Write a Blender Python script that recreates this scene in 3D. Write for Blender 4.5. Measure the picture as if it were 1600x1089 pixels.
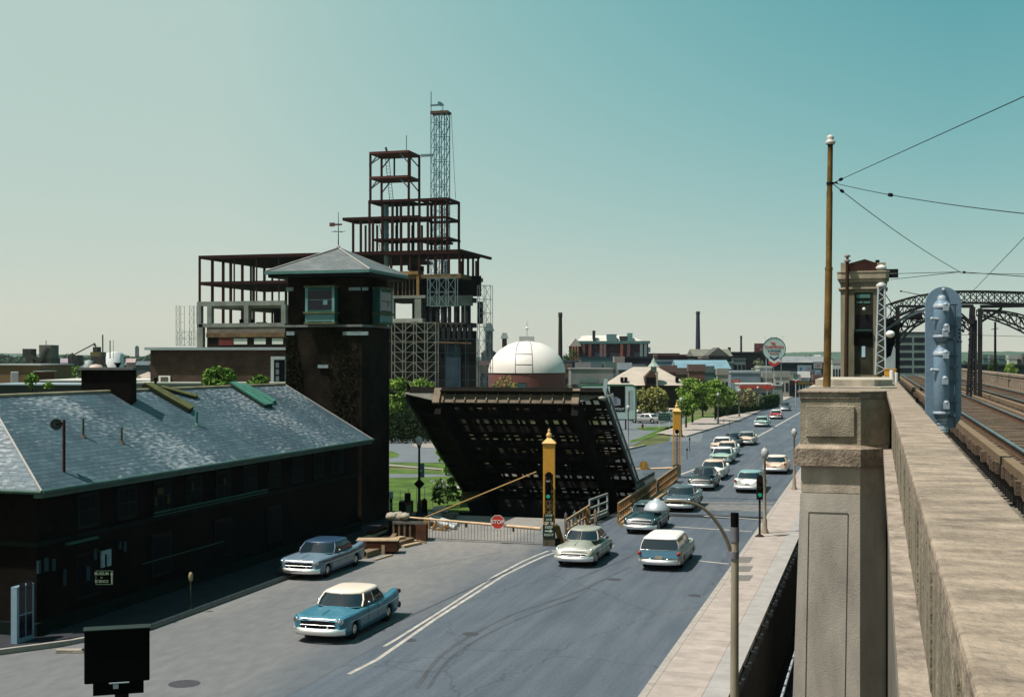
import bpy, math, random
from mathutils import Vector, Matrix, noise as mnoise
R=math.radians; PI=math.pi
random.seed(7)
SC=bpy.context.scene; COL=SC.collection
for o in list(bpy.data.objects): bpy.data.objects.remove(o)
# ---------------------------------------------------------------- camera, sky, sun, exposure
F=2000.0; YH=562.0; H=9.2; TH=math.atan(571/2000.0); CT=math.cos(TH); ST=math.sin(TH)
cd=bpy.data.cameras.new('camera'); cam=bpy.data.objects.new('camera',cd); COL.objects.link(cam)
cam.location=(0,0,H); cam.rotation_euler=(R(90),0,TH)
cd.sensor_width=36; cd.lens=F/1600*36; cd.shift_y=(YH-544.5)/1600; cd.clip_start=0.1; cd.clip_end=30000
SC.camera=cam
SUN_EL=R(62.5); sh=Vector((-.80,-.60,0)).normalized()
sdir=Vector((sh.x*math.cos(SUN_EL),sh.y*math.cos(SUN_EL),math.sin(SUN_EL)))
W=bpy.data.worlds.new('World'); SC.world=W; W.use_nodes=True
nt=W.node_tree; nt.nodes.clear()
sky=nt.nodes.new('ShaderNodeTexSky'); sky.sky_type='NISHITA'; sky.sun_disc=False
sky.sun_elevation=SUN_EL; sky.sun_rotation=math.atan2(sdir.x,sdir.y)
sky.air_density=.8; sky.dust_density=.3; sky.ozone_density=3.0; sky.altitude=0
bg=nt.nodes.new('ShaderNodeBackground'); STR=.1; EXPO=.5; bg.inputs[1].default_value=STR
wo=nt.nodes.new('ShaderNodeOutputWorld'); sp_=nt.nodes.new('ShaderNodeSeparateColor'); cb_=nt.nodes.new('ShaderNodeCombineColor')
nt.links.new(sky.outputs[0],sp_.inputs[0])
# colour balance of the slide film (gain and contrast per channel); the sky is paler towards the sun's side, away from the horizon
tcw=nt.nodes.new('ShaderNodeTexCoord'); spw=nt.nodes.new('ShaderNodeSeparateXYZ'); nt.links.new(tcw.outputs['Generated'],spw.inputs[0])
def mth(op,a,b=None,clamp=False):
    m=nt.nodes.new('ShaderNodeMath'); m.operation=op; m.use_clamp=clamp
    for i,v in enumerate((a,b)):
        if v is None: continue
        if hasattr(v,'links'): nt.links.new(v,m.inputs[i])
        else: m.inputs[i].default_value=v
    return m.outputs[0]
lf=mth('ADD',mth('MULTIPLY',spw.outputs[0],-.9617),mth('MULTIPLY',spw.outputs[1],-.2745))
lf=mth('MAXIMUM',mth('MINIMUM',lf,.22),-.32); el=mth('MULTIPLY',spw.outputs[2],3.7,True); lf=mth('MULTIPLY',lf,el)
for i,(pw,k,c) in enumerate(((.70,1.15,2.6),(.296,.785,.95),(.289,.661,.62))):
    v=mth('POWER',mth('MULTIPLY',sp_.outputs[i],.08),pw); v=mth('MULTIPLY',v,k/STR/2**EXPO); v=mth('MULTIPLY',v,mth('EXPONENT',mth('MULTIPLY',lf,c))); nt.links.new(v,cb_.inputs[i])
nt.links.new(cb_.outputs[0],bg.inputs[0]); nt.links.new(bg.outputs[0],wo.inputs[0])
sl=bpy.data.lights.new('sun','SUN'); sl.energy=5.0; sl.angle=R(.5); sl.color=(1,.93,.84)
so=bpy.data.objects.new('sun',sl); COL.objects.link(so); so.location=(-50,-50,120)
so.rotation_euler=sdir.to_track_quat('Z','Y').to_euler()
SC.view_settings.view_transform='Standard'; SC.view_settings.look='None'; SC.view_settings.exposure=EXPO; SC.view_settings.gamma=1
# ---------------------------------------------------------------- measuring helpers
def rayd(px,py):
    x=(px-800)/F; z=-(py-YH)/F
    return Vector((x*CT-ST, x*ST+CT, z))
CAM=Vector((0,0,H))
def hit(px,py,p0,n):
    d=rayd(px,py); n=Vector(n); return CAM+d*((Vector(p0)-CAM).dot(n)/d.dot(n))
def G(px,py,z=0.0): return hit(px,py,(0,0,z),(0,0,1))
def onS(px,py,s): return hit(px,py,(0,s,0),(0,1,0))
def onA(px,py,a): return hit(px,py,(a,0,0),(1,0,0))
def AT(px,py,D): return CAM+rayd(px,py)*D
def DZ(p): return -p[0]*ST+p[1]*CT      # camera depth
# ---------------------------------------------------------------- materials
MATS={}
def alb(c): return tuple(x*(.72 if max(c)<.5 else .85) for x in c)
def M(name,c,rough=.8,metal=0,var=.18,scale=2.0,bump=0,bs=20,spec=.4,coat=0,emit=None,streak=None,c2=None):
    if name in MATS: return MATS[name]
    if not metal: c=alb(c); c2=c2 and alb(c2)
    if not metal and max(c)<.06 and not coat and rough>.3: spec=min(spec,.05)
    elif rough>=.7: spec=min(spec,.25)
    m=bpy.data.materials.new(name); m.use_nodes=True; n=m.node_tree.nodes; L=m.node_tree.links
    b=n['Principled BSDF']; b.inputs['Roughness'].default_value=rough; b.inputs['Metallic'].default_value=metal
    b.inputs['Specular IOR Level'].default_value=spec; b.inputs['Coat Weight'].default_value=coat; b.inputs['Coat Roughness'].default_value=.05
    tc=n.new('ShaderNodeTexCoord'); src=tc.outputs['Object']
    if streak:
        mp=n.new('ShaderNodeMapping'); mp.inputs['Scale'].default_value=streak; L.new(src,mp.inputs[0]); src=mp.outputs[0]
    t=n.new('ShaderNodeTexNoise'); t.inputs['Scale'].default_value=scale; t.inputs['Detail'].default_value=6; t.inputs['Roughness'].default_value=.65; L.new(src,t.inputs['Vector'])
    r=n.new('ShaderNodeValToRGB'); r.color_ramp.elements[0].position=.3; r.color_ramp.elements[1].position=.7
    lo=[x*(1-var) for x in c]; hi=[min(1,x*(1+var)) for x in (c2 or c)]
    r.color_ramp.elements[0].color=(*lo,1); r.color_ramp.elements[1].color=(*hi,1)
    L.new(t.outputs['Fac'],r.inputs[0]); L.new(r.outputs[0],b.inputs['Base Color'])
    if bump:
        t2=n.new('ShaderNodeTexNoise'); t2.inputs['Scale'].default_value=bs; t2.inputs['Detail'].default_value=8; L.new(tc.outputs['Object'],t2.inputs['Vector'])
        bp=n.new('ShaderNodeBump'); bp.inputs['Strength'].default_value=bump; bp.inputs['Distance'].default_value=.05; L.new(t2.outputs['Fac'],bp.inputs['Height']); L.new(bp.outputs[0],b.inputs['Normal'])
    if emit:
        b.inputs['Emission Color'].default_value=(*emit[:3],1); b.inputs['Emission Strength'].default_value=emit[3]
    MATS[name]=m; return m
def Mbrick(name,c1,c2,mortar,sc=1.0,bw=.22,rh=.075,ms=.012,rough=.9,plane=None,patch=None,vary=.5,bump=.3):
    if name in MATS: return MATS[name]
    c1,c2,mortar=alb(c1),alb(c2),alb(mortar); patch=patch and alb(patch)
    m=bpy.data.materials.new(name); m.use_nodes=True; n=m.node_tree.nodes; L=m.node_tree.links
    b=n['Principled BSDF']; b.inputs['Roughness'].default_value=rough; b.inputs['Specular IOR Level'].default_value=.05 if max(c1)<.06 else .3
    tc=n.new('ShaderNodeTexCoord')
    if plane=='xy': v=tc.outputs['Object']
    else:
        sp=n.new('ShaderNodeSeparateXYZ'); L.new(tc.outputs['Object'],sp.inputs[0])
        ad=n.new('ShaderNodeMath'); ad.operation='ADD'; L.new(sp.outputs[0],ad.inputs[0]); L.new(sp.outputs[1],ad.inputs[1])
        cb=n.new('ShaderNodeCombineXYZ'); L.new(ad.outputs[0],cb.inputs[0]); L.new(sp.outputs[2],cb.inputs[1]); v=cb.outputs[0]
    bt=n.new('ShaderNodeTexBrick'); L.new(v,bt.inputs['Vector']); bt.inputs['Scale'].default_value=sc
    bt.inputs['Color1'].default_value=(*c1,1); bt.inputs['Color2'].default_value=(*c2,1); bt.inputs['Mortar'].default_value=(*mortar,1)
    bt.inputs['Brick Width'].default_value=bw; bt.inputs['Row Height'].default_value=rh; bt.inputs['Mortar Size'].default_value=ms; bt.inputs['Bias'].default_value=0
    nz=n.new('ShaderNodeTexNoise'); nz.inputs['Scale'].default_value=.55; nz.inputs['Detail'].default_value=8; nz.inputs['Roughness'].default_value=.7; L.new(tc.outputs['Object'],nz.inputs['Vector'])
    rp=n.new('ShaderNodeValToRGB'); rp.color_ramp.elements[0].position=.35; rp.color_ramp.elements[1].position=.7
    k0=1-vary; k1=1+vary; rp.color_ramp.elements[0].color=(k0,k0,k0,1); rp.color_ramp.elements[1].color=(k1,k1,k1,1); L.new(nz.outputs['Fac'],rp.inputs[0])
    mx=n.new('ShaderNodeMix'); mx.data_type='RGBA'; mx.blend_type='MULTIPLY'; mx.inputs[0].default_value=1
    L.new(bt.outputs['Color'],mx.inputs[6]); L.new(rp.outputs[0],mx.inputs[7]); out=mx.outputs[2]
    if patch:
        # pale patches and slates with their own shapes
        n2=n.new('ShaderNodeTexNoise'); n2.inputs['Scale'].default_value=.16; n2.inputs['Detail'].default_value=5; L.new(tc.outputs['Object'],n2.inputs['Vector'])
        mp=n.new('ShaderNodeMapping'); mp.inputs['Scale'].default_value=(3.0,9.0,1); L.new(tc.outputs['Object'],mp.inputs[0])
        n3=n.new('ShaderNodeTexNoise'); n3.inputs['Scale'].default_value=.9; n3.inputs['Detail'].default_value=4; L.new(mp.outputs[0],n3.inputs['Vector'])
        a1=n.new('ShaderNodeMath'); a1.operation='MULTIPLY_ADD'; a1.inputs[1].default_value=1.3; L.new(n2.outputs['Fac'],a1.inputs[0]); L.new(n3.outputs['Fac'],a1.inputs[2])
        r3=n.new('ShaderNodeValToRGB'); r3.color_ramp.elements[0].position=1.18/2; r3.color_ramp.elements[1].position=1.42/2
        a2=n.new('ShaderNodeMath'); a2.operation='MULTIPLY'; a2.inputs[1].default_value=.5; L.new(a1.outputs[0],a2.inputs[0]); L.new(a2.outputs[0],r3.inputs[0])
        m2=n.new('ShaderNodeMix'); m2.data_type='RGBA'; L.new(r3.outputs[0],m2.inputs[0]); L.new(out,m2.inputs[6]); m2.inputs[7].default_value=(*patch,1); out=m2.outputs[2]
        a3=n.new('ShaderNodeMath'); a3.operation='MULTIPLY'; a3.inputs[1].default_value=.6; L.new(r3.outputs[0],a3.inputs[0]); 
    L.new(out,b.inputs['Base Color'])
    bp=n.new('ShaderNodeBump'); bp.inputs['Strength'].default_value=bump; bp.inputs['Distance'].default_value=.02; bp.invert=True; L.new(bt.outputs['Fac'],bp.inputs['Height']); L.new(bp.outputs[0],b.inputs['Normal'])
    MATS[name]=m; return m
# ---------------------------------------------------------------- mesh builder
class MB:
    def __init__(s): s.v=[]; s.f=[]; s.sm=[]
    def add(s,vs,fs,smooth=False,mtx=None):
        o=len(s.v)
        s.v+= [ (mtx@Vector(p)) if mtx else Vector(p) for p in vs]
        for f in fs: s.f.append([i+o for i in f]); s.sm.append(smooth)
        return s
    def box(s,x0,x1,y0,y1,z0,z1,mtx=None):
        vs=[(x,y,z) for z in (z0,z1) for y in (y0,y1) for x in (x0,x1)]
        return s.add(vs,[(0,2,3,1),(4,5,7,6),(0,1,5,4),(2,6,7,3),(0,4,6,2),(1,3,7,5)],False,mtx)
    def cbox(s,c,sx,sy,sz,rz=0,base=True):
        m=Matrix.Translation(c)@Matrix.Rotation(rz,4,'Z'); z0=0 if base else -sz/2
        return s.box(-sx/2,sx/2,-sy/2,sy/2,z0,z0+sz,m)
    def frame(s,p,q):
        p=Vector(p); q=Vector(q); d=(q-p); L=d.length; z=d.normalized()
        up=Vector((0,0,1)) if abs(z.z)<.95 else Vector((0,1,0))
        x=up.cross(z).normalized(); y=z.cross(x)
        m=Matrix((x,y,z)).transposed().to_4x4(); m.translation=p; return m,L
    def bar(s,p,q,w,h=None):
        h=h or w; m,L=s.frame(p,q); return s.box(-w/2,w/2,-h/2,h/2,0,L,m)
    def tube(s,p,q,r,r2=None,n=8,smooth=True,cap=True):
        r2=r if r2 is None else r2; m,L=s.frame(p,q)
        vs=[(r*math.cos(2*PI*i/n),r*math.sin(2*PI*i/n),0) for i in range(n)]+[(r2*math.cos(2*PI*i/n),r2*math.sin(2*PI*i/n),L) for i in range(n)]
        s.add(vs,[(i,(i+1)%n,n+(i+1)%n,n+i) for i in range(n)],smooth,m)
        if cap: s.add(vs,[tuple(range(n-1,-1,-1)),tuple(range(n,2*n))],False,m)
        return s
    def path(s,pts,r,n=6):
        for a,b in zip(pts,pts[1:]): s.tube(a,b,r,r,n)
        return s
    def lathe(s,prof,c=(0,0,0),n=16,smooth=True,mtx=None,square=False):
        vs=[];k=len(prof)
        for i in range(n):
            a=2*PI*(i+(.5 if square else 0))/n
            for (r,z) in prof: vs.append((c[0]+r*math.cos(a),c[1]+r*math.sin(a),c[2]+z))
        fs=[(i*k+j,((i+1)%n)*k+j,((i+1)%n)*k+j+1,i*k+j+1) for i in range(n) for j in range(k-1)]
        return s.add(vs,fs,smooth,mtx)
    def prism(s,pts,vec,smooth=False,mtx=None):
        n=len(pts); vec=Vector(vec); vs=[Vector(p) for p in pts]+[Vector(p)+vec for p in pts]
        return s.add(vs,[tuple(range(n))[::-1],tuple(range(n,2*n))]+[(i,(i+1)%n,n+(i+1)%n,n+i) for i in range(n)],smooth,mtx)
    def loft(s,rings,closed=False,smooth=True,cap=False,mtx=None):
        k=len(rings[0]); vs=[p for r in rings for p in r]; fs=[]
        for i in range(len(rings)-1):
            for j in range(k if closed else k-1):
                fs.append((i*k+j,i*k+(j+1)%k,(i+1)*k+(j+1)%k,(i+1)*k+j))
        s.add(vs,fs,smooth,mtx)
        if cap: s.add(rings[0],[tuple(range(k))],False,mtx); s.add(rings[-1],[tuple(range(k))],False,mtx)
        return s
    def ball(s,c,r,sz=1,n=12,k=8):
        return s.lathe([(r*math.sin(PI*j/k),-r*sz*math.cos(PI*j/k)) for j in range(k+1)],c,n)
    def sheet(s,pts,z=None):
        return s.add([(p[0],p[1],p[2] if z is None else z) for p in pts],[tuple(range(len(pts)))])
    def leaf(s,c,r,rng):
        c=Vector(c)
        u=Vector((rng.gauss(0,1),rng.gauss(0,1),rng.gauss(0,.6))).normalized(); w=u.cross(Vector((rng.gauss(0,1),rng.gauss(0,1),rng.gauss(0,1)))).normalized()
        o=len(s.v); s.v+=[c-u*r,c+w*r*.55,c+u*r,c-w*r*.55]; s.f.append([o,o+1,o+2,o+3]); s.sm.append(False)
WM={}
def thing(name,label,cat,loc=(0,0,0),rz=0,group=None,kind=None):
    o=bpy.data.objects.new(name,None); COL.objects.link(o); o.location=loc; o.rotation_euler=(0,0,rz); o.empty_display_size=.3
    WM[o.name]=Matrix.Translation(loc)@Matrix.Rotation(rz,4,'Z'); tag(o,label,cat,group,kind); return o
def tag(o,label=None,cat=None,group=None,kind=None):
    if label: o['label']=label
    if cat: o['category']=cat
    if group: o['group']=group
    if kind: o['kind']=kind
    return o
def obj(name,mb,mat,parent=None,local=False,base=None,label=None,cat=None,group=None,kind=None,bevel=0):
    me=bpy.data.meshes.new(name); o=bpy.data.objects.new(name,me); COL.objects.link(o)
    if parent:
        o.parent=parent; w=WM[parent.name]; inv=w.inverted() if not local else None; WM[o.name]=w
    else:
        base=Vector(base) if base is not None else Vector((0,0,0)); o.location=base; w=Matrix.Translation(base); WM[o.name]=w; inv=w.inverted() if not local else None
    vs=[tuple(inv@p) if inv else tuple(p) for p in mb.v]
    me.from_pydata(vs,[],mb.f); me.polygons.foreach_set('use_smooth',mb.sm)
    me.materials.append(mat); me.update()
    if bevel:
        b=o.modifiers.new('bevel','BEVEL'); b.width=bevel; b.segments=2; b.limit_method='ANGLE'
    tag(o,label,cat,group,kind); return o
def copy_tree(o,parent=None):
    c=o.copy(); COL.objects.link(c); c.parent=parent
    if parent: c.matrix_parent_inverse=o.matrix_parent_inverse.copy()
    for ch in o.children: copy_tree(ch,c)
    return c
def textmesh(s,size,ext=.01,align='CENTER'):
    cu=bpy.data.curves.new('t','FONT'); cu.body=s; cu.size=size; cu.extrude=ext; cu.align_x=align; cu.align_y='CENTER'; cu.offset=size*.012
    to=bpy.data.objects.new('t',cu); COL.objects.link(to); dg=bpy.context.evaluated_depsgraph_get(); dg.update()
    me=bpy.data.meshes.new_from_object(to.evaluated_get(dg)); vs=[v.co.copy() for v in me.vertices]; fs=[tuple(p.vertices) for p in me.polygons]
    bpy.data.objects.remove(to); bpy.data.meshes.remove(me); return vs,fs
def text(mb,s,size,c,face=0,sx=1,ext=.01):
    """lettering upright on a face whose outward normal is -Y rotated by face about Z"""
    vs,fs=textmesh(s,size,ext)
    m=Matrix.Translation(c)@Matrix.Rotation(face,4,'Z')@Matrix.Rotation(R(90),4,'X')@Matrix.Diagonal((sx,1,1,1))
    mb.add(vs,fs,False,m)
# ---------------------------------------------------------------- common materials
concrete=M('concrete_pier',(.47,.41,.33),.9,0,.36,1.3,.5,30,streak=(1,1,.45))
concrete2=M('concrete_coping',(.30,.24,.185),.95,0,.5,2.2,.8,14,streak=(1.0,2.0,1))
concrete3=M('concrete_plain',(.33,.31,.28),.9,0,.2,1.5,.2,20)
dkmetal=M('black_metal',(.012,.012,.013),.6,0,.2,3)
iron=M('dark_steel',(.03,.032,.035),.6,0,.3,2)
rsteel=M('red_primer_steel',(.032,.011,.010),.8,0,.3,1)
galv=M('galvanised_metal',(.32,.38,.42),.5,.3,.15,3)
postm=M('beige_lamp_paint',(.30,.25,.18),.6,0,.2,3)
bglaze=M('window_glass',(.006,.010,.022),.12,0,.2,3,spec=.25)
chrome=M('chrome',(.75,.76,.78),.12,1,.05,3)
chromed=M('chrome_dull',(.5,.5,.5),.3,.8,.2,9)
tyre=M('tyre_rubber',(.012,.012,.012),.8,0,.1,3)
whitep=M('white_paint',(.72,.70,.66),.6,0,.08,3)
wood=M('weathered_wood',(.20,.14,.085),.9,0,.4,3,streak=(1,6,1))
wood2=M('dark_stained_wood',(.07,.03,.018),.85,0,.4,3)
wood3=M('pale_lumber',(.42,.31,.20),.85,0,.35,3)
yel=M('yellow_ochre_paint',(.55,.27,.025),.5,0,.15,2)
yeld=M('rusty_yellow_paint',(.34,.17,.04),.7,0,.4,3)
tealp=M('verdigris_paint',(.018,.085,.068),.7,0,.35,2)
tealp2=M('pale_teal_paint',(.06,.17,.155),.6,0,.2,2)
whiteline=M('road_marking_paint',(.42,.39,.36),.85,0,.35,2.2)
black=M('flat_black',(.004,.004,.004),.85,0,.1,2)
# ================================================================ SETTING
def st(name,mb,mat,base=(0,0,0)): return obj(name,mb,mat,base=base,kind='structure')
def Mroad():
    m=bpy.data.materials.new('asphalt'); m.use_nodes=True; n=m.node_tree.nodes; L=m.node_tree.links; b=n['Principled BSDF']
    b.inputs['Roughness'].default_value=.85; b.inputs['Specular IOR Level'].default_value=.25
    tc=n.new('ShaderNodeTexCoord')
    def nz(scale,st,det=6):
        mp=n.new('ShaderNodeMapping'); mp.inputs['Scale'].default_value=st; L.new(tc.outputs['Object'],mp.inputs[0])
        t=n.new('ShaderNodeTexNoise'); t.inputs['Scale'].default_value=scale; t.inputs['Detail'].default_value=det; t.inputs['Roughness'].default_value=.6; L.new(mp.outputs[0],t.inputs['Vector']); return t.outputs['Fac']
    def ramp(f,p0,p1,c0,c1):
        r=n.new('ShaderNodeValToRGB'); r.color_ramp.elements[0].position=p0; r.color_ramp.elements[1].position=p1; r.color_ramp.elements[0].color=(*c0,1); r.color_ramp.elements[1].color=(*c1,1); L.new(f,r.inputs[0]); return r.outputs[0]
    def mul(a,bb,f=1):
        x=n.new('ShaderNodeMix'); x.data_type='RGBA'; x.blend_type='MULTIPLY'; x.inputs[0].default_value=f; L.new(a,x.inputs[6]); L.new(bb,x.inputs[7]); return x.outputs[2]
    c=ramp(nz(.35,(1,.35,1)),.3,.7,(.056,.072,.093),(.085,.103,.124))
    c=mul(c,ramp(nz(1.0,(2.2,.10,1),4),.3,.72,(.74,.75,.78),(1.12,1.1,1.08)))   # wheel tracks and oil along the lanes
    c=mul(c,ramp(nz(9,(1,1,1),8),.3,.7,(.82,.82,.82),(1.15,1.15,1.15)))
    c=mul(c,ramp(nz(60,(1,1,1),3),.35,.65,(.8,.8,.8),(1.2,1.2,1.2)))
    # tar cracks
    v=n.new('ShaderNodeTexVoronoi'); v.feature='DISTANCE_TO_EDGE'; v.inputs['Scale'].default_value=.16
    wm=n.new('ShaderNodeMapping'); wm.inputs['Scale'].default_value=(1,.6,1); L.new(tc.outputs['Object'],wm.inputs[0])
    t=n.new('ShaderNodeTexNoise'); t.inputs['Scale'].default_value=1.2; t.inputs['Detail'].default_value=6; L.new(tc.outputs['Object'],t.inputs['Vector'])
    ad=n.new('ShaderNodeMix'); ad.data_type='RGBA'; ad.blend_type='ADD'; ad.inputs[0].default_value=.9; L.new(wm.outputs[0],ad.inputs[6]); L.new(t.outputs['Color'],ad.inputs[7]); L.new(ad.outputs[2],v.inputs['Vector'])
    c=mul(c,ramp(v.outputs['Distance'],.002,.006,(.6,.6,.6),(1,1,1)),.8)
    L.new(c,b.inputs['Base Color'])
    t2=n.new('ShaderNodeTexNoise'); t2.inputs['Scale'].default_value=40; L.new(tc.outputs['Object'],t2.inputs['Vector'])
    bp=n.new('ShaderNodeBump'); bp.inputs['Strength'].default_value=.25; bp.inputs['Distance'].default_value=.02; L.new(t2.outputs['Fac'],bp.inputs['Height']); L.new(bp.outputs[0],b.inputs['Normal'])
    return m
asph=Mroad()
tan=M('worn_concrete_paving',(.225,.205,.185),.9,0,.22,.7,.2,30,streak=(1,.25,1),c2=(.25,.235,.215))
walk=M('sidewalk_concrete',(.385,.335,.305),.9,0,.22,1.3,.2,25)
walk2=M('sidewalk_edge_concrete',(.35,.335,.325),.9,0,.15,1.3,.2,25)
kerbm=M('granite_kerb',(.36,.33,.30),.85,0,.2,4,.2,30)
quay=M('dark_quay_stone',(.035,.035,.035),.9,0,.3,1,.4,8)
grass=M('lawn_grass',(.05,.11,.013),.95,0,.4,.5,.6,60,c2=(.085,.15,.025))
grassd=M('rough_grass',(.06,.09,.025),.95,0,.4,.1,.6,60,c2=(.13,.14,.05))
drive=M('driveway_paving',(.15,.17,.19),.9,0,.15,.6,.2,30)
watr=M('river_water',(.006,.010,.012),.12,0,.2,.5,.3,2,spec=.5)
g=MB()
def q(x0,x1,y0,y1,z=0): g.add([(x0,y0,z),(x1,y0,z),(x1,y1,z),(x0,y1,z)],[(0,1,2,3)])
q(-900,-3.85,-60,72,-.03); q(-900,-25.5,72,85.5,-.03); q(-4000,4000,85.5,9000,-.03)
st('ground',g,grassd)
w=MB(); w.add([(-25.5,-60,-3.6),(900,-60,-3.6),(900,86,-3.6),(-25.5,86,-3.6)],[(0,1,2,3)]); st('river_water',w,watr)
qw=MB(); qw.box(-4.1,-3.85,-60,72,-6,-.04); qw.box(-25.5,-4.1,71.6,72,-6,-.04); qw.box(-25.9,-25.5,72,85.5,-6,-.04); qw.box(-25.5,900,85.5,86,-6,-.04); st('quay_wall',qw,quay)
# roadway
r=MB()
def strip(mb,L,Rr,z):
    n=len(L); vs=[(p[0],p[1],z) for p in L]+[(p[0],p[1],z) for p in Rr]
    mb.add(vs,[(i,n+i,n+i+1,i+1) for i in range(n-1)])
strip(r,[(-27.5,-20),(-27.5,30),(-26.6,33.5),(-25.1,35.5),(-23.9,38.5),(-23.9,60),(-23.9,72)],[(-6.2,-20),(-6.2,30),(-6.2,33.5),(-6.2,35.5),(-6.2,38.5),(-6.2,60),(-6.2,72)],0)
strip(r,[(-14.9,72),(-14.9,85.5)],[(-6.2,72),(-6.2,85.5)],0)
strip(r,[(-25.2,85.5),(-25.2,120),(-23.6,135),(-22,150),(-20,195),(-20,340),(-16,480),(60,700)],[(-6.1,85.5),(-5.7,120),(-5.6,135),(-5.5,150),(-5.4,195),(-4.5,340),(4,480),(90,690)],0)
st('road',r,asph)
bd=MB(); bd.box(-15.3,-2.3,72,85.5,-1.2,-.03); st('bridge_roadway',bd,quay)
# pale worn paving of the closed carriageway, up to the double line
tn=MB(); strip(tn,[(-27.5,-20),(-27.5,30),(-26.6,33.5),(-25.1,35.5),(-23.9,38.5),(-23.9,60),(-23.9,72)],[(-15.6,-20),(-15.6,30),(-15.5,33.5),(-15.5,35.5),(-15.5,38.5),(-15.5,60),(-15.2,72)],.004)
def Mpave():
    m=bpy.data.materials.new('worn_paving'); m.use_nodes=True; n=m.node_tree.nodes; L=m.node_tree.links; b=n['Principled BSDF']; b.inputs['Roughness'].default_value=.9; b.inputs['Specular IOR Level'].default_value=.2
    tc=n.new('ShaderNodeTexCoord'); sp=n.new('ShaderNodeSeparateXYZ'); L.new(tc.outputs['Object'],sp.inputs[0])
    def nz(sc,stx):
        mp=n.new('ShaderNodeMapping'); mp.inputs['Scale'].default_value=stx; L.new(tc.outputs['Object'],mp.inputs[0]); t=n.new('ShaderNodeTexNoise'); t.inputs['Scale'].default_value=sc; t.inputs['Detail'].default_value=7; L.new(mp.outputs[0],t.inputs['Vector']); return t.outputs['Fac']
    def mt(op,a,b_,cl=False):
        q=n.new('ShaderNodeMath'); q.operation=op; q.use_clamp=cl
        for i,v in enumerate((a,b_)):
            if hasattr(v,'links'): L.new(v,q.inputs[i])
            else: q.inputs[i].default_value=v
        return q.outputs[0]
    f=mt('ADD',mt('MULTIPLY',mt('SUBTRACT',sp.outputs[1],42),.035),mt('MULTIPLY',mt('SUBTRACT',nz(.35,(1,.3,1)),.5),1.6),True)
    e=mt('MULTIPLY',mt('ADD',mt('MULTIPLY',mt('ADD',sp.outputs[0],15.6),-.45),mt('MULTIPLY',mt('SUBTRACT',nz(.6,(1,.2,1)),.5),2.0)),1,True)
    mx=n.new('ShaderNodeMix'); mx.data_type='RGBA'; L.new(f,mx.inputs[0]); mx.inputs[6].default_value=(.115,.118,.123,1); mx.inputs[7].default_value=(.190,.180,.168,1)
    m2=n.new('ShaderNodeMix'); m2.data_type='RGBA'; L.new(e,m2.inputs[0]); m2.inputs[6].default_value=(.082,.092,.106,1); L.new(mx.outputs[2],m2.inputs[7])
    r=n.new('ShaderNodeValToRGB'); r.color_ramp.elements[0].position=.3; r.color_ramp.elements[1].position=.7; r.color_ramp.elements[0].color=(.88,.88,.88,1); r.color_ramp.elements[1].color=(1.10,1.10,1.10,1); L.new(nz(3.0,(1,.35,1)),r.inputs[0])
    m3=n.new('ShaderNodeMix'); m3.data_type='RGBA'; m3.blend_type='MULTIPLY'; m3.inputs[0].default_value=1; L.new(m2.outputs[2],m3.inputs[6]); L.new(r.outputs[0],m3.inputs[7])
    r2=n.new('ShaderNodeValToRGB'); r2.color_ramp.elements[0].position=.3; r2.color_ramp.elements[1].position=.7; r2.color_ramp.elements[0].color=(.82,.82,.82,1); r2.color_ramp.elements[1].color=(1.15,1.15,1.15,1); L.new(nz(45,(1,1,1)),r2.inputs[0])
    m4=n.new('ShaderNodeMix'); m4.data_type='RGBA'; m4.blend_type='MULTIPLY'; m4.inputs[0].default_value=1; L.new(m3.outputs[2],m4.inputs[6]); L.new(r2.outputs[0],m4.inputs[7]); L.new(m4.outputs[2],b.inputs['Base Color']); return m
st('paving',tn,Mpave())
# painted markings
mk=MB()
def line(pts,w):
    P=[G(*p) if len(p)==2 else Vector(p) for p in pts]
    for i in range(len(P)-1):
        d=(P[i+1]-P[i]).normalized(); nn=Vector((-d.y,d.x,0))*w/2; a,b=P[i]-d*.0,P[i+1]+d*.0
        mk.add([(v.x,v.y,.009) for v in (a-nn,a+nn,b+nn,b-nn)],[(0,1,2,3)])
line([(545,1053),(590,1030),(680,967),(735,932),(787,899),(828,879),(850,869),(868,863)],.15)
line([(600,1010),(617,1000),(680,960.5),(730,928),(775,899),(815,878),(840,867),(857,860.5)],.13)
line([(862,860.5),(876,860)],.3)
for a,b in (((1062,742),(1091.5,731)),((1178,685),(1208,669)),((1211,666.5),(1252,643.5)),((1030,757),(1046,750))): line([a,b],.28)
line([(1048,822.5),(1175,830.4)],.22); line([(1090,876),(1139,881)],.22); line([(1100,806),(1207,813)],.25)
mk2=MB(); st('road_marking',mk,whiteline)
fl=MB(); mk=fl; line([(480,893),(620,845),(700,822)],.08); line([(645,890),(760,866),(840,853)],.07); line([(1205,700),(1120,775)],.08); st('faded_marking',fl,M('faded_paint',(.17,.17,.17),.9,0,.4,2))
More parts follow.
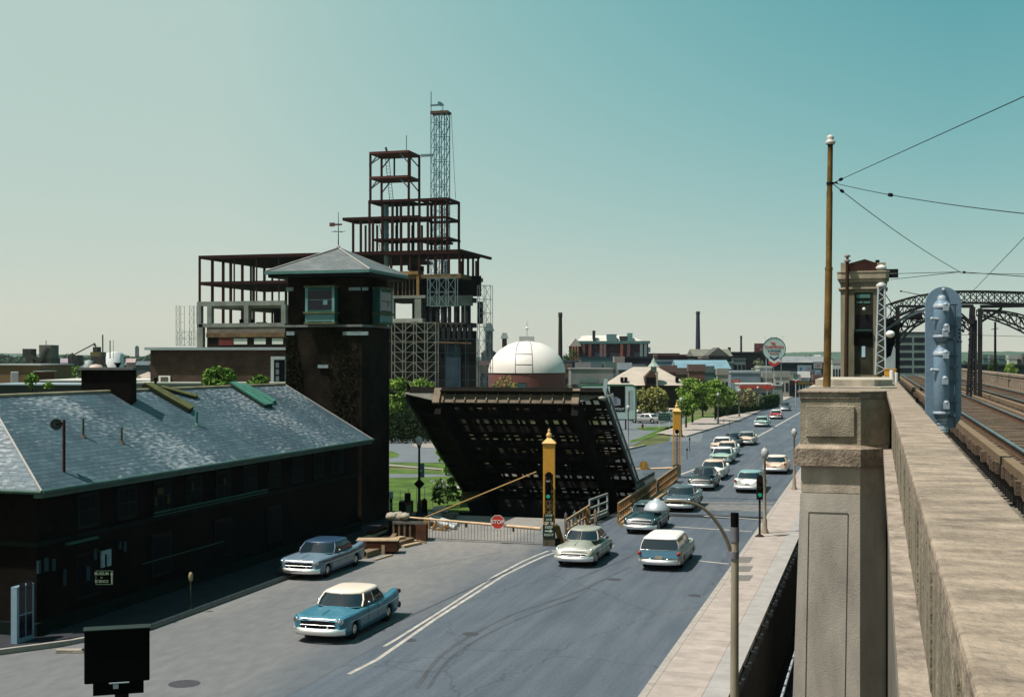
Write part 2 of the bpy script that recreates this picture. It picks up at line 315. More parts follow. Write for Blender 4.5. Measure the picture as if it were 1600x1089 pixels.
# expansion joint and patches
jt=MB(); 
for (p,z) in (([(1085,787),(1207,789),(1205,799),(1078,797)],.005),([(1092,783.5),(1210,785),(1208,787.5),(1090,786)],.008)):
    jt.add([(G(*k).x,G(*k).y,z) for k in p],[(0,1,2,3)])
st('bridge_joint',jt,M('joint_concrete',(.17,.17,.17),.9,0,.45,1.5,.3,20))
jd=MB(); jd.add([(G(*k).x,G(*k).y,.006) for k in [(1035,802),(1204,808),(1206,813),(1030,806)]],[(0,1,2,3)])
jd.box(-15.0,-6.2,85.5,85.62,0,.012); st('steel_joint',jd,iron)
sk=MB(); rs_=random.Random(8)
def curve(pts,w,z):
    P=[G(*p) for p in pts]; q=[]
    for i in range(len(P)-1):
        for j in range(6):
            t_=j/6; a_=P[max(0,i-1)];b_=P[i];c_=P[i+1];d_=P[min(len(P)-1,i+2)]
            q.append(.5*((2*b_)+(-a_+c_)*t_+(2*a_-5*b_+4*c_-d_)*t_*t_+(-a_+3*b_-3*c_+d_)*t_**3))
    q.append(P[-1])
    L_=[];R_=[]
    for i,p in enumerate(q):
        d=(q[min(len(q)-1,i+1)]-q[max(0,i-1)]).normalized(); nn=Vector((-d.y,d.x,0))*w/2; L_.append(p+nn); R_.append(p-nn)
    strip(sk,L_,R_,z)
curve([(650,1075),(700,1015),(800,960),(900,925),(985,885)],.14,.006); curve([(668,1075),(715,1018),(812,966),(905,932)],.10,.0065); curve([(560,1000),(700,935),(800,890)],.1,.0125); curve([(900,905),(960,880),(1010,858)],.12,.0062)
st('tyre_marks',sk,M('tyre_mark',(.075,.085,.10),.9,0,.3,1))
mh=MB()
for (px,py,r_) in ((735,990,.28),(960,905,.3),(1085,930,.25),(288,1068,.45),(640,1000,.22)): p=G(px,py); mh.lathe([(r_,.008),(0,.0082)],(p.x,p.y,0),18)
st('manhole',mh,M('manhole_iron',(.07,.07,.08),.6,0,.3,9))
for nm,pts in (('road_patch',[(1095,770),(1120,752),(1135,753),(1112,772)]),('road_patch',[(805,930),(850,908),(862,912),(820,936)]),('road_patch',[(940,700+60),(985,742),(1000,745),(958,765)])): pass
# right sidewalk, kerb and edge
sw=MB(); k=MB(); sc=MB()
y=-20
while y<86:
    y2=min(y+1.5,86); sw.box(-5.97,-4.55,y,y2-.02,-.02,.15); sc.box(-4.53,-3.85,y,y2-.012,-.02,.17); y=y2
y=-20
while y<200:
    k.box(-6.2,-5.98,y,y+2.9,-.02,.15); y+=2.92
sw.box(-5.97,-2.3,66.5,140,-.02,.149)
for i in range(30): sw.box(-5.97,-2.3,68+i*1.5,69.47+i*1.5,.149,.153)
st('sidewalk',sw,walk); st('kerb',k,kerbm); st('sidewalk_edging',sc,walk2)
gr=MB()
for i in range(3):
    p=[(1140,913-i*14.5),(1171,913-i*14.5),(1177,904-i*14.5),(1149,904-i*14.5)]
    gr.add([(G(*c).x,G(*c).y,.156) for c in p],[(0,1,2,3)])
st('sidewalk_grate',gr,M('grate',(.17,.16,.15),.7,0,.2,9))
# left sidewalk + kerb by the museum
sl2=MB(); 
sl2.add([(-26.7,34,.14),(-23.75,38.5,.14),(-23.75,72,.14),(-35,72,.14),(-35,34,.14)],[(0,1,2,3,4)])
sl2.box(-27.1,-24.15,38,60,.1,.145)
st('museum_sidewalk',sl2,M('shaded_sidewalk',(.040,.042,.050),.9,0,.2,1))  # building shade darkened into the sidewalk colour
k2=MB(); pk=[(-28.5,33.2),(-26.6,33.9),(-25.1,35.9),(-23.9,38.8),(-23.9,72)]
for a,b in zip(pk,pk[1:]): k2.bar((a[0],a[1],.07),(b[0],b[1],.07),.16,.16)
p0=[(-25.4,85.5),(-25.4,120),(-23.8,135)]; 
for a,b in zip(p0,p0[1:]): k2.bar((a[0],a[1],.07),(b[0],b[1],.07),.2,.2)
p0=[(-21.9,152),(-20.1,195),(-20.1,340),(-16.2,480)]
for a,b in zip(p0,p0[1:]): k2.bar((a[0],a[1],.07),(b[0],b[1],.07),.2,.2)
st('left_kerb',k2,kerbm)
f=MB(); strip(f,[(-29,85.7),(-29,120),(-27.5,132)],[(-25.5,85.7),(-25.5,120),(-24,132)],.14); strip(f,[(-25,155),(-23.8,195),(-23.8,340),(-20,480)],[(-22,152),(-20.2,195),(-20.2,340),(-16.3,480)],.14)
for i in range(14): f.box(-26.2,-22.2,156+i*3.2,158.9+i*3.2,.14,.144)
st('far_sidewalk',f,walk)
# lawn and drives left of and behind the leaf
def gp(px,z): return [(G(*p).x,G(*p).y,z) for p in px]
lw=MB()
for p in ([(560,722),(700,724),(705,733),(560,727)],[(560,732.5),(700,736),(706,741),(560,740)],[(560,748),(712,744),(735,800),(560,800)],[(560,703),(612,705),(624,709.5),(622,713.5),(605,716),(560,716)],
          [(985,693),(1052,673),(1063,667),(1063,663),(1052,664),(1035,671),(1020,675),(1000,684),(985,688)],[(993,669),(1003,667),(1060,665.5),(1056,669),(1030,673),(1005,672.5)],
          [(1068,671),(1100,673),(1160,651),(1170,645),(1120,646),(1070,655)]):
    lw.add(gp(p,.012),[tuple(range(len(p)))])
st('lawn',lw,grass)
dv=MB()
for p in ([(560,676),(600,676),(676,668),(692,676),(700,700),(705,723),(560,722)],[(560,740),(706,741),(712,744),(560,748)],[(940,645),(1065,648),(1100,676),(1050,680),(1030,674),(990,695),(950,700)],[(1050,674),(1070,671),(1100,674),(1095,690),(1046,690)]):
    dv.add(gp(p,.004),[tuple(range(len(p)))])
st('driveway',dv,drive)
pv=MB()
for p in ([(560,679),(606,679),(640,675),(670,671.5),(672,668),(655,667.5),(606,672),(560,673)],[(560,726),(600,727.4),(695,735),(695,733),(600,725)],[(642,695),(660,690),(684,687),(688,701),(650,699)],[(1080,677),(1105,668),(1110,669),(1088,678)]):
    pv.add(gp(p,.03),[tuple(range(len(p)))])
st('footpath',pv,M('pale_path',(.30,.27,.25),.9,0,.2,1))
# far hills
hm=M('hill_forest',(.035,.075,.05),.95,0,.3,.02,0,c2=(.06,.10,.06))
def hills(D,px0,px1,ys,step=6):
    mb=MB(); top=[];n=int((px1-px0)/step)
    rows=[[],[],[]]
    for i in range(n+1):
        px=px0+i*step; yy=ys(px)
        t=AT(px,yy,D); rows[0].append(t); a=AT(px,YH+3,D*.8); rows[1].append(Vector((a.x,a.y,-5))); b=AT(px,YH,D*1.4); rows[2].append(Vector((b.x,b.y,-5)))
    mb.loft([rows[1],rows[0],rows[2]]); st('hills',mb,hm)
def nzz(x,s,a): return mnoise.noise(Vector((x/s,3.3,.7)))*a
hills(4200,-500,2600,lambda x: 556-max(0,min(1,(x-1150)/60))*5+nzz(x,140,3.5)+nzz(x,23,.8)+nzz(x,7,.6)-(3 if x<200 else 0))
# ================================================================ VIADUCT (things)
HP=.95; ZT=H-HP
t=thing('viaduct_parapet','long concrete parapet wall with flat sunlit coping running beside the railway track','parapet',(.5,10,ZT-1.2))
c=MB(); y=-4
while y<120:
    c.box(.27,.84,y,y+3.56,ZT-.16,ZT); y+=3.575
c.box(.30,.81,-4,120,ZT-.15,ZT-.03)
obj('coping',c,concrete2,t,bevel=.02)
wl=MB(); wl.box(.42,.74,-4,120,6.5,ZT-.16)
y=0
while y<100: wl.box(.405,.42,y,y+.35,6.55,ZT-.2); y+=3.575
obj('wall',wl,M('parapet_shade_side',(.24,.205,.15),.95,0,.5,1.6,.8,12,streak=(1,1,.4)),t)  # the coping's shade is darkened into the wall colour
cn=MB(); cn.box(.17,.8,-4,120,6.2,6.5); 
y=-4
while y<100: cn.box(.2,.42,y,y+.25,6.0,6.2); y+=.5
obj('cornice',cn,M('ledge_rough_concrete',(.30,.255,.21),.95,0,.5,2.5,.9,9),t)
t=thing('railway_viaduct','concrete elevated railway viaduct carrying two tracks beside the road','viaduct',(5,20,-4))
b=MB(); b.box(.3,.42,-4,160,-6,6.2); b.box(.42,9.2,-4,160,5.2,6.6); b.box(8.9,9.2,-4,160,-6,6.4)
obj('wall',b,M('viaduct_dark_concrete',(.16,.145,.12),.9,0,.4,.5,.3,10),t)
t=thing('far_parapet','low concrete parapet with recessed panels on the far side of the tracks','parapet',(8.6,60,6.6))
b=MB(); b.box(8.5,8.95,-4,150,6.6,ZT-.15); obj('wall',b,concrete,t)
b=MB(); b.box(8.42,9.0,-4,150,ZT-.15,ZT); obj('coping',b,concrete2,t)
b=MB(); y=4
while y<148:
    b.box(8.46,8.5,y,y+.25,6.7,ZT-.15); b.box(8.46,8.5,y+.75,y+1.0,6.7,ZT-.15); b.box(8.46,8.5,y+.25,y+.75,6.7,6.9); b.box(8.46,8.5,y+.25,y+.75,ZT-.35,ZT-.15); y+=1.3
obj('panelling',b,concrete2,t)
# pier by the road
t=thing('viaduct_pier','large beige concrete pier with raised panel and ledge at the right edge of the sidewalk','pier',(-1,40.5,-3.6))
def chpoly(x0,x1,y0,ch,y1,z):  # plan with a chamfered front right corner
    return [(x0,y0,z),(x1,y0,z),(x1+ch,y0+ch,z),(x1+ch,y1,z),(x0,y1,z)]
def chblock(mb,x0,x1,y0,ch,y1,z0,z1,bat=0):
    a=chpoly(x0-bat,x1,y0-bat,ch,y1,z0); b_=chpoly(x0,x1,y0,ch,y1,z1)
    n=5; mb.add(a+b_,[tuple(range(n))[::-1],tuple(range(n,2*n))]+[(i,(i+1)%n,n+(i+1)%n,n+i) for i in range(n)])
PX0,PX1,PY=-2.25,-.48,39.7
conD=M('concrete_dirty',(.33,.285,.215),.95,0,.42,1.6,.7,24); b=MB(); chblock(b,PX0,PX1,PY,.84,43.2,6.62,8.02); obj('block',b,conD,t)
b=MB(); chblock(b,PX0-.03,PX1+.01,PY-.04,.84,43.3,8.02,ZT-.05); chblock(b,PX0-.08,PX1+.02,PY-.09,.86,43.4,ZT-.05,ZT+.01); obj('cap',b,concrete2,t,bevel=.015)
b=MB(); b.box(PX0+.17,PX1-.18,PY-.07,PY,6.88,7.82); obj('panel',b,conD,t,bevel=.02)
b=MB(); chblock(b,PX0-.16,PX1+.0,PY-.16,.80,43.4,6.0,6.52); a=chpoly(PX0-.16,PX1,PY-.16,.80,43.4,6.52); a2=chpoly(PX0,PX1,PY,.84,43.2,6.64)
b.add(a+a2,[(i,(i+1)%5,5+(i+1)%5,5+i) for i in range(5)]); obj('ledge',b,concrete2,t,bevel=.012)
b=MB(); chblock(b,PX0+.02,PX1-.02,PY+.02,.75,43.2,5.2,6.0); chblock(b,PX0+.04,PX1,PY+.04,.75,43.2,5.165,5.2); obj('neck',b,concrete,t)
b=MB(); chblock(b,PX0+.0,PX1-.02,PY+.0,.75,43.2,-6,5.165,.38); obj('shaft',b,M('pier_shaft_concrete',(.44,.41,.36),.9,0,.34,.7,.3,25,streak=(1,1,.3)),t)
# battered frame lines on the shaft
def shaftpt(x,z,o=.012):
    f_=(5.165-z)/11.165; return (x,PY-.38*f_-o,z)
b=MB()
for (x,) in ((-2.0,),(-.85,)): b.bar(shaftpt(x-.0,4.6),shaftpt(x-.12,-3),.018,.01)
b.bar(shaftpt(-2.0,4.6),shaftpt(-.85,4.6),.01,.018); obj('groove',b,M('groove_shadow_stone',(.10,.09,.08),.9),t)
b=MB(); chblock(b,-2.2,.1,43.6,.5,47.5,-6,8.3); chblock(b,-2.05,0,45,.5,52,8.3,8.52); obj('rear_block',b,concrete,t)
# railing strip and bollard brackets on the quay edge
t=thing('quay_edge_brackets','row of short steel brackets along the outer edge of the sidewalk above the dark channel','brackets',(-3.2,40,-.2))
b=MB(); y=18
while y<66.5:
    b.box(-3.85,-3.6,y,y+.12,-.02,.08); b.box(-3.68,-3.6,y-.06,y+.18,.0,.2); y+=2.05
obj('bracket',b,iron,t,kind='stuff')
b=MB(); b.box(-3.85,-3.77,-10,66.5,-.35,.0); obj('edge_beam',b,iron,t)
t=thing('conduit_run','pale segmented conduit running low along the wall inside the dark channel','pipe',(-2.6,40,-2))
b=MB(); y=30
while y<66: b.tube((-3.0+.004*(y-30),y,-1.6),(-3.0+.004*(y-30),y+.8,-1.6),.045,n=6); y+=.95
obj('pipe',b,galv,t)
# ---------------------------------------------------------------- tracks
ties=M('creosote_ties',(.14,.10,.07),.9,0,.45,2,.3,20); railm=M('steel_rail',(.35,.36,.38),.28,.9,.2,2); railr=M('rusty_rail_side',(.10,.055,.03),.8,0,.3,3)
for i,(x0,lb) in enumerate(((2.63,'railway track nearest the concrete parapet with shining rails on timber ties'),(5.75,'second railway track, beside the far parapet with panels'))):
    t=thing('railway_track',lb,'track',(x0+.72,20,6.6),group='railway tracks on the viaduct')
    b=MB(); y=9 if i==0 else 19; rr=random.Random(i); nn=0
    while y<150:
        bb=MB() if nn<100 else b
        bb.box(x0-.55+rr.uniform(-.05,.05),x0+1.98+rr.uniform(-.05,.05),y,y+.23,7.12,7.32+rr.uniform(0,.02)); y+=.48 if y<70 else .6
        if nn<100: obj('tie',bb,ties,t)
        nn+=1
    obj('tie',b,ties,t,kind='stuff')
    for xr in (x0,x0+1.435):
        b=MB(); b.box(xr-.015,xr+.015,-4,150,7.35,7.46); b.box(xr-.065,xr+.065,-4,150,7.32,7.35); o=obj('rail',b,railr,t)
        b=MB(); b.box(xr-.036,xr+.036,-4,150,7.46,7.50); obj('rail_head',b,railm,o)
    for xr in (x0-.42,x0+1.86):
        b=MB(); b.box(xr-.09,xr+.09,-4,150,7.32,7.47); obj('guard_timber',b,wood,t)
t=thing('track_girders','dark longitudinal steel girders carrying the ties between parapet and track','girders',(3,30,6.6))
b=MB(); 
for xg in (2.5,4.2,5.7,7.2): b.box(xg-.15,xg+.15,-4,150,6.62,7.12)
obj('girder',b,iron,t,kind='stuff')
t=thing('timber_walkway','weathered timber edging walk between coping and first track','walkway',(1.2,20,7.2))
b=MB(); b.box(.86,1.25,-4,120,7.55,7.62); b.box(.86,.95,-4,120,6.6,7.55); obj('plank',b,M('ochre_wood',(.28,.18,.09),.9,0,.4,1.5,streak=(1,.3,1)),t)
# ---------------------------------------------------------------- colour-light signal, seen from the back
sgm=M('signal_grey_blue_paint',(.16,.25,.34),.5,0,.12,3,.1,12); sgw=M('signal_silver_paint',(.34,.40,.46),.4,0,.15,4)
DS=22.4; u=DS/2000
base=AT(1474,700,DS); base.z=6.62
RZ=Matrix.Rotation(TH*.8,4,'Z')
t=thing('railway_signal','large grey-blue railway signal seen from the back, with oval plate and two lamp housings','signal',base,TH*.6)
zt=H-(448-YH)*u; zb=H-(672-YH)*u; z0=zt-base.z; zz=zb-base.z; hw=27.5*u
def loc(px,py,y=0): return ((px-1475)*u,y,H-(py-YH)*u-base.z)
b=MB(); n=14; pts=[]
for i in range(n+1): a=PI*i/n; pts.append((hw*math.cos(a),0,z0-hw+hw*math.sin(a)))
for i in range(n+1): a=PI+PI*i/n; pts.append((hw*math.cos(a),0,zz+hw+hw*math.sin(a)))
b.prism(pts,(0,.03,0)); obj('backing_plate',b,sgm,t,local=True,bevel=.006)
for (ya,yb) in ((467,536),(541,655)):
    o=MB(); w_=12.5*u
    za=loc(0,ya)[2]; zb2=loc(0,yb)[2]
    prof=[(0,zb2-.0),(w_*.6,zb2+.02),(w_,zb2+.10),(w_,za-.13),(w_*.86,za-.06),(w_*.5,za-.015),(0,za)]
    o.lathe(prof,(-3*u,-.03,0),20,mtx=Matrix.Diagonal((1,.95,1,1))); hs=obj('lamp_housing',o,sgm,t,local=True)
    o=MB(); o.lathe([(w_*1.06,zb2+.10),(w_*1.06,zb2+.13),(w_,zb2+.14)],(-3*u,-.03,0),20); o.lathe([(w_*1.05,za-.16),(w_*1.08,za-.13),(w_*.9,za-.08),(w_*.85,za-.09)],(-3*u,-.03,0),20)
    o.lathe([(w_*.55,za-.02),(w_*.5,za+.03),(w_*.3,za+.06),(0,za+.065)],(-3*u,-.03,0),14)
    obj('hood',o,sgw,hs,local=True)
    for (px,py) in ((1475,(ya+14)),(1474,yb-15 if ya<500 else yb-60),(1476,yb-22)):
        o=MB(); p=loc(px,py,-.17); o.box(p[0]-.045,p[0]+.045,p[1]-.05,p[1]+.06,p[2]-.06,p[2]+.05); o.ball((p[0],p[1]-.01,p[2]+.05),.048,.8); obj('latch_box',o,sgw,hs,local=True)
    for dy in (-25 if ya<500 else -42,):
        p=loc(1460,(ya+yb)/2+dy+22,-.12); o=MB(); o.tube((p[0]-.05,p[1],p[2]),(p[0]+.16,p[1],p[2]-.01),.028,n=8); o.ball((p[0]-.05,p[1],p[2]),.034); o.ball((p[0]+.15,p[1],p[2]),.038); obj('hinge',o,sgw,hs,local=True)
o=MB(); p=loc(1491,478,-.07); q_=loc(1491,668,-.07); o.tube(p,q_,.018,n=8)
for yy in (476,509,530,556,574,595,628,650): pp=loc(1491,yy,-.07); o.tube((pp[0]-.1,pp[1],pp[2]),(pp[0]+.04,pp[1],pp[2]),.02,n=6)
obj('hinge_rod',o,M('signal_dark_blue',(.05,.09,.14),.5),t,local=True)
o=MB()
for (px,py) in ((1499,515),(1499,521),(1499,527),(1497,534),(1502,534),(1484,513),(1484,516)):
    p=loc(px,py,-.012); o.tube((p[0],p[1],p[2]),(p[0],p[1]-.012,p[2]),.014,n=8)
obj('bolts',o,dkmetal,t,local=True)
o=MB(); p=loc(1475,453,-.02); o.ball(p,.035); o.tube((p[0],p[1],p[2]),(p[0],p[1]+.03,p[2]),.03); obj('lifting_eye',o,sgw,t,local=True)
o=MB(); p=loc(1473,655); o.tube((p[0],0,p[2]+.02),(p[0],0,0),.075,.075,16); 
for yy,r_ in ((655,.105),(660,.09),(668,.11),(672,.11)): pp=loc(1473,yy); o.tube((pp[0],0,pp[2]-.03),(pp[0],0,pp[2]+.03),r_,r_*.92,16)
o.cbox((p[0],0,0),.3,.3,.04); obj('post',o,sgw,t,local=True)
# ---------------------------------------------------------------- poles on the viaduct
polem=M('rusty_ochre_pole',(.035,.02,.01),.85,0,.6,1.6,streak=(1,1,.5),c2=(.20,.12,.04))
D1=42.5; pb=AT(1292,605,D1); ZP=H-(605-YH)*D1/2000
t=thing('wire_pole','tall tapering rusty pole with white cap behind the concrete pier','pole',(pb.x,pb.y,ZP))
tp=AT(1297.5,222,D1); b=MB(); mid=AT(1295,420,D1)
pb.z=ZP; b.tube(pb,mid,.125,.118,12); b.tube(mid,AT(1296.3,300,D1),.102,.10,12); b.tube(AT(1296.3,300,D1),tp,.09,.085,12); b.tube(mid-Vector((0,0,.05)),mid+Vector((0,0,.05)),.128,.128,12); obj('shaft',b,polem,t)
b=MB(); b.lathe([(0.13,-.09),(.17,-.03),(.15,.03),(.09,.07),(.12,.12),(.10,.2),(0,.24)],tp,12); obj('cap',b,M('pole_cap_white',(.5,.46,.44),.6),t)
b=MB(); p=AT(1296.7,287,D1); b.tube(p-Vector((0,0,.04)),p+Vector((0,0,.04)),.115,n=12); b.tube(p,p+Vector((.25,-.02,.02)),.03); obj('collar',b,dkmetal,t)
D2=76; p0=AT(1322,590,D2); p1=AT(1324,410,D2)
t=thing('slim_pole','slim dark brown pole with insulator top in front of the viaduct tower','pole',p0)
b=MB(); b.tube(p0,p1,.13,.10,10); obj('shaft',b,M('brown_pole',(.05,.03,.018),.8,0,.3,2),t)
b=MB(); b.lathe([(.1,0),(.2,.05),(.2,.12),(.08,.16),(.08,.3),(.2,.33),(.16,.42),(0,.48)],p1,10); obj('insulator',b,M('insulator_glaze',(.25,.18,.17),.4),t)
# lattice post
p0=AT(1375.5,585,D2); p1=AT(1377,448,D2)
t=thing('lattice_post','pale silver lattice post with finial in front of the viaduct tower','post',p0)
b=MB(); hw=.24
cs=[(-hw,-hw),(hw,-hw),(hw,hw),(-hw,hw)]
for cx,cy in cs: b.bar(p0+Vector((cx*1.2,cy*1.2,0)),p1+Vector((cx*.75,cy*.75,0)),.09)
n=17
for i in range(n):
    f0=i/n;f1=(i+1)/n
    for j in range(4):
        a=cs[j];c_=cs[(j+1)%4]; s0=1.2-.45*f0;s1=1.2-.45*f1
        if i%2: a,c_=c_,a
        b.bar(p0.lerp(p1,f0)+Vector((a[0]*s0,a[1]*s0,0)),p0.lerp(p1,f1)+Vector((c_[0]*s1,c_[1]*s1,0)),.05)
obj('lattice',b,M('silver_paint',(.42,.47,.52),.5,0,.1,3),t)
b=MB(); b.lathe([(.3,-.02),(.34,.1),(.2,.25),(.14,.4),(.14,1.0),(.3,1.05),(.32,1.15),(.2,1.25),(0,1.35)],p1,12); obj('finial',b,M('silver_paint_bright',(.6,.6,.58),.5),t)
# ---------------------------------------------------------------- drawbridge tower on the viaduct
stone=M('weathered_tower_concrete',(.19,.175,.12),.9,0,.45,.8,.3,14,streak=(1,1,.3)); stoneL=M('tower_cornice_stone',(.34,.29,.21),.9,0,.3,1.2,.2,20)
sT=79.0; aL=onS(1313,500,sT).x; aR=onS(1384,500,sT).x
def zS(py,px=1350): return onS(px,py,sT).z
zb=zS(592); t=thing('bridge_tower','tall weathered concrete tower with cornice and gabled parapet on the viaduct','tower',((aL+aR)/2,sT+1.5,-3.6))
ch=.42
def oct_(mb,x0,x1,y0,y1,z0,z1,c_):
    P=[(x0+c_,y0),(x1-c_,y0),(x1,y0+c_),(x1,y1-c_),(x1-c_,y1),(x0+c_,y1),(x0,y1-c_),(x0,y0+c_)]
    mb.prism([(p[0],p[1],z0) for p in P],(0,0,z1-z0))
b=MB(); oct_(b,aL,aR,sT,sT+3.2,zb,zS(430),ch); b.box(aL-.3,aR+.4,sT-.2,sT+3.4,-5,zb-.2)
obj('shaft',b,stone,t)
b=MB(); b.box(aL-.35,aR+.15,sT-.7,sT+3.5,zb-.28,zb); b.box(aL-.25,aR-.3,sT-5,sT-.7,zS(600)+.1,zb-.1); obj('plinth',b,stoneL,t)
b=MB(); oct_(b,aL-.12,aR+.12,sT-.12,sT+3.3,zS(452),zS(449),ch); oct_(b,aL-.18,aR+.2,sT-.18,sT+3.4,zS(436),zS(426),.2); oct_(b,aL-.08,aR+.1,sT-.1,sT+3.3,zS(441),zS(436),.3); oct_(b,aL-.2,aR+.24,sT-.22,sT+3.45,zS(426.2),zS(424),.2); obj('cornice',b,stoneL,t,bevel=.02)
b=MB(); b.box(aL+.02,aL+.4,sT+.0,sT+3.1,zS(424),zS(410)); b.box(aR-.5,aR,sT,sT+3.1,zS(424),zS(411)); b.box(aL+.4,aR-.5,sT+2.6,sT+3.1,zS(424),zS(411)); obj('parapet',b,stoneL,t)
b=MB(); xm=onS(1351,405,sT).x; b.prism([(aL+.4,sT+.25,zS(424)),(aR-.5,sT+.25,zS(424)),(aR-.5,sT+.25,zS(411)),(xm,sT+.25,zS(404.5)),(aL+.4,sT+.25,zS(411.5))],(0,2.4,0)); obj('gable',b,M('dark_rust_roof',(.045,.022,.018),.9,0,.4,2),t)
b=MB(); b.tube((onS(1371,405,sT).x,sT+1,zS(412)),(onS(1371,405,sT).x,sT+1,zS(405)),.12); obj('vent',b,dkmetal,t)
def rS(mb,x0,x1,y0,y1,o=.06,th=.05):
    A=onS(x0,y1,sT);B=onS(x1,y0,sT); mb.box(A.x,B.x,sT-o,sT-o+th,A.z,B.z)
b=MB(); rS(b,1335,1364,457,585,.015,.015); obj('recess_panel',b,M('dark_niche_stone',(.035,.035,.025),.9,0,.5,1),t)
for (x0,x1,y0,y1,nm,mt) in ((1338.5,1359.5,460,466,'transom_window',tealp2),(1338.5,1347.5,471,474,'transom_window',tealp2),(1349.5,1359.5,471,474,'transom_window',tealp2),(1337,1362,492,515,'balcony_door',dkmetal),(1333.5,1362,515,517,'sill',tealp),(1346.5,1352,541,558,'slot_window',M('sky_slot',(.35,.5,.62),.3)),(1334,1364,520,540,'dark_panel',black)):
    b=MB(); rS(b,x0,x1,y0,y1,.05 if nm!='sill' else .2,.03 if nm!='sill' else .2); obj(nm,b,mt,t)
b=MB(); p=onS(1350,483,sT-.2); b.ball(p,.1); obj('lamp',b,whitep,t)
b=MB(); A=onS(1384,422,sT+1); 
for yy in (424,431): p=onS(1383,yy,sT+1); b.box(p.x,p.x+.75,sT+.6,sT+1.2,p.z-.12,p.z+.1)
obj('bracket',b,dkmetal,t)
# floodlight, yellow box and white drums on the ledge
p=AT(1391,522,74); t=thing('floodlight','round white lamp on the right side of the viaduct tower','lamp',p); b=MB(); b.ball(p,.26,.8); obj('bowl',b,whitep,t); b=MB(); b.bar(p,p+Vector((-.1,2,.3)),.08); obj('arm',b,dkmetal,t)
p=AT(1391,588,70); t=thing('yellow_box','small yellow box at the foot of the lattice post','box',p); b=MB(); b.cbox(p,.62,.6,.36); obj('box',b,yel,t,bevel=.03); b=MB(); b.cbox(p+Vector((0,0,.36)),.66,.64,.05); obj('lid',b,yel,t)
for i,(px,w_) in enumerate(((1393.5,7),(1400,6.5))):
    D=52; p=AT(px,602,D); p.z=ZT; t=thing('white_drum','white drum on the coping, '+('left and taller of two' if i==0 else 'right and shorter of two'),'drum',p,group='white drums on the parapet')
    b=MB(); r_=w_/2*D/2000; h_=(.5,.40)[i]; b.lathe([(0,0),(r_,0),(r_,h_*.33),(r_*1.04,h_*.35),(r_,h_*.37),(r_,h_*.66),(r_*1.04,h_*.68),(r_,h_*.7),(r_,h_),(0,h_)],p,16,smooth=False); obj('barrel',b,whitep,t)
    b=MB(); b.lathe([(r_*.9,h_),(r_*.9,h_+.02),(0,h_+.02)],p,16); obj('lid',b,whitep,t)
# ---------------------------------------------------------------- overhead structure
def truss(top,bot,D,w,name,label,cols=None,cat='truss'):
    t=thing(name,label,cat,AT(top[0][0],top[0][1],D),group='overhead trusses over the tracks')
    b=MB(); P=[AT(*p,D) for p in top]; Q=[AT(*p,D) for p in bot]
    off=Vector((-ST,CT,0))*1.2
    for off_ in (Vector((0,0,0)),off):
        for a,c_ in zip(P,P[1:]): b.bar(a+off_,c_+off_,w,w)
        for a,c_ in zip(Q,Q[1:]): b.bar(a+off_,c_+off_,w,w)
    obj('chords',b,iron,t)
    b=MB()
    for off_ in (Vector((0,0,0)),off):
        for i in range(len(P)):
            b.bar(P[i]+off_,Q[i]+off_,w*.6)
            if i<len(P)-1: b.bar(P[i]+off_,Q[i+1]+off_,w*.5); b.bar(Q[i]+off_,P[i+1]+off_,w*.5)
    for a in P: b.bar(a,a+off,w*.5)
    obj('web_members',b,iron,t); return t
def arc(x0,x1,f,n): return [(x0+(x1-x0)*i/n,f(x0+(x1-x0)*i/n)) for i in range(n+1)]
xs=arc(1392,1640,lambda x: 455+max(0,(1500-x)/108)**2*21+max(0,(x-1540)/100)*3,13); xb=[(x,y+18+max(0,(1450-x)/58)*6) for x,y in xs]
truss(xs,xb,92,.11,'arched_truss','upper dark arched lattice truss spanning the railway behind the signal')
xs=arc(1392,1450,lambda x: 484+((1450-x)/58)**2*44,4); xb=[(x+8,y+16) for x,y in xs]; truss(xs,xb,84,.12,'arched_truss','left dark arch bracket rising from the viaduct tower')
xs=arc(1500,1518,lambda x: 484+((x-1495)/25)*22,2); xb=[(x-2,y+14) for x,y in xs]; truss(xs,xb,84,.10,'arched_truss','short dark haunch left of the centre posts')
xs=arc(1536,1640,lambda x: 484+((x-1536)/60)**2*8,6); xb=[(x,y+8+(x-1536)*.20) for x,y in xs]; truss(xs,xb,84,.10,'arched_truss','dark arch descending right of the centre posts')
DP=62
t=thing('centre_post_frame','pair of dark steel posts with knee braces between the two railway tracks','post',(AT(1524,620,DP).x,AT(1524,620,DP).y,6.6))
def pbar(mb,a,b_,w,D=DP): mb.bar(AT(*a,D),AT(*b_,D),w)
b=MB(); pbar(b,(1511,626),(1518,500),.13); pbar(b,(1516.5,626),(1522,500),.12); pbar(b,(1524,626),(1524.5,500),.13); obj('post',b,iron,t)
b=MB(); pbar(b,(1518,506),(1519.5,480),.26); pbar(b,(1522,500),(1519,478),.16); obj('post_head',b,iron,t)
b=MB(); pbar(b,(1531,626),(1531.5,482),.20); obj('post',b,iron,t)
b=MB(); 
for i in range(12): y0=612-i*9; pbar(b,(1513,y0),(1523,y0-9),.045); pbar(b,(1523,y0),(1514,y0-9),.045)
obj('lacing',b,iron,t)
for (a_,b_,w_,nm_) in (((1503,478.5),(1520,478.5),.16,'beam'),((1532,479),(1640,477),.16,'beam'),((1551,475),(1584,475),.10,'beam'),((1533,503),(1565,482),.10,'knee_brace'),((1519,508),(1503,495),.09,'knee_brace'),((1403,478.5),(1450,479),.12,'beam'),((1538,500),(1566,480),.07,'knee_brace')):
    b=MB(); pbar(b,a_,b_,w_); obj(nm_,b,iron,t)
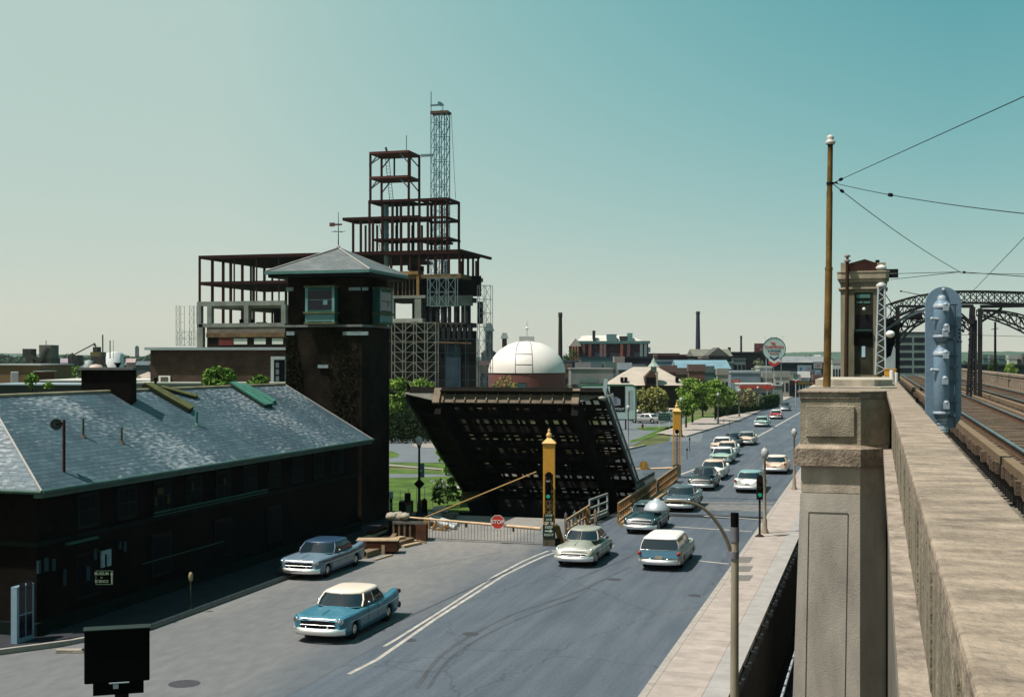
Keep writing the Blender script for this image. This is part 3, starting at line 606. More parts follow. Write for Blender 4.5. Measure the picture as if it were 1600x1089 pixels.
t=thing('portal_post','thick dark steel post beside the viaduct tower','post',(AT(1402,590,80).x,AT(1402,590,80).y,7))
b=MB(); b.bar(AT(1402.5,596,80),AT(1402.5,478,80),.26); obj('post',b,iron,t)
b=MB(); P=[AT(x,y,80) for x,y in ((1385,560),(1392,556),(1403,515),(1413,507),(1402,500),(1386,498))]; b.prism(P,(-ST*.4,CT*.4,0)); obj('gusset_plate',b,M('black_steel',(.012,.013,.014),.7),t)
b=MB(); b.bar(AT(1385,515,79),AT(1408,499,79),.13); b.bar(AT(1408,499,79),AT(1450,482,79),.13); obj('rail_pipe',b,M('grey_blue_steel',(.12,.16,.18),.5),t)
t=thing('signal_box','small dark signal box hung on the arch truss','box',AT(1432,495,82)); b=MB(); b.box(-.35,.35,-.25,.25,-.2,.2,Matrix.Translation(AT(1432,495,82))); obj('case',b,dkmetal,t); b=MB(); b.bar(AT(1432,492,82),AT(1432,480,82),.05); obj('hanger',b,dkmetal,t)
t=thing('catenary_pole','thin dark wire pole beyond the tracks at the right edge','pole',(AT(1555,590,110).x,AT(1555,590,110).y,6.6)); b=MB(); b.tube(AT(1555,592,110),AT(1555,503,110),.11,.09); obj('shaft',b,dkmetal,t); b=MB(); b.bar(AT(1549,515,110),AT(1560,513,110),.06); obj('crossarm',b,dkmetal,t)
# wires
wirem=M('wire_black',(.02,.02,.022),.6)
def wire(a,b_,lab,r=.012,sag=.0,beads=()):
    A=AT(*a);B=AT(*b_); t=thing('overhead_wire',lab,'wire',A,group='overhead wires'); m=MB(); n=14; P=[]
    for i in range(n+1): f_=i/n; p=A.lerp(B,f_); p.z-=sag*4*f_*(1-f_); P.append(p)
    m.path(P,r,5); obj('cable',m,wirem,t)
    for f_ in beads:
        m=MB(); p=A.lerp(B,f_); p.z-=sag*4*f_*(1-f_); d=(B-A).normalized(); m.tube(p-d*.1,p+d*.1,.055,n=8); obj('insulator',m,dkmetal,t)
wire((1302,286,D1),(1640,133,24),'wire climbing from the rusty pole to the upper right corner',.011,0,(.06,))
wire((1302,286,D1),(1640,338,26),'wire running level from the rusty pole to the right edge',.011,.1,(.37,))
wire((1302,288,D1),(1500,425,60),'wire descending from the rusty pole towards the trusses',.014,.15,(.05,))
wire((1391,428,80),(1500,425,60),'upper thin wire from the viaduct tower to the right',.017,0)
wire((1391,437,80),(1500,425,60),'lower slanting thin wire from the viaduct tower',.017,0)
wire((1500,425,60),(1640,435,40),'wire crossing towards the right edge above the trusses',.015,0,(.07,))
wire((1500,427,60),(1640,429,44),'thinner wire just above the level wire at the right edge',.011,0)
wire((1640,330,40),(1520,455,70),'wire slanting down from the right edge to the arch truss',.013,0)
wire((1407,455,80),(1460,465,70),'short wire with end insulator above the arch truss',.022,0,(.02,))
wire((1380,455,76),(1403,490,78),'diagonal stay from the lattice post to the arch',.03,0)
wire((1500,523,90),(1640,527,90),'low thin wire behind the centre posts',.016,0)
# ================================================================ MUSEUM BUILDING
brickD=Mbrick('dark_brick',(.012,.008,.006),(.007,.005,.004),(.010,.009,.008))  # near-black, the deep shade of the front put into the brick colour
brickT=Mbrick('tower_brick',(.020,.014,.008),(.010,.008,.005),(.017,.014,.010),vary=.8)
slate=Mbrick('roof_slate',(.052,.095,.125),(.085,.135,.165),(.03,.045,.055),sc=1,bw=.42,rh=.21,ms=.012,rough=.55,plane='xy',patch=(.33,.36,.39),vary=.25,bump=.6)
slate2=Mbrick('tower_slate',(.12,.14,.15),(.17,.19,.19),(.08,.09,.1),sc=1,bw=.4,rh=.2,ms=.012,rough=.6,plane='xy',vary=.25,bump=.5)
dkteal=M('dark_green_frame',(.008,.022,.02),.7,0,.3,2); dglaze=M('shaded_glass',(.004,.005,.008),.5,0,.2,3,spec=.03)
EZ=4.95; RA,RZ_=-30.5,7.87; EA=-25.9
def localplane(mb_pts,origin,xd,yd):
    """mesh in a plane's own axes so that slates follow the slope"""
    xd=Vector(xd).normalized(); yd=Vector(yd); yd=(yd-xd*yd.dot(xd)).normalized(); n=xd.cross(yd)
    m=Matrix((xd,yd,n)).transposed().to_4x4(); m.translation=Vector(origin); inv=m.inverted()
    return m,[inv@Vector(p) for p in mb_pts]
def slope(name,pts,xd,yd,mat,parent,th=.06,label=None):
    m,L=localplane(pts,pts[0],xd,yd); b=MB(); b.prism([(p.x,p.y,0) for p in L],(0,0,-th))
    o=obj(name,b,mat,parent,local=True,label=label); o.matrix_local=WM[parent.name].inverted()@m; WM[o.name]=m; return o
t=thing('museum_building','long low dark brick building with blue-grey slate roof along the left sidewalk','building',(-30,49,0))
ES0,ES1,RS0,RS1=35.5,63.6,38.7,62.5; BA=-35.1
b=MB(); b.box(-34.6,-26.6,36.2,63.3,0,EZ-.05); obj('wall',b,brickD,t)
b=MB(); b.box(-34.9,-26.45,36.0,63.35,.1,.55); b.box(-34.7,-26.5,36.1,63.3,3.05,3.2); obj('belt_course',b,M('belt_green',(.006,.013,.012),.7,0,.3,2),t)
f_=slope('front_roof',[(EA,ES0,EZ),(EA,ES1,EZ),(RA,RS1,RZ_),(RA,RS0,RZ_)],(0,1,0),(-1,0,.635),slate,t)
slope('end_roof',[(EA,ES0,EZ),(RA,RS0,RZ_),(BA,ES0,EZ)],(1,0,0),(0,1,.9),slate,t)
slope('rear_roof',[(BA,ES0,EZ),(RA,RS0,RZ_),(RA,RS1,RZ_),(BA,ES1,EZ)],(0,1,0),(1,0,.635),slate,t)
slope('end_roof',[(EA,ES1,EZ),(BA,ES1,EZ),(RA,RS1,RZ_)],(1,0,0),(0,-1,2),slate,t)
b=MB(); b.tube((EA+.05,ES0-.05,EZ-.02),(EA+.05,ES1+.05,EZ-.02),.075,n=8); b.tube((EA+.05,ES0-.05,EZ-.02),(BA,ES0-.05,EZ-.02),.075,n=8); b.box(EA-.3,EA,ES0,ES1,EZ-.22,EZ-.1); obj('gutter',b,M('gutter_green',(.03,.085,.068),.6,0,.4,1.5),t)
b=MB(); b.box(BA+.2,EA-.02,ES0+.02,ES1-.02,EZ-.12,EZ-.09); obj('soffit',b,dkmetal,t)
b=MB(); b.tube((RA,RS0-.1,RZ_+.02),(RA,RS1,RZ_+.02),.07,n=8); obj('ridge_cap',b,M('ochre_copper',(.30,.25,.16),.7,0,.4,1),t)
b=MB()
for A_,B_ in (((EA,ES0,EZ+.02),(RA,RS0,RZ_+.02)),((EA,ES1,EZ+.02),(RA,RS1,RZ_+.02))): b.tube(A_,B_,.04,n=6)
obj('hip_cap',b,M('hip_lead',(.38,.36,.34),.7,0,.2,3),t)
# windows and doors of the shaded front
y=39.0; i=0
while y<62:
    fr=MB(); fr.box(-26.6,-26.53,y-.62,y+.62,3.35,4.55); w=obj('window',fr,dkteal,t); pm=MB(); pm.box(-26.53,-26.515,y-.52,y+.52,3.45,4.45); obj('pane',pm,dglaze,w)
    mu=MB(); mu.box(-26.515,-26.495,y-.02,y+.02,3.45,4.45); mu.box(-26.515,-26.495,y-.52,y+.52,3.93,3.97); obj('glazing_bar',mu,dkteal,w)
    if i%2==0 and i<8:
        fr=MB(); fr.box(-26.6,-26.54,y-.7,y+.7,.9,2.5); w=obj('window',fr,dkmetal,t); pm=MB(); pm.box(-26.54,-26.52,y-.6,y+.6,1.0,2.4); obj('pane',pm,dglaze,w)
    y+=2.4; i+=1
# pale entrance door
A=onA(20,1003,-26.55); B=onA(47,1003,-26.55); y0,y1=A.y,B.y; zt=onA(47,910,-26.55).z
dfr=MB(); dfr.box(-26.62,-26.4,y0,y1,.14,zt); d=obj('entrance_door',dfr,M('pale_blue_door',(.20,.30,.38),.6,0,.15,2),t)
pm=MB(); 
for k in (0,1):
    for (za,zb2) in ((.3,1.0),(1.05,1.95),(2.05,zt-.12)):
        ya=y0+.12+k*(y1-y0-.16)/2; pm.box(-26.4,-26.385,ya,ya+(y1-y0-.3)/2,za,min(zb2,zt-.1))
obj('pane',pm,bglaze,d)

# canopy beam over the shop front and pale strips
A=onA(104,850,-26.3); B=onA(152,838,-26.3); b=MB(); b.bar((-26.3,A.y,A.z),(-26.3,B.y,A.z),.12,.08); 
A=onA(242,802,-26.3); B=onA(420,767,-26.3); b.bar((-26.35,A.y,A.z),(-26.35,B.y,A.z),.1,.05); b.bar((-26.35,A.y,A.z-.12),(-26.35,B.y,A.z-.12),.06,.04)
A=onA(226,881,-26.3); B=onA(352,846,-26.3); b.bar((-26.4,A.y,A.z),(-26.4,B.y,A.z),.04,.03)
obj('cornice_strip',b,tealp,t)
def wallrect(name,x0,y0_,x1,y1_,mat,a=-26.45,th=.06,par=None,label=None):
    A=onA(x0,y1_,a); B=onA(x1,y1_,a); C=onA(x0,y0_,a); b=MB(); b.box(a-th,a,A.y,B.y,A.z,C.z); return obj(name,b,mat,par or t,label=label)
pw=M('pale_poster',(.25,.36,.40),.6,0,.3,4); pb_=M('dim_teal_panel',(.03,.06,.07),.6,0,.2,3)
for (x0,y0_,x1,y1_) in ((60,876,64,896),(71,872,76,893),(83,874,87,892),(148,858,152,875),(187,846,190,858),(195,846,198,862),(101,890,104,915),(136,885,141,908)): wallrect('pilaster_strip',x0,y0_,x1,y1_,pb_)
pr=wallrect('poster',159,861,174,887,pw); wallrect('poster_figure',164.5,866,167,887,black,a=-26.44,th=.012,par=pr)
A=onA(248,775,-26.4)
for (x0,y0_,x1,y1_) in ((247,763,255,773),(243,777,246,790),(262,773,265,787),(300,754,303,766),(350,748,353,756)): wallrect('wall_fitting',x0,y0_,x1,y1_,M('dull_ochre',(.05,.045,.02),.7,0,.3,3),a=-26.4)
# roof furniture of the museum
RN=(.635,0,1); RP=(EA,40,EZ)
def roof(px,py): return hit(px,py,RP,RN)
tt=thing('roof_stack','big black brick chimney block standing on the slate roof','chimney',roof(180,623))
p=roof(190,624); Dp=DZ(p); 
def rect3(px0,px1,py0,py1,D): A=AT(px0,py1,D);B=AT(px1,py0,D); return A,B
b=MB(); A=AT(127,600,Dp); B=AT(203,624,Dp); zc=AT(130,578,Dp).z; 
b.box(0,(205-127)*Dp/2000,0,.75,0,zc-6.2,Matrix.Translation((A.x,A.y,6.2))@Matrix.Rotation(TH,4,'Z')); obj('brickwork',b,brickD,tt)
b=MB(); b.box(-.1,(205-127)*Dp/2000+.1,-.1,.85,0,.1,Matrix.Translation((A.x,A.y,zc))@Matrix.Rotation(TH,4,'Z')); obj('cap',b,M('grey_capstone',(.14,.14,.14),.8,0,.2,3),tt)
b=MB(); pp=AT(150,573,Dp+.3); b.lathe([(0.28,0),(.22,.1),(0,.14)],Vector((pp.x,pp.y,zc+.1)),12); obj('vent_dome',b,M('pinkish_cap',(.5,.38,.33),.7),tt)
b=MB(); pp=AT(184,573,Dp+.3); b.lathe([(0.05,0),(.1,.12),(.16,.16),(.14,.2),(0,.2)],Vector((pp.x,pp.y,zc+.1)),10); obj('vent_pipe',b,dkmetal,tt)
b=MB(); A2=AT(172,600,Dp-.15); b.box(0,.3,0,.2,0,.75,Matrix.Translation((A2.x-.1,A2.y,6.55))@Matrix.Rotation(TH,4,'Z')); b.box(-.55,0,0,.2,.2,.85,Matrix.Translation((A2.x-.1,A2.y,6.55))@Matrix.Rotation(TH,4,'Z')); obj('flashing',b,M('mossy_copper',(.09,.08,.02),.8,0,.4,3),tt)
p=roof(100,737); q_=AT(100,656,DZ(p)); tt=thing('roof_floodlight','dark round floodlight on a brown pole rising from the slate roof','floodlight',p)
b=MB(); b.tube(p,q_,.05,n=8); obj('pole',b,M('brown_iron',(.06,.02,.015),.8),tt)
b=MB(); hc=AT(88,663,DZ(p)-.1); b.tube(hc,hc+Vector((-.25,.25,.0)),.20,.16,12); obj('lamp',b,M('floodlight_grey',(.06,.065,.06),.6,0,.4,6),tt); b=MB(); b.bar(hc,q_-Vector((0,0,.1)),.04); obj('bracket',b,dkmetal,tt)
for (x,yb,yt,lb) in ((130,682,654,'upper left vent pipe of two on the slate roof'),(190,691,668,'shorter green vent pipe right of the other on the slate roof')):
    p=roof(x,yb); tt=thing('vent_pipe',lb,'pipe',p,group='vent pipes on the slate roof'); b=MB(); b.tube(p-Vector((0,0,.05)),AT(x,yt,DZ(p)),.045,n=8); obj('pipe',b,M('moss_pipe',(.07,.085,.05),.8,0,.4,6),tt)
    b=MB(); b.lathe([(.13,-.05),(.05,.06)],p,8); obj('flashing',b,M('rust_flash',(.10,.05,.03),.8),tt)
# lifted roof hatches
hm1=M('moss_green_copper',(.10,.105,.035),.75,0,.4,2); hm2=M('verdigris_copper',(.06,.20,.15),.7,0,.3,2)
def hatch(lb,q4,mt,lift=.12):
    P=[roof(*c) for c in q4]; n=Vector(RN).normalized(); tt=thing('roof_hatch',lb,'hatch',P[0],group='copper hatches on the slate roof')
    b=MB(); b.prism([p+n*lift for p in P],n*.08); obj('cover',b,mt,tt)
    b=MB()
    for i in range(4): b.bar(P[i]+n*.02,P[(i+1)%4]+n*.02,.05,lift*1.3)
    obj('frame',b,M('hatch_frame',(.03,.04,.03),.8),tt); return tt
hatch('long moss green copper hatch lying down the slope right of the chimney block',[(222,604),(234,603),(301,640),(293,645)],hm1)
hatch('narrow upper plank-like copper flap beside the moss green hatch',[(246,607),(254,606),(308,620),(304,623)],hm1,.05)
hatch('verdigris green copper hatch near the right end of the slate roof',[(356,602),(366,601),(425,635),(412,637)],hm2)
hatch('short verdigris flap at the right end of the ridge',[(372,603),(382,602),(430,628),(424,631)],hm2,.05)
p=roof(307,663); tt=thing('vent_pipe','teal vent pipe below the moss green hatch','pipe',p,group='vent pipes on the slate roof'); b=MB(); b.tube(p-Vector((0,0,.05)),AT(307,643,DZ(p)),.07,n=8); obj('pipe',b,hm2,tt); b=MB(); b.lathe([(.13,-.05),(.07,.06)],p,8); obj('flashing',b,hm2,tt)
tt=thing('snow_guard','single snow guard iron at the ridge','bracket',roof(243,606)); b=MB(); p=roof(243,606); b.tube(p,p+Vector((0,0,.35)),.06,n=8); obj('iron',b,dkmetal,tt); b=MB(); b.ball(p+Vector((0,0,.4)),.09); obj('cap',b,dkmetal,tt)
# hanging direction sign
A=onA(163,902,-25.2); tt=thing('museum_sign','small black hanging sign with arrow, reading MUSEUM OF SCIENCE','sign',A)
D=DZ(A); wS=27*D/2000; hS=22*D/2000; Rm=Matrix.Translation(A)@Matrix.Rotation(TH,4,'Z')
b=MB(); b.box(-wS/2,wS/2,0,.05,-hS/2,hS/2,Rm); obj('board',b,black,tt)
b=MB(); 
for (x0,x1,z0,z1) in ((-wS/2,wS/2,hS/2-.02,hS/2),(-wS/2,wS/2,-hS/2,-hS/2+.02),(wS/2-.02,wS/2,-hS/2,hS/2),(-wS/2,-wS/2+.02,-hS/2,hS/2)): b.box(x0,x1,-.01,0,z0,z1,Rm)
obj('border',b,M('sign_olive',(.35,.42,.28),.6),tt)
b=MB()
def txt(b,s,size,lx,lz,M_,sx=1,y=-.012,ext=.004):
    vs,fs=textmesh(s,size,ext); b.add(vs,fs,False,M_@Matrix.Translation((lx,y,lz))@Matrix.Rotation(R(90),4,'X')@Matrix.Diagonal((sx,1,1,1)))
txt(b,'MUSEUM',.13,-.09,.13,Rm,.95); txt(b,'OF',.06,-.09,.0,Rm); txt(b,'SCIENCE',.13,-.09,-.13,Rm,.9); obj('lettering',b,M('sign_cream',(.7,.75,.5),.6,0,.05,1),tt)
b=MB(); b.box(.235,.265,-.015,-.005,-.2,.12,Rm); b.prism([Rm@Vector(p) for p in ((.2,-.005,.1),(.3,-.005,.1),(.25,-.005,.2))],Vector((ST,-CT,0))*.01); obj('arrow',b,MATS['sign_cream'],tt)
b=MB(); b.bar(A+Vector((0,.05,hS/2)),Vector((-26.6,A.y+.05,A.z+hS/2+.3)),.03); obj('bracket',b,dkmetal,tt)
# ---------------------------------------------------------------- bridge tender's tower
t=thing('tender_tower','dark brick control tower with hipped slate roof and green bay windows','tower',(-29.4,67,0))
X0,X1,S0,S1=-31.65,-27.1,65.0,69.1; ZE=14.05
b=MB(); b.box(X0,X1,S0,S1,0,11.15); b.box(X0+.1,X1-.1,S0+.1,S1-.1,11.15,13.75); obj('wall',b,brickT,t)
b=MB(); b.box(X0-.06,X1+.06,S0-.06,S1+.06,11.0,11.12); obj('belt_course',b,M('belt_stone',(.16,.18,.17),.8,0,.3,2),t)
b=MB(); b.box(X0-.7,X1+.75,S0-.75,S1+.75,13.72,13.95); obj('soffit',b,dkmetal,t)
b=MB(); e=.82
for P in (((X0-e,S0-e),(X1+e,S0-e)),((X1+e,S0-e),(X1+e,S1+e)),((X1+e,S1+e),(X0-e,S1+e)),((X0-e,S1+e),(X0-e,S0-e))): b.bar((P[0][0],P[0][1],13.98),(P[1][0],P[1][1],13.98),.14,.16)
obj('gutter',b,tealp2,t)
ap=Vector(((X0+X1)/2,(S0+S1)/2,15.5)); c4=[Vector((X0-e,S0-e,ZE)),Vector((X1+e,S0-e,ZE)),Vector((X1+e,S1+e,ZE)),Vector((X0-e,S1+e,ZE))]
for i,(xd,yd) in enumerate((((1,0,0),(0,1,.5)),((0,1,0),(-1,0,.5)),((-1,0,0),(0,-1,.5)),((0,-1,0),(1,0,.5)))): slope('roof_slope',[c4[i],c4[(i+1)%4],ap],xd,yd,slate2,t)
b=MB()
for c_ in c4: b.tube(c_+Vector((0,0,.03)),ap+Vector((0,0,.03)),.05,n=6)
obj('hip_cap',b,M('hip_lead',(.38,.36,.34)),t)
w=thing('weathervane','thin iron weathervane with pennant on the tower roof','weathervane',ap)
b=MB(); b.tube(ap,ap+Vector((0,0,2.05)),.035,.015,6); obj('rod',b,iron,w)
b=MB()
for dz,l in ((.95,.42),(.95,-.42)): b.tube(ap+Vector((0,0,dz)),ap+Vector((l,.0,dz)),.015,n=5)
b.tube(ap+Vector((-.1,-.35,.95)),ap+Vector((.1,.35,.95)),.015,n=5); obj('compass_arms',b,iron,w)
b=MB(); b.bar(ap+Vector((-.5,-.1,1.35)),ap+Vector((.2,.05,1.35)),.03,.1); b.bar(ap+Vector((-.5,-.1,1.35)),ap+Vector((-.2,-.05,1.35)),.02,.22); obj('vane',b,M('vane_rust',(.12,.06,.05),.7),w)
b=MB(); b.ball(ap+Vector((0,0,.06)),.12); obj('finial',b,M('hip_lead',(.38,.36,.34)),w)
# bays: front and right
def bay(name,cx,cy,rz,wd):
    m=Matrix.Translation((cx,cy,0))@Matrix.Rotation(rz,4,'Z')
    bb=MB(); bb.box(-wd/2,wd/2,-.45,0,11.25,13.15,m); fr=obj('bay_window',bb,tealp,t)
    bb=MB(); bb.box(-wd/2+.16,wd/2-.16,-.46,-.45,11.95,12.98,m); obj('pane',bb,bglaze,fr)
    bb=MB(); bb.box(-wd/2-.06,wd/2+.06,-.55,0,13.15,13.25,m); bb.box(-wd/2-.08,wd/2+.08,-.58,0,11.72,11.82,m); bb.box(-wd/2-.06,wd/2+.06,-.52,0,11.15,11.25,m); obj('ledge',bb,M('mossy_ledge',(.09,.11,.05),.8,0,.4,3),fr)
    bb=MB(); bb.box(-wd/2,-wd/2+.15,-.475,-.45,11.25,13.15,m); bb.box(wd/2-.15,wd/2,-.475,-.45,11.25,13.15,m); bb.box(-wd/2+.15,wd/2-.15,-.468,-.45,11.3,11.7,m); bb.box(.2,.45,-.475,-.462,12.2,12.45,m); obj('casing',bb,M('bay_pale_teal',(.10,.25,.24),.6,0,.3,2),fr)
    bb=MB(); bb.box(-wd/2+.16,wd/2-.16,-.475,-.462,12.45,12.5,m); obj('glazing_bar',bb,tealp,fr)
cxm=(onS(479,500,64.6).x+onS(522,500,64.6).x)/2; wdm=onS(522,500,64.6).x-onS(479,500,64.6).x+.1
bay('front',cxm,S0,0,wdm)
bay('side',X1,(onA(593,500,-26.7).y+onA(611,500,-26.7).y)/2+.0,R(90),1.9)
stt=M('trim_pale_blue',(.20,.28,.28),.7,0,.3,2)
for (x0,x1,y0,y1) in ((447,458,449,455),(545,563,449,454),(566,575,449,454)):
    A=onS(x0,y1,64.95);B=onS(x1,y0,64.95); b=MB(); b.box(A.x,B.x,64.93,65.0,A.z,B.z); obj('stone_trim',b,stt,t)
for (x0,x1,y0,y1) in ((497,513,570,575),(536,575,518,524),(448,460,518,524)):
    A=onS(x0,y1,64.9);B=onS(x1,y0,64.9); b=MB(); b.box(A.x,B.x,64.86,65.0,A.z,B.z); obj('stone_trim',b,stt,t)
iv=MB(); rr=random.Random(3)
for i in range(2600):
    k=rr.random(); x=X0+.05+rr.random()*(1.0 if k<.4 else 4.3); z=rr.uniform(4,10.8)
    if k<.4 and x>X0+.5+ (10.8-z)*.25: continue
    if k>=.4 and (x-X0)/4.4+ (z/16)*.5<.85: continue
    iv.leaf((x,S0-.06,z),.09,rr)
obj('ivy',iv,M('ivy_leaves',(.018,.019,.007),.9,0,.4,2),t,kind='stuff')
# ================================================================ RAISED BRIDGE LEAF
HS,TS,TZ=85.5,73.8,7.13
LA,LB=-15.4,-27.9
UA=(Vector((0,TS,TZ))-Vector((0,HS,0))); LL=UA.length; U_=UA.normalized(); N_=Vector((0,-U_.z,U_.y)); 
if N_.z>0: N_=-N_      # underside direction, down and towards the camera
def LF(a,u,n=0): return Vector((a,HS,0))+U_*u+N_*n
def lbox(mb,a0,a1,u0,u1,n0,n1):
    vs=[LF(a,u,n) for n in (n0,n1) for u in (u0,u1) for a in (a0,a1)]
    mb.add(vs,[(0,2,3,1),(4,5,7,6),(0,1,5,4),(2,6,7,3),(0,4,6,2),(1,3,7,5)])
t=thing('bridge_leaf','raised black steel drawbridge leaf seen from below, tilted over the channel','bridge leaf',(-21.5,85.5,0))
ug=M('leaf_black_steel',(.012,.011,.010),.85,0,.4,2,.2,20)
mg=MB()
for a in (-17.1,-25.6): mg_=MB(); lbox(mg_,a-.2,a+.2,-2.5,LL-.1,.15,1.35); obj('main_girder',mg_,ug,t)
i=0; u=.4
while u<LL-.3:
    fb=MB(); lbox(fb,-25.4,-17.3,u-.07,u+.07,.12,.62); obj('floor_beam',fb,ug,t); u+=1.9
a=-25.2; 
while a<-17.3:
    sb=MB(); lbox(sb,a-.06,a+.06,-.5,LL-.15,.10,.34); obj('stringer',sb,ug,t); a+=.73
# open deck: plates with rows of holes
dk=MB(); rr=random.Random(5)
a=-25.4; cols=[]
while a<-15.75: cols.append(a); a+=.50
u=-.5; rows=[]
while u<LL-.6:
    pat=((.55,.52),(.30,.13),(.20,.11),(.20,.11),(.26,.13))
    for gap,hole in pat:
        rows.append((u,u+gap,hole)); u+=gap+hole
for (u0,u1,h_) in rows: lbox(dk,-25.5,-15.4,u0,min(u1,LL),0,.05)
for (u0,u1,h_) in rows:
    if u1>LL-.5: continue
    for i,a in enumerate(cols):
        open_=(rr.random()<(.93 if h_>.2 else .6))
        w_=.17 if open_ else .502
        a0=a; lbox(dk,a0,a0+w_,u1,u1+h_,0,.05)
    if h_>.2:
        for i,a in enumerate(cols): 
            for kk in range(3): lbox(dk,a+.16,a+.502,u1+.12+kk*.14,u1+.135+kk*.14,.0,.04)
obj('open_deck',dk,M('grating_steel',(.02,.018,.010),.8,0,.4,3),t)
for a0,a1 in ((-27.9,-25.5),(-15.6,-15.4)):
    sd=MB(); lbox(sd,a0,a1,-.3,LL,-.12,-.04); obj('sidewalk_deck',sd,ug,t)
# tip fascia with ribs
fa=MB(); lbox(fa,-25.75,-16.95,LL-.05,LL+.05,-.02,.62); obj('tip_fascia',fa,M('tip_pale_steel',(.15,.12,.085),.8,0,.35,1.5,streak=(1,1,.4)),t)  # fascia steel paler than the rest of the leaf
for i in range(13):
    fr=MB(); a=-25.3+i*.68; lbox(fr,a-.035,a+.035,LL+.05,LL+.16,-.1,.55); obj('tip_rib',fr,M('tip_rib',(.20,.15,.09),.8,0,.3,3),t)
for a in (-25.75,-17.1): p_=MB(); lbox(p_,a-.22,a+.22,LL+.0,LL+.2,-.3,.72); obj('girder_end',p_,M('girder_end_paint',(.22,.17,.12),.8,0,.3,2),t)
tp=MB(); lbox(tp,-27.6,-15.5,LL-.06,LL+.1,-.42,-.02); obj('tip_beam',tp,ug,t)
hd=MB(); lbox(hd,-27.2,-15.6,LL-.3,LL-.2,-.55,-.5); obj('tip_handrail',hd,ug,t)
for a0,a1 in ((-25.75,-27.9),(-16.9,-15.5)):
    bk=MB(); P=[LF(a0,LL,-.1),LF(a0,LL,.55),LF(a1,LL,.05),LF(a1,LL,-.05)]; bk.prism(P,U_*.06); obj('tip_bracket',bk,M('bracket_grey',(.17,.165,.14),.8,0,.3,2),t)
    for k in range(1,7):
        u=LL-k*1.95; bk=MB(); bk.prism([LF(a0,u,-.04),LF(a0,u,.7),LF(a1,u,.1),LF(a1,u,-.04)],U_*.06); obj('bracket',bk,ug,t)
# side railings of the leaf
for a,lb in ((-15.42,'right'),(-27.88,'left')):
    M('leaf_rail_grey',(.16,.21,.22),.6,0,.3,3)
    rl=MB(); 
    lbox(rl,a-.05,a+.05,-.2,LL+.1,-.72,-.6); lbox(rl,a-.03,a+.03,-.2,LL,-.2,-.12)
    u=0
    while u<LL: lbox(rl,a-.03,a+.03,u,u+.05,-.62,-.1); u+=.14
    obj('side_railing',rl,ug if lb=='left' else M('leaf_rail_grey',(.16,.21,.22),.6,0,.3,3),t)
    for k in range(7):
        rl=MB(); lbox(rl,a-.06,a+.06,k*2.0,k*2.0+.12,-.78,.1)
        obj('rail_post',rl,ug if lb=='left' else MATS['leaf_rail_grey'],t)
    ob=MB(); lbox(ob,a-.06,a+.06,-.3,LL,-.1,.22); obj('edge_beam',ob,M('edge_beam_steel',(.05,.06,.06),.7,0,.3,3),t)
cw=MB(); cw.box(-25.3,-17.3,86.2,88.5,-.02,.02); 
pit=MB(); pit.box(-25.4,-15.3,85.4,85.5,-5,-.05)
b=MB(); p=AT(947,592,DZ(LF(-15.4,LL))); q_=AT(943,626,DZ(LF(-15.4,LL))); b.bar(p,q_,.22,.12); obj('standing_post',b,M('pale_post',(.30,.40,.41),.6,0,.1,3),t)
b=MB(); P=AT(941,622,DZ(LF(-15.4,LL))-.2); b.ball(P,.25,.5); b.bar(P,P+Vector((.6,.3,.2)),.12); obj('latch',b,M('latch_pale',(.35,.35,.32),.7),t)
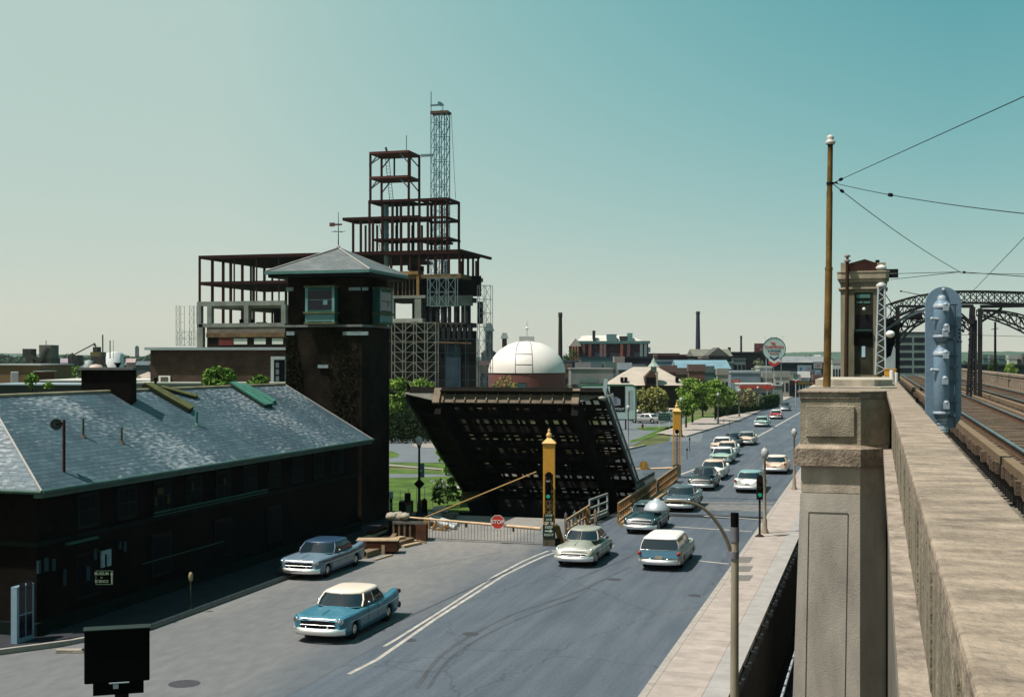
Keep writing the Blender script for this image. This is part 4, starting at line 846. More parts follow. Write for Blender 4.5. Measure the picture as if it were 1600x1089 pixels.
# ================================================================ GATES
def mast(px,py,lb,signs):
    p=G(px,py,.1 if not signs else 0); D=DZ(p); k=1.0
    t=thing('gate_mast',lb,'mast',p,0,group='yellow gate masts'); hw=.25
    b=MB(); b.box(-.3,.3,-.3,.3,0,.9); obj('base',b,M('mast_base_dirty',(.10,.09,.06),.8,0,.4,3),t,local=True)
    b=MB()
    for sx in (-1,1):
        for sy in (-1,1): b.box(sx*hw-.04,sx*hw+.04,sy*hw-.04,sy*hw+.04,.9,3.6)
    obj('corner_post',b,yel,t,local=True)
    b=MB(); n=9
    for i in range(n):
        z0=.9+i*.3;z1=z0+.3
        for (A,B) in (((-hw,-hw),(hw,-hw)),((-hw,hw),(hw,hw)),((hw,-hw),(hw,hw)),((-hw,-hw),(-hw,hw))):
            b.bar((A[0],A[1],z0),(B[0],B[1],z1),.05,.02); b.bar((B[0],B[1],z0),(A[0],A[1],z1),.05,.02)
    obj('lattice',b,yeld,t,local=True)
    b=MB(); b.box(-.29,.29,-.29,.29,3.55,5.05); obj('upper_case',b,yel,t,local=True,bevel=.01)
    b=MB(); b.lathe([(.32*1.414,5.03),(.35*1.414,5.08),(.2,5.28),(.1,5.36)],n=4,smooth=False,square=True); b.lathe([(.08,5.3),(.13,5.4),(.15,5.48),(.1,5.56),(.05,5.6),(.07,5.66),(.05,5.74),(0,5.8)],n=12); obj('finial',b,M('mast_top_paint',(.60,.36,.12),.55,0,.15,3),t,local=True)
    b=MB(); b.tube((0,-.292,3.5),(0,-.305,3.5),.17,n=16); obj('opening',b,black,t,local=True)
    b=MB()
    b.box(-.02,.06,-.02,.06,.9,3.5); obj('inner_rod',b,M('rod_grey',(.2,.2,.18),.6),t,local=True)
    if signs:
        b=MB(); b.box(-.16,.10,-.42,-.28,2.3,3.2); tl=obj('traffic_light',b,black,t,local=True,bevel=.02)
        for z,m_ in ((3.02,dkmetal),(2.75,dkmetal),(2.47,M('green_signal_lens',(.02,.5,.3),.3,emit=(.05,.8,.5,.15)))):
            b=MB(); b.tube((-.03,-.42,z),(-.03,-.44,z),.10,n=12); obj('lens',b,m_,tl,local=True)
            b=MB(); b.tube((-.03,-.44,z+.02),(-.03,-.56,z+.03),.115,.105,10,cap=False); obj('visor',b,dkmetal,tl,local=True)
        b=MB(); b.box(-.13,.05,-.47,-.43,3.2,3.24); obj('hood',b,galv,tl,local=True)
        sgn=M('sign_dark_green',(.015,.04,.025),.6,0,.3,3); let=M('sign_letter_pale',(.55,.6,.5),.6)
        for (z0,z1,w_,L) in ((1.22,1.62,.25,(('STOP',.155,1.52),('LINE',.155,1.32))),(.48,1.06,.30,(('KEEP',.19,.94),('RIGHT',.17,.57)))):
            b=MB(); b.box(-w_,w_*.95,-.335,-.305,z0,z1); so_=obj('sign_plate',b,sgn,t,local=True)
            b=MB()
            for s_,sz,z in L: txt(b,s_,sz,0,z,Matrix.Identity(4),.95,-.336)
            if z0<1: b.box(-.2,.06,-.343,-.336,.73,.79); b.prism([(.05,-.336,.67),(.05,-.336,.85),(.2,-.336,.76)],(0,-.007,0))
            obj('lettering',b,let,so_,local=True)
        b=MB(); b.box(.3,.55,-.15,.15,.02,.35); obj('machine_box',b,dkmetal,t,local=True)
    t.rotation_euler=(0,0,TH*.75); return t
mast(858,852,'near yellow lattice gate mast with green light and STOP LINE sign',True)
mast(1057.5,744,'far yellow lattice gate mast beyond the raised bridge leaf',False)
armm=M('gate_arm_paint',(.52,.36,.22),.6,0,.3,1.5)
def gate(lb,A,B,zg,sign):
    """A at the mast, B the free end; pickets hang down to the road"""
    t=thing('barrier_gate',lb,'gate',(A+B)/2,group='barrier gates')
    b=MB(); b.tube(A,B,.085,.05,10); obj('arm',b,armm,t)
    n=int((B-A).length/.17); pm_=M('picket_grey',(.16,.15,.14),.7,0,.3,4)
    for i in range(2,n-4):
        pk=MB(); p=A.lerp(B,i/n); pk.tube(p,(p.x,p.y,max(.12,zg)),.012,n=4); obj('picket',pk,pm_,t)
    pk=MB()
    q0=A.lerp(B,2/n); q1=A.lerp(B,(n-5)/n); pk.tube((q0.x,q0.y,.12),(q1.x,q1.y,.12),.018,n=5); obj('bottom_wire',pk,pm_,t)
    return t
A=onS(845,826,61.5); B=onS(636,808,61.5); t=gate('near lowered barrier gate with red STOP disc across the closed lanes',A,B,.12,True)
C=onS(777.5,815.5,61.35); b=MB(); k=11.8*DZ(C)/2000; Rm=Matrix.Translation(C)@Matrix.Rotation(TH*.5,4,'Z')
oc=lambda r_,y:[Rm@Vector((r_*math.cos(PI/8+i*PI/4),y,r_*math.sin(PI/8+i*PI/4))) for i in range(8)]
nv=Rm.to_3x3()@Vector((0,.03,0))
b.prism(oc(k,0),nv); s_=obj('stop_sign',b,M('sign_red',(.50,.035,.02),.45,0,.1,3),t)
b=MB(); 
for i in range(8): P=oc(k*.99,-.004);Q=oc(k*.92,-.004); b.add([P[i],P[(i+1)%8],Q[(i+1)%8],Q[i]],[(0,1,2,3)])
txt(b,'STOP',.27,0,0,Rm,1.0,-.01); obj('lettering',b,whitep,s_)
b=MB(); 
for f_ in (.2,.55): p=A.lerp(B,f_); b.box(p.x-.04,p.x+.04,p.y-.06,p.y+.06,p.z-.25,p.z-.05)
obj('lamp',b,iron,t)
p1_=AT(838,737,63.2); p2_=AT(655,812,66); t2=MB(); t2.tube(p1_,p2_,.035,n=6); obj('stay_rod',t2,M('stay_yellow',(.42,.25,.07),.6),t)
A=onS(1052,731,100.5); B=onS(988,733,100.5); t=gate('far lowered barrier gate with yellow disc seen beside the raised leaf',A,B,.1,False)
C=onS(1006,727.5,100.3); b=MB(); b.tube(C,C+Vector((0,.04,0)),7.2*DZ(C)/2000,n=20,smooth=False); s_=obj('disc_sign',b,M('disc_dark_yellow',(.28,.16,.02),.6,0,.3,6),t)
b=MB(); b.box(C.x-.03,C.x+.03,C.y-.02,C.y,C.z-.2,C.z+.22); obj('bar',b,yel,s_)
# railings along the carriageway edge
t=thing('bridge_railing','rusty yellow timber railing along the edge of the open lanes beside the leaf','railing',(-15.2,76,0))
brn=M('rusty_ochre_timber',(.24,.13,.045),.8,0,.5,2); brn2=M('bleached_rail',(.32,.22,.13),.8,0,.3,2)
def rail(p0,p1,h=1.15,n=None,parent=None,step=.75,rails=(1.1,.62),mat=None,mat2=None):
    A=G(*p0);B=G(*p1); L=(B-A).length; n=n or max(1,int(L/step))
    for i in range(n+1): b=MB(); p=A.lerp(B,i/n); b.box(p.x-.045,p.x+.045,p.y-.045,p.y+.045,0,h); obj('baluster',b,mat or brn,parent)
    b=MB(); u=Vector((0,0,1))
    for z in rails: b.bar(A+u*z,B+u*z,.10,.12 if z>1 else .07)
    b.bar(A+u*.16,B+u*.16,.2,.16); obj('rail',b,mat2 or brn2,parent)
rail((966,818),(1024,775),1.15,parent=t); rail((1027,776),(1057,752),1.1,parent=t,step=.6)
t=thing('bridge_railing','broken grey and brown railing between the near gate mast and the channel','railing',(-15.6,67,0))
rail((884,848),(921,821),1.0,parent=t,step=.9,mat=wood,mat2=brn2)
rail((921,818),(949,806),1.35,parent=t,step=1.3,rails=(1.3,.85,.4),mat=galv,mat2=M('grey_rail_paint',(.28,.31,.28),.7,0,.3,3))
t=thing('pipe_railing','dark grey picket panel behind the yellow railing right of the leaf','railing',G(1000,790)); 
b=MB(); A=G(994,793);B=G(1022,774)
for i in range(19): b=MB(); p=A.lerp(B,i/18); b.box(p.x-.03,p.x+.03,p.y-.03,p.y+.03,0,1.55); obj('picket',b,M('slate_paint',(.14,.17,.17),.7,0,.2,3),t)
b=MB(); b.bar(A+Vector((0,0,1.55)),B+Vector((0,0,1.55)),.1); b.bar(A+Vector((0,0,.12)),B+Vector((0,0,.12)),.08); obj('rail',b,iron,t)
b=MB(); p=G(949,828); t=thing('kerb_timber','bleached timber kerb under the yellow railing','kerb',G(985,815)); A=G(967,822);B=G(1052,760); b=MB(); b.bar(A+Vector((.2,0,.12)),B+Vector((.2,0,.12)),.35,.24); obj('beam',b,brn2,t); b=MB(); b.bar(A+Vector((0,0,.3)),B+Vector((0,0,.3)),.08,.06); obj('cap',b,brn2,t)
# boards leaning at the mast
for (P0,P1,w_,m_,lb) in (((878,850),(870,822),.28,yeld,'leaning faded yellow board right of the near gate mast'),((885,838),(884,803),.14,M('purple_grey_post',(.14,.10,.11),.8),'short pointed grey-purple post beside the broken railing'),((899,829),(898,800),.16,M('teal_grey_post',(.10,.16,.17),.8),'short teal-grey post beside the broken railing'),((918,826),(917,796),.2,brn,'rusty brown stub post on the broken railing'),((931,820),(930,798),.15,brn2,'pale stub post on the broken railing')):
    g0=G(*P0); t=thing('post' if w_<.25 else 'leaning_board',lb,'post' if w_<.25 else 'board',g0); tp_=AT(P1[0],P1[1],DZ(g0)); b=MB(); b.bar(g0,tp_,w_,.06 if w_>.25 else w_); obj('board' if w_>.25 else 'stake',b,m_,t); b=MB(); b.tube(tp_,tp_+Vector((0,0,.12)),w_*.4,.01,6); obj('tip',b,m_,t)
# ================================================================ BUILDING UNDER CONSTRUCTION
t=thing('steel_frame_building','tall stepped building under construction, open dark red steel frame and concrete floors','building',(-60,190,0))
S0_=179.0
def ax(px): return onS(px,500,S0_).x
def az(py,px=560): return onS(px,py,S0_).z
def sdepth(pxnear,pxfar): return onA(pxfar,500,ax(pxnear)).y
cconc=M('raw_concrete',(.20,.22,.20),.9,0,.3,.5,.2,6); board=M('brown_boards',(.13,.085,.04),.9,0,.5,.8)
deckm=M('deck_underside',(.03,.012,.010),.9,0,.3,.3)
def deck(x0,x1,s1,zt,th,mat=deckm,name='floor_deck'):
    b=MB(); b.box(ax(x0),ax(x1),S0_,s1,zt-th,zt); return obj(name,b,mat,t)
def col(a,s,z0,z1,w=.42,mat=rsteel):
    w*=.72; b=MB(); b.box(a-w/2,a+w/2,s-w/2,s+w/2,z0,z1); obj('column',b,mat,t)
def beam(a0,s0,a1,s1,z,w=.4,mat=rsteel,nm='beam',h=None): b=MB(); b.bar((a0,s0,z),(a1,s1,z),w,h or w); obj(nm,b,mat,t)
sL=201.0; sR=sdepth(717,749)
zA=az(395,500); z2=az(437,500); z3=az(469,500); z4=az(505,500); z5=az(524,500)
# left wing
deck(311,600,sL,zA,.5); deck(311,600,sL,z2,.5)
for px in (311,330,365,400,435,470,505,540): col(ax(px)+.0,S0_+.2,z3,zA,.40 if px==311 else .26)
for s in (183,186.5,189,193,197,201):
    col(ax(311)+.1,s,z4,zA,.5)
for px in (350,372,385,420,450,480): col(ax(px),sL-.3,z4,zA,.5)
for px in (340,375,410,445): col(ax(px),190,z4,zA,.35)
b=MB(); b.box(ax(311)-.2,ax(446),S0_-.3,S0_+.6,z3-.7,z3); obj('concrete_beam',b,cconc,t)
b=MB(); b.box(ax(311)-.2,ax(446),S0_-.3,S0_+.6,z4-.5,z4+.1); obj('concrete_beam',b,cconc,t)
for px in (312,328.5,386,444): b=MB(); b.box(ax(px)-.38,ax(px)+.38,S0_-.32,S0_+.5,z4,z3-.6); obj('concrete_column',b,cconc,t)
b=MB(); b.box(ax(311)-.2,ax(311)+.8,S0_-.3,S0_+.5,2,z4); obj('concrete_column',b,cconc,t)
deck(328,446,sL,z3-.7,.35,cconc); deck(328,446,sL,z4-.1,.35,cconc)
for (x0,x1,y0,y1) in ((400,432,478,502),(345,366,495,506),(372,388,500,504),(418,440,498,504)):
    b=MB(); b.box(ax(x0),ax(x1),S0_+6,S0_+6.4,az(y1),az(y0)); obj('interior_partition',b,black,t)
b=MB(); b.box(ax(324),ax(446),S0_-.2,S0_+.4,az(519),z4-.5); obj('spandrel_wall',b,M('grey_block_wall',(.15,.13,.11),.9,0,.4,.6),t)
b=MB(); b.box(ax(324),ax(446),S0_-.4,S0_+.4,az(526),az(519)); obj('spandrel_wall',b,board,t)
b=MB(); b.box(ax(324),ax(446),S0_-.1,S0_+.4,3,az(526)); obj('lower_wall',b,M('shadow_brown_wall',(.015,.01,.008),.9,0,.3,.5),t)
b=MB(); b.box(ax(343),ax(366),S0_-.25,S0_-.1,az(539),az(525)); obj('red_panel',b,M('red_board',(.13,.022,.018),.8,0,.2,1),t)
for x0,x1 in ((366,387),(398,416),(426,443)): b=MB(); b.box(ax(x0),ax(x1),S0_-.2,S0_-.1,az(537.5),az(528)); obj('pale_window',b,M('pale_glazed_opening',(.5,.55,.52),.5,0,.05,1),t)
# wide block to the right
def front_deck(px0,pxc,pxf,y,th,mat=deckm): deck(px0,pxc,sdepth(pxc,pxf),az(y,pxc),th,mat)
deck(600,717,sR+.5,zA,.6)
for px in (610,626,640,654,668,680,690,700,717): col(ax(px),S0_+.3,az(430),zA,.45)
for s in (181.5,184,186.5,sR): col(ax(717)-.2,s,az(430),zA,.4)
for px in (622,648,675): col(ax(px),sL,az(430),zA,.6)
b=MB(); b.box(ax(622),ax(634),S0_+4,S0_+8,az(421),az(412)); obj('machine_room',b,black,t)
# boards level and the dark storeys
b=MB(); b.box(ax(606),ax(655),S0_-.5,S0_+2,az(431),az(426)); obj('formwork_edge',b,M('orange_formwork',(.22,.13,.05),.9,0,.5,.8),t)
deck(605,720,sR+1,az(431),.6,board)
b=MB(); b.box(ax(606),ax(735),S0_+5,S0_+5.4,az(463),az(431)); b.box(ax(606),ax(650),S0_+1.4,S0_+1.6,az(463),az(431)); obj('storey_shade',b,M('storey_shade_black',(.006,.005,.005),.9,0,.3,1),t)  # dark sheets stand in for the deep shade between the floor slabs
for i,px in enumerate((614,621,628,633,639,645)): b=MB(); b.box(ax(px)-.06,ax(px)+.06,S0_+.2,S0_+.4,az(463),az(431)); obj('formwork_prop',b,board,t)
b=MB(); b.box(ax(652),ax(656),S0_-.4,S0_,az(463),az(430)); obj('formwork_post',b,MATS['orange_formwork'],t)
b=MB(); b.box(ax(606),ax(666),S0_-.4,S0_+.8,az(467.5),az(463)); obj('concrete_beam',b,cconc,t)
for px,w_ in ((611,.55),(654,.5)): b=MB(); b.box(ax(px)-w_,ax(px)+w_,S0_-.35,S0_+.5,az(500),az(467)); obj('concrete_column',b,cconc,t)
deck(609,728,sdepth(728,745),az(466),.7,M('dark_slab',(.04,.04,.035),.9,0,.3,.5))
b=MB(); b.box(ax(666),ax(738),S0_-.1,S0_+.3,az(480),az(464)); obj('upstand',b,M('greenish_dark_slab',(.04,.06,.055),.9,0,.4,.8),t)
for px in (662,672,682,691,701,711,722,728): col(ax(px),S0_+.4,az(510),az(478),.6,M('dark_column',(.02,.022,.025),.9,0,.3,1))
for px in (620,640,650,666,687,705,725): col(ax(px),S0_+8,az(505),az(470),1.0,MATS['dark_column'])
b=MB(); b.box(ax(618),ax(648),S0_+9,S0_+9.4,az(499),az(474)); b.box(ax(611),ax(617),S0_+9,S0_+9.4,az(498),az(466)); b.box(ax(611),ax(656),S0_+9,S0_+9.4,az(481),az(466)); obj('storey_shade',b,MATS['storey_shade_black'],t)  # black sheets fill these openings with interior shade
deck(609,728,sdepth(728,745),az(505),.7,MATS['dark_slab'])
b=MB(); b.box(ax(608),ax(665),S0_-1.4,S0_,az(504),az(499)); obj('loading_platform',b,M('pale_platform',(.30,.31,.28),.8,0,.3,1),t)
for i in range(9): b=MB(); x=ax(668+i*8.2); b.box(x-.25,x+.25,S0_,S0_+.8,az(530),az(508)); obj('pier',b,MATS['dark_column'],t)
b=MB(); b.box(ax(662),ax(742),S0_+.5,S0_+.9,az(530),az(518)); b.box(ax(606),ax(664),S0_+.5,S0_+.9,0,az(506)); b.box(ax(664),ax(742),S0_+.2,S0_+.9,0,az(530)); obj('lower_wall',b,M('dark_masonry',(.006,.006,.006),.85,0,.4,.6),t)  # shade of the lower storeys is put into this near-black colour
b=MB(); b.box(ax(697),ax(720),S0_+.0,S0_+.2,1,az(541)); obj('tarpaulin',b,M('blue_tarpaulin',(.025,.045,.065),.5,0,.4,.6),t)
b=MB(); b.bar((ax(680),S0_-.4,az(535)),(ax(738),S0_-.4,az(537)),.5,.2); b.bar((ax(606),S0_-1.5,az(533)),(ax(668),S0_-1.5,az(534)),.15,.1); obj('plank_walk',b,board,t)
# upper steps
def levels(px0,px1,pxf,ys,cols_,cols_back,w=.42,bot=395):
    s1=sdepth(px1,pxf); 
    for px in cols_: col(ax(px),S0_+.2,az(bot),az(ys[0]),w)
    for px in cols_back: col(onS(px,500,s1).x,s1-.2,az(bot),onS(px,ys[0],S0_).z-.0,w*.9)
    return s1
sB=levels(535,653,690,(340,),(551,563,582,597,612,626,638,653),(572,590,605,620,645,660),.42)
sBd=sdepth(699,717)-7
deck(535,653,sBd+7,az(339.5),.45)
beam(ax(653),S0_,ax(699),S0_,az(344),.35); beam(ax(653),S0_,ax(653),sBd+7,az(343),.35); beam(ax(699),S0_,ax(699),sBd+7,az(345),.35); beam(ax(653),sBd+7,ax(699),sBd+7,az(345),.35)
for y in (374,): 
    deck(582,640,sBd+6,az(y),.3); beam(ax(640),S0_,ax(700),S0_,az(y+2),.35); beam(ax(700),S0_,ax(700),sBd+7,az(y+2),.35); beam(ax(582),sBd+7,ax(700),sBd+7,az(y+1),.35)
    deck(655,690,sBd+7,az(y+4),.3)
sC=sdepth(699,717)
for px in (577,597,613,626,638,655,668,680,690,699): col(ax(px),S0_+.1,az(395),az(316),.42)
for px in (577,600,626,655,680,699): col(ax(px),sC,az(395),az(316),.42)
deck(577,640,sC,az(315.5),.25); beam(ax(577),S0_,ax(699),S0_,az(316),.38); beam(ax(577),sC,ax(699),sC,az(316),.38); beam(ax(577),S0_,ax(577),sC,az(316),.38); beam(ax(699),S0_,ax(699),sC,az(316),.38); beam(ax(668),S0_,ax(668),sC,az(316),.3); beam(ax(655),S0_,ax(655),sC,az(316),.3)
deck(668,690,sC,az(315.8),.25)
# topmost tower
sT2=sdepth(640,657)
for px in (577,637): col(ax(px)+.1,S0_+.2,az(316),az(239),.4); col(ax(px)+.1,sT2,az(316),az(239),.4)
for px in (600,625): col(ax(px)+.1,S0_+4,az(277),az(236),.3)
deck(577,638.5,sT2+.4,az(238.5),.35,M('red_primer_bright',(.09,.022,.016),.8,0,.3,1)); deck(577,638.5,sT2+.4,az(277),.35,MATS['red_primer_bright'])
for z0,z1 in ((277,239),(316,277)):
    for (xa,xb) in ((577,592),(638.5,623)):
        for s in (S0_+.2,sT2): b=MB(); b.bar((ax(xa),s,az(z0-18)),(ax(xb),s,az(z1+2)),.16); obj('brace',b,M('brace_blue_grey',(.06,.09,.11),.7),t)
    b=MB(); b.bar((ax(577),S0_,az(z0-18)),(ax(577),sT2,az(z1)),.14); obj('brace',b,MATS['brace_blue_grey'],t)
b=MB(); b.bar((ax(598),S0_+2,az(240)),(ax(595),S0_+2,az(229)),.25); b.bar((ax(624),S0_+3,az(240)),(ax(624),S0_+3,az(210)),.08); obj('derrick_stub',b,iron,t)
# top right low deck of the wide block overhang
beam(ax(717),S0_,ax(717),sR+6,az(395),.4)
# loose ladder and figures of braces
def lad(px0,py0,px1,py1,w_,D,m_,lb,nm='ladder',n=12):
    P=AT(px0,py0,D);Q=AT(px1,py1,D); tt=thing(nm,lb,nm,P); off=Vector((CT,ST,0))*w_/2
    for sg in (-1,1): b=MB(); b.bar(P+off*sg,Q+off*sg,.07); obj('stile',b,m_,tt)
    for i in range(n): b=MB(); p=P.lerp(Q,(i+.5)/n); b.bar(p-off,p+off,.05); obj('rung',b,m_,tt)
lad(612,316,604,238,.55,196,MATS['brace_blue_grey'],'long steep ladder inside the topmost steel storeys',n=16)
lad(597,394,590,348,.55,196,MATS['brace_blue_grey'],'ladder left of the pale blue chute, between steel floors')
# rubbish chute
tt=thing('debris_chute','pale blue jointed debris chute hanging down the steel frame','chute',AT(604,425,194)); b=MB(); 
for i in range(9):
    y0=425-i*12; b=MB(); b.tube(AT(604-(i*.05),y0,194),AT(604-.05*(i+1),y0-12,194),.36,.42,10); obj('chute_section',b,M('chute_blue',(.20,.33,.40),.5,0,.2,1),tt)
# hoist tower
hb=M('hoist_blue_steel',(.05,.15,.20),.6,0,.3,1)
D=205; tt=thing('hoist_tower','very tall blue lattice hoist tower rising above the steel frame','hoist tower',AT(688,620,D))
base=AT(688,640,D); W_=1.30; topz=AT(688,176,D).z; Rm=Matrix.Translation((base.x,base.y,0))@Matrix.Rotation(TH*.2,4,'Z')
xs_=(-W_,-W_*.33,W_*.33,W_)
for x in xs_:
    for y in (-W_*.7,W_*.7): b=MB(); b.bar(Rm@Vector((x,y,1)),Rm@Vector((x,y,topz)),.12); obj('mast',b,hb,tt)
z=1; i=0; 
while z<topz-1:
    b=MB()
    for y in (-W_*.7,W_*.7):
        b.bar(Rm@Vector((-W_,y,z)),Rm@Vector((W_,y,z)),.09)
        for j in range(3):
            a0,a1=xs_[j],xs_[j+1]
            if (i+j)%2: a0,a1=a1,a0
            b.bar(Rm@Vector((a0,y,z)),Rm@Vector((a1,y,z+2.0)),.07)
    for x in (-W_,W_): b.bar(Rm@Vector((x,-W_*.7,z)),Rm@Vector((x,W_*.7,z+2)),.07)
    obj('lattice_bay',b,hb,tt); z+=2.0; i+=1
b=MB(); b.box(-W_-.1,W_+.2,-1,1,topz-.3,topz+.1,Rm); obj('head_platform',b,M('platform_brown',(.10,.06,.035),.8),tt)
b=MB(); b.box(-W_-.1,W_*.6,-.9,-.7,topz+.9,topz+1.15,Rm); b.bar(Rm@Vector((-W_,-.8,topz)),Rm@Vector((-W_,-.8,topz+1)),.1); b.bar(Rm@Vector((W_*.5,-.8,topz)),Rm@Vector((W_*.5,-.8,topz+1)),.1); b.tube(Rm@Vector((0,-.6,topz+1.35)),Rm@Vector((0,.4,topz+1.35)),.3,n=12); obj('sheave_frame',b,hb,tt)
b=MB(); b.bar(Rm@Vector((-W_,-.8,topz)),Rm@Vector((-W_,-.8,topz+3.2)),.09); obj('lightning_rod',b,dkmetal,tt)
b=MB(); zz_=AT(660,244,D).z; b.box(-3.2,-W_,-.3,.3,zz_,zz_+.35,Rm); obj('tie_bridge',b,M('tie_blue',(.12,.22,.27),.6),tt)
b=MB(); b.bar(AT(705,176,D),AT(712,312,D),.05); obj('cable',b,wirem,tt)
# scaffold towers
scm=M('scaffold_tube',(.17,.18,.15),.6,0,.3,1); scm2=M('scaffold_blue',(.13,.20,.22),.6,0,.3,1)
def scaff(lb,x0,x1,y0,y1,D,nx,nz,mat,w_=.10,brace='v',dep=1.8):
    A=AT(x0,y1,D); tt=thing('scaffolding',lb,'scaffolding',A,group='scaffold towers round the construction site')
    wd=(x1-x0)*D/2000; hh=(y1-y0)*D/2000; m=Matrix.Translation(A)@Matrix.Rotation(TH*.5,4,'Z')
    for i in range(nx+1):
        for y in (0,dep): b=MB(); b.bar(m@Vector((wd*i/nx,y,0)),m@Vector((wd*i/nx,y,hh)),w_); obj('standard',b,mat,tt)
    for k in range(nz+1):
        b=MB(); z=hh*k/nz
        for y in (0,dep): b.bar(m@Vector((0,y,z)),m@Vector((wd,y,z)),w_*.7)
        obj('ledger',b,mat,tt)
    for k in range(nz):
        b=MB()
        for i in range(nx):
            z0=hh*k/nz; z1=hh*(k+1)/nz; xa=wd*i/nx; xb=wd*(i+1)/nx; xm=(xa+xb)/2
            if brace=='x': b.bar(m@Vector((xa,0,z0)),m@Vector((xb,0,z1)),w_*.7); b.bar(m@Vector((xb,0,z0)),m@Vector((xa,0,z1)),w_*.7)
            elif brace=='v':
                if i%2: b.bar(m@Vector((xa,0,z0)),m@Vector((xb,0,z1)),w_)
                else: b.bar(m@Vector((xb,0,z0)),m@Vector((xa,0,z1)),w_)
        obj('brace',b,mat,tt)
    return tt
scaff('beige zigzag scaffold bays at the foot of the building behind the control tower',612,682,504,612,174,4,7,scm,.09,'v')
scaff('blue-grey netted scaffold on the right edge of the building',746,767,446,618,186,2,8,M('scaffold_faint',(.10,.14,.15),.7),.07,'x')
scaff('pale scaffold tower far left, nearer the frame',296,303,478,540,190,1,5,M('scaffold_pale',(.40,.43,.40),.6),.06,'x')
scaff('pale scaffold tower far left, outermost',275,281,478,540,190,1,5,MATS['scaffold_pale'],.06,'x')
scaff('low pale scaffold joining the two outer towers',277,300,518,540,191,2,2,MATS['scaffold_pale'],.05,'x')
scaff('scaffold bay on the shaded upper storeys',668,712,434,478,177,3,2,scm2,.08,'x')
scaff('thin blue scaffold along the lower right wall',664,745,530,615,177.5,5,4,M('scaffold_dark_blue',(.03,.05,.065),.7),.08,'n')
# ================================================================ TOWN AND HORIZON
def rgba(*c): return c
_bm={}
def bmat(c,v=.2,s=.3):
    k=tuple(round(x,3) for x in c)
    if k not in _bm: _bm[k]=M('wall_%d'%len(_bm),c,.85,0,v,s)
    return _bm[k]
def bld(name,lb,x0,x1,yt,D,c,dep=None,yb=None,cols=0,rows=0,wc=None,roof=None,rc=None,rh=0,cat='building',wy=(.15,.85),ww=.6,rz=0,ov=.0,group=None,bands=None):
    z1=H-(yt-YH)*D/2000; z0=0 if yb is None else H-(yb-YH)*D/2000; wd=(x1-x0)*D/2000; dep=dep or wd*.6
    xm=(x0+x1)/2; base=AT(xm,YH,D); base.z=z0; tt=thing(name,lb,cat,base,TH+rz,group)
    h=z1-z0; b=MB(); b.box(-wd/2,wd/2,0,dep,0,h); obj('wall',b,bmat(c),tt,local=True)
    wm=bmat(wc or (.02,.03,.045),.2)
    for r in range(rows):
        for k in range(cols):
            xc=-wd/2+wd*(k+.5)/cols; zc=h*(wy[0]+(wy[1]-wy[0])*(r+.5)/rows); hw_=wd/cols*ww/2; hh_=h*(wy[1]-wy[0])/rows*.32
            b=MB(); b.box(xc-hw_,xc+hw_,-.06,.0,zc-hh_,zc+hh_); obj('window',b,wm,tt,local=True)
    rm=bmat(rc or (.3,.3,.28))
    if roof=='flat': b=MB(); b.box(-wd/2-ov-.15,wd/2+ov+.15,-ov-.15,dep+.15,h,h+(rh or .4)); obj('roof',b,rm,tt,local=True)
    elif roof=='gable_x':  # ridge runs left-right
        b=MB(); o_=ov or .4; b.prism([(-wd/2-o_,-o_,h-.1),(-wd/2-o_,dep/2,h+rh),(-wd/2-o_,dep+o_,h-.1)],(wd+2*o_,0,0)); obj('roof',b,rm,tt,local=True)
    elif roof=='gable_y':
        b=MB(); o_=ov or .3; b.prism([(-wd/2-o_,-o_,h),(0,-o_,h+rh),(wd/2+o_,-o_,h)],(0,dep+2*o_,0)); obj('roof',b,rm,tt,local=True)
    elif roof=='hip':
        b=MB(); o_=ov or .5; X=wd/2+o_; q_=min(dep*.5,wd*.4); b.add([(-X,-o_,h),(X,-o_,h),(X,dep+o_,h),(-X,dep+o_,h),(-X+q_,dep/2,h+rh),(X-q_,dep/2,h+rh)],[(0,1,5,4),(1,2,5),(2,3,4,5),(3,0,4),(3,2,1,0)]); obj('roof',b,rm,tt,local=True)
    for (f0,f1,cc) in (bands or ()):
        b=MB(); b.box(-wd/2-.03,wd/2+.03,-.1,0,h*f0,h*f1); obj('band',b,bmat(cc),tt,local=True)
    return tt,wd,h,dep
def lp(D): return D/2000
# museum wing and things behind the slate roof
tt,wd,h,dp=bld('brick_wing','long low dark brick wing with pale flat roof edge behind the slate roof',235,452,547,95,(.06,.032,.018),dep=9,roof='flat',rc=(.36,.42,.44),rh=.2,ov=.2)
for c_ in tt.children:
    if c_.name.startswith('wall'): c_.data.materials[0]=Mbrick('wing_brick',(.085,.045,.026),(.05,.028,.018),(.07,.05,.035))
b=MB(); x=(248.5-343.5)*95/2000; b.box(x,x+.85,-.12,0,H-(601-YH)*95/2000,H-(587-YH)*95/2000); f_=obj('window',b,whitep,tt,local=True); b=MB(); b.box(x+.15,x+.7,-.14,-.12,H-(599-YH)*95/2000,H-(589-YH)*95/2000); obj('pane',b,M('brownish_pane',(.10,.08,.05),.4),f_,local=True)
k=95/2000; b=MB(); b.box((425-343.5)*k,(447-343.5)*k,-.5,0,H-(612-YH)*k,H-(557-YH)*k); f_=obj('doorway_frame',b,M('pale_door_frame',(.42,.47,.47),.6),tt,local=True)
b=MB(); b.box((430-343.5)*k,(447-343.5)*k,-.53,-.5,H-(608-YH)*k,H-(562-YH)*k); obj('recess',b,black,f_,local=True)
for i in range(4): b=MB(); b.box((433-343.5)*k,(438-343.5)*k,-.56,-.53,H-(606-i*10.5-YH)*k,H-(598-i*10.5-YH)*k); obj('pane',b,M('dim_pane',(.10,.16,.17),.4),f_,local=True)
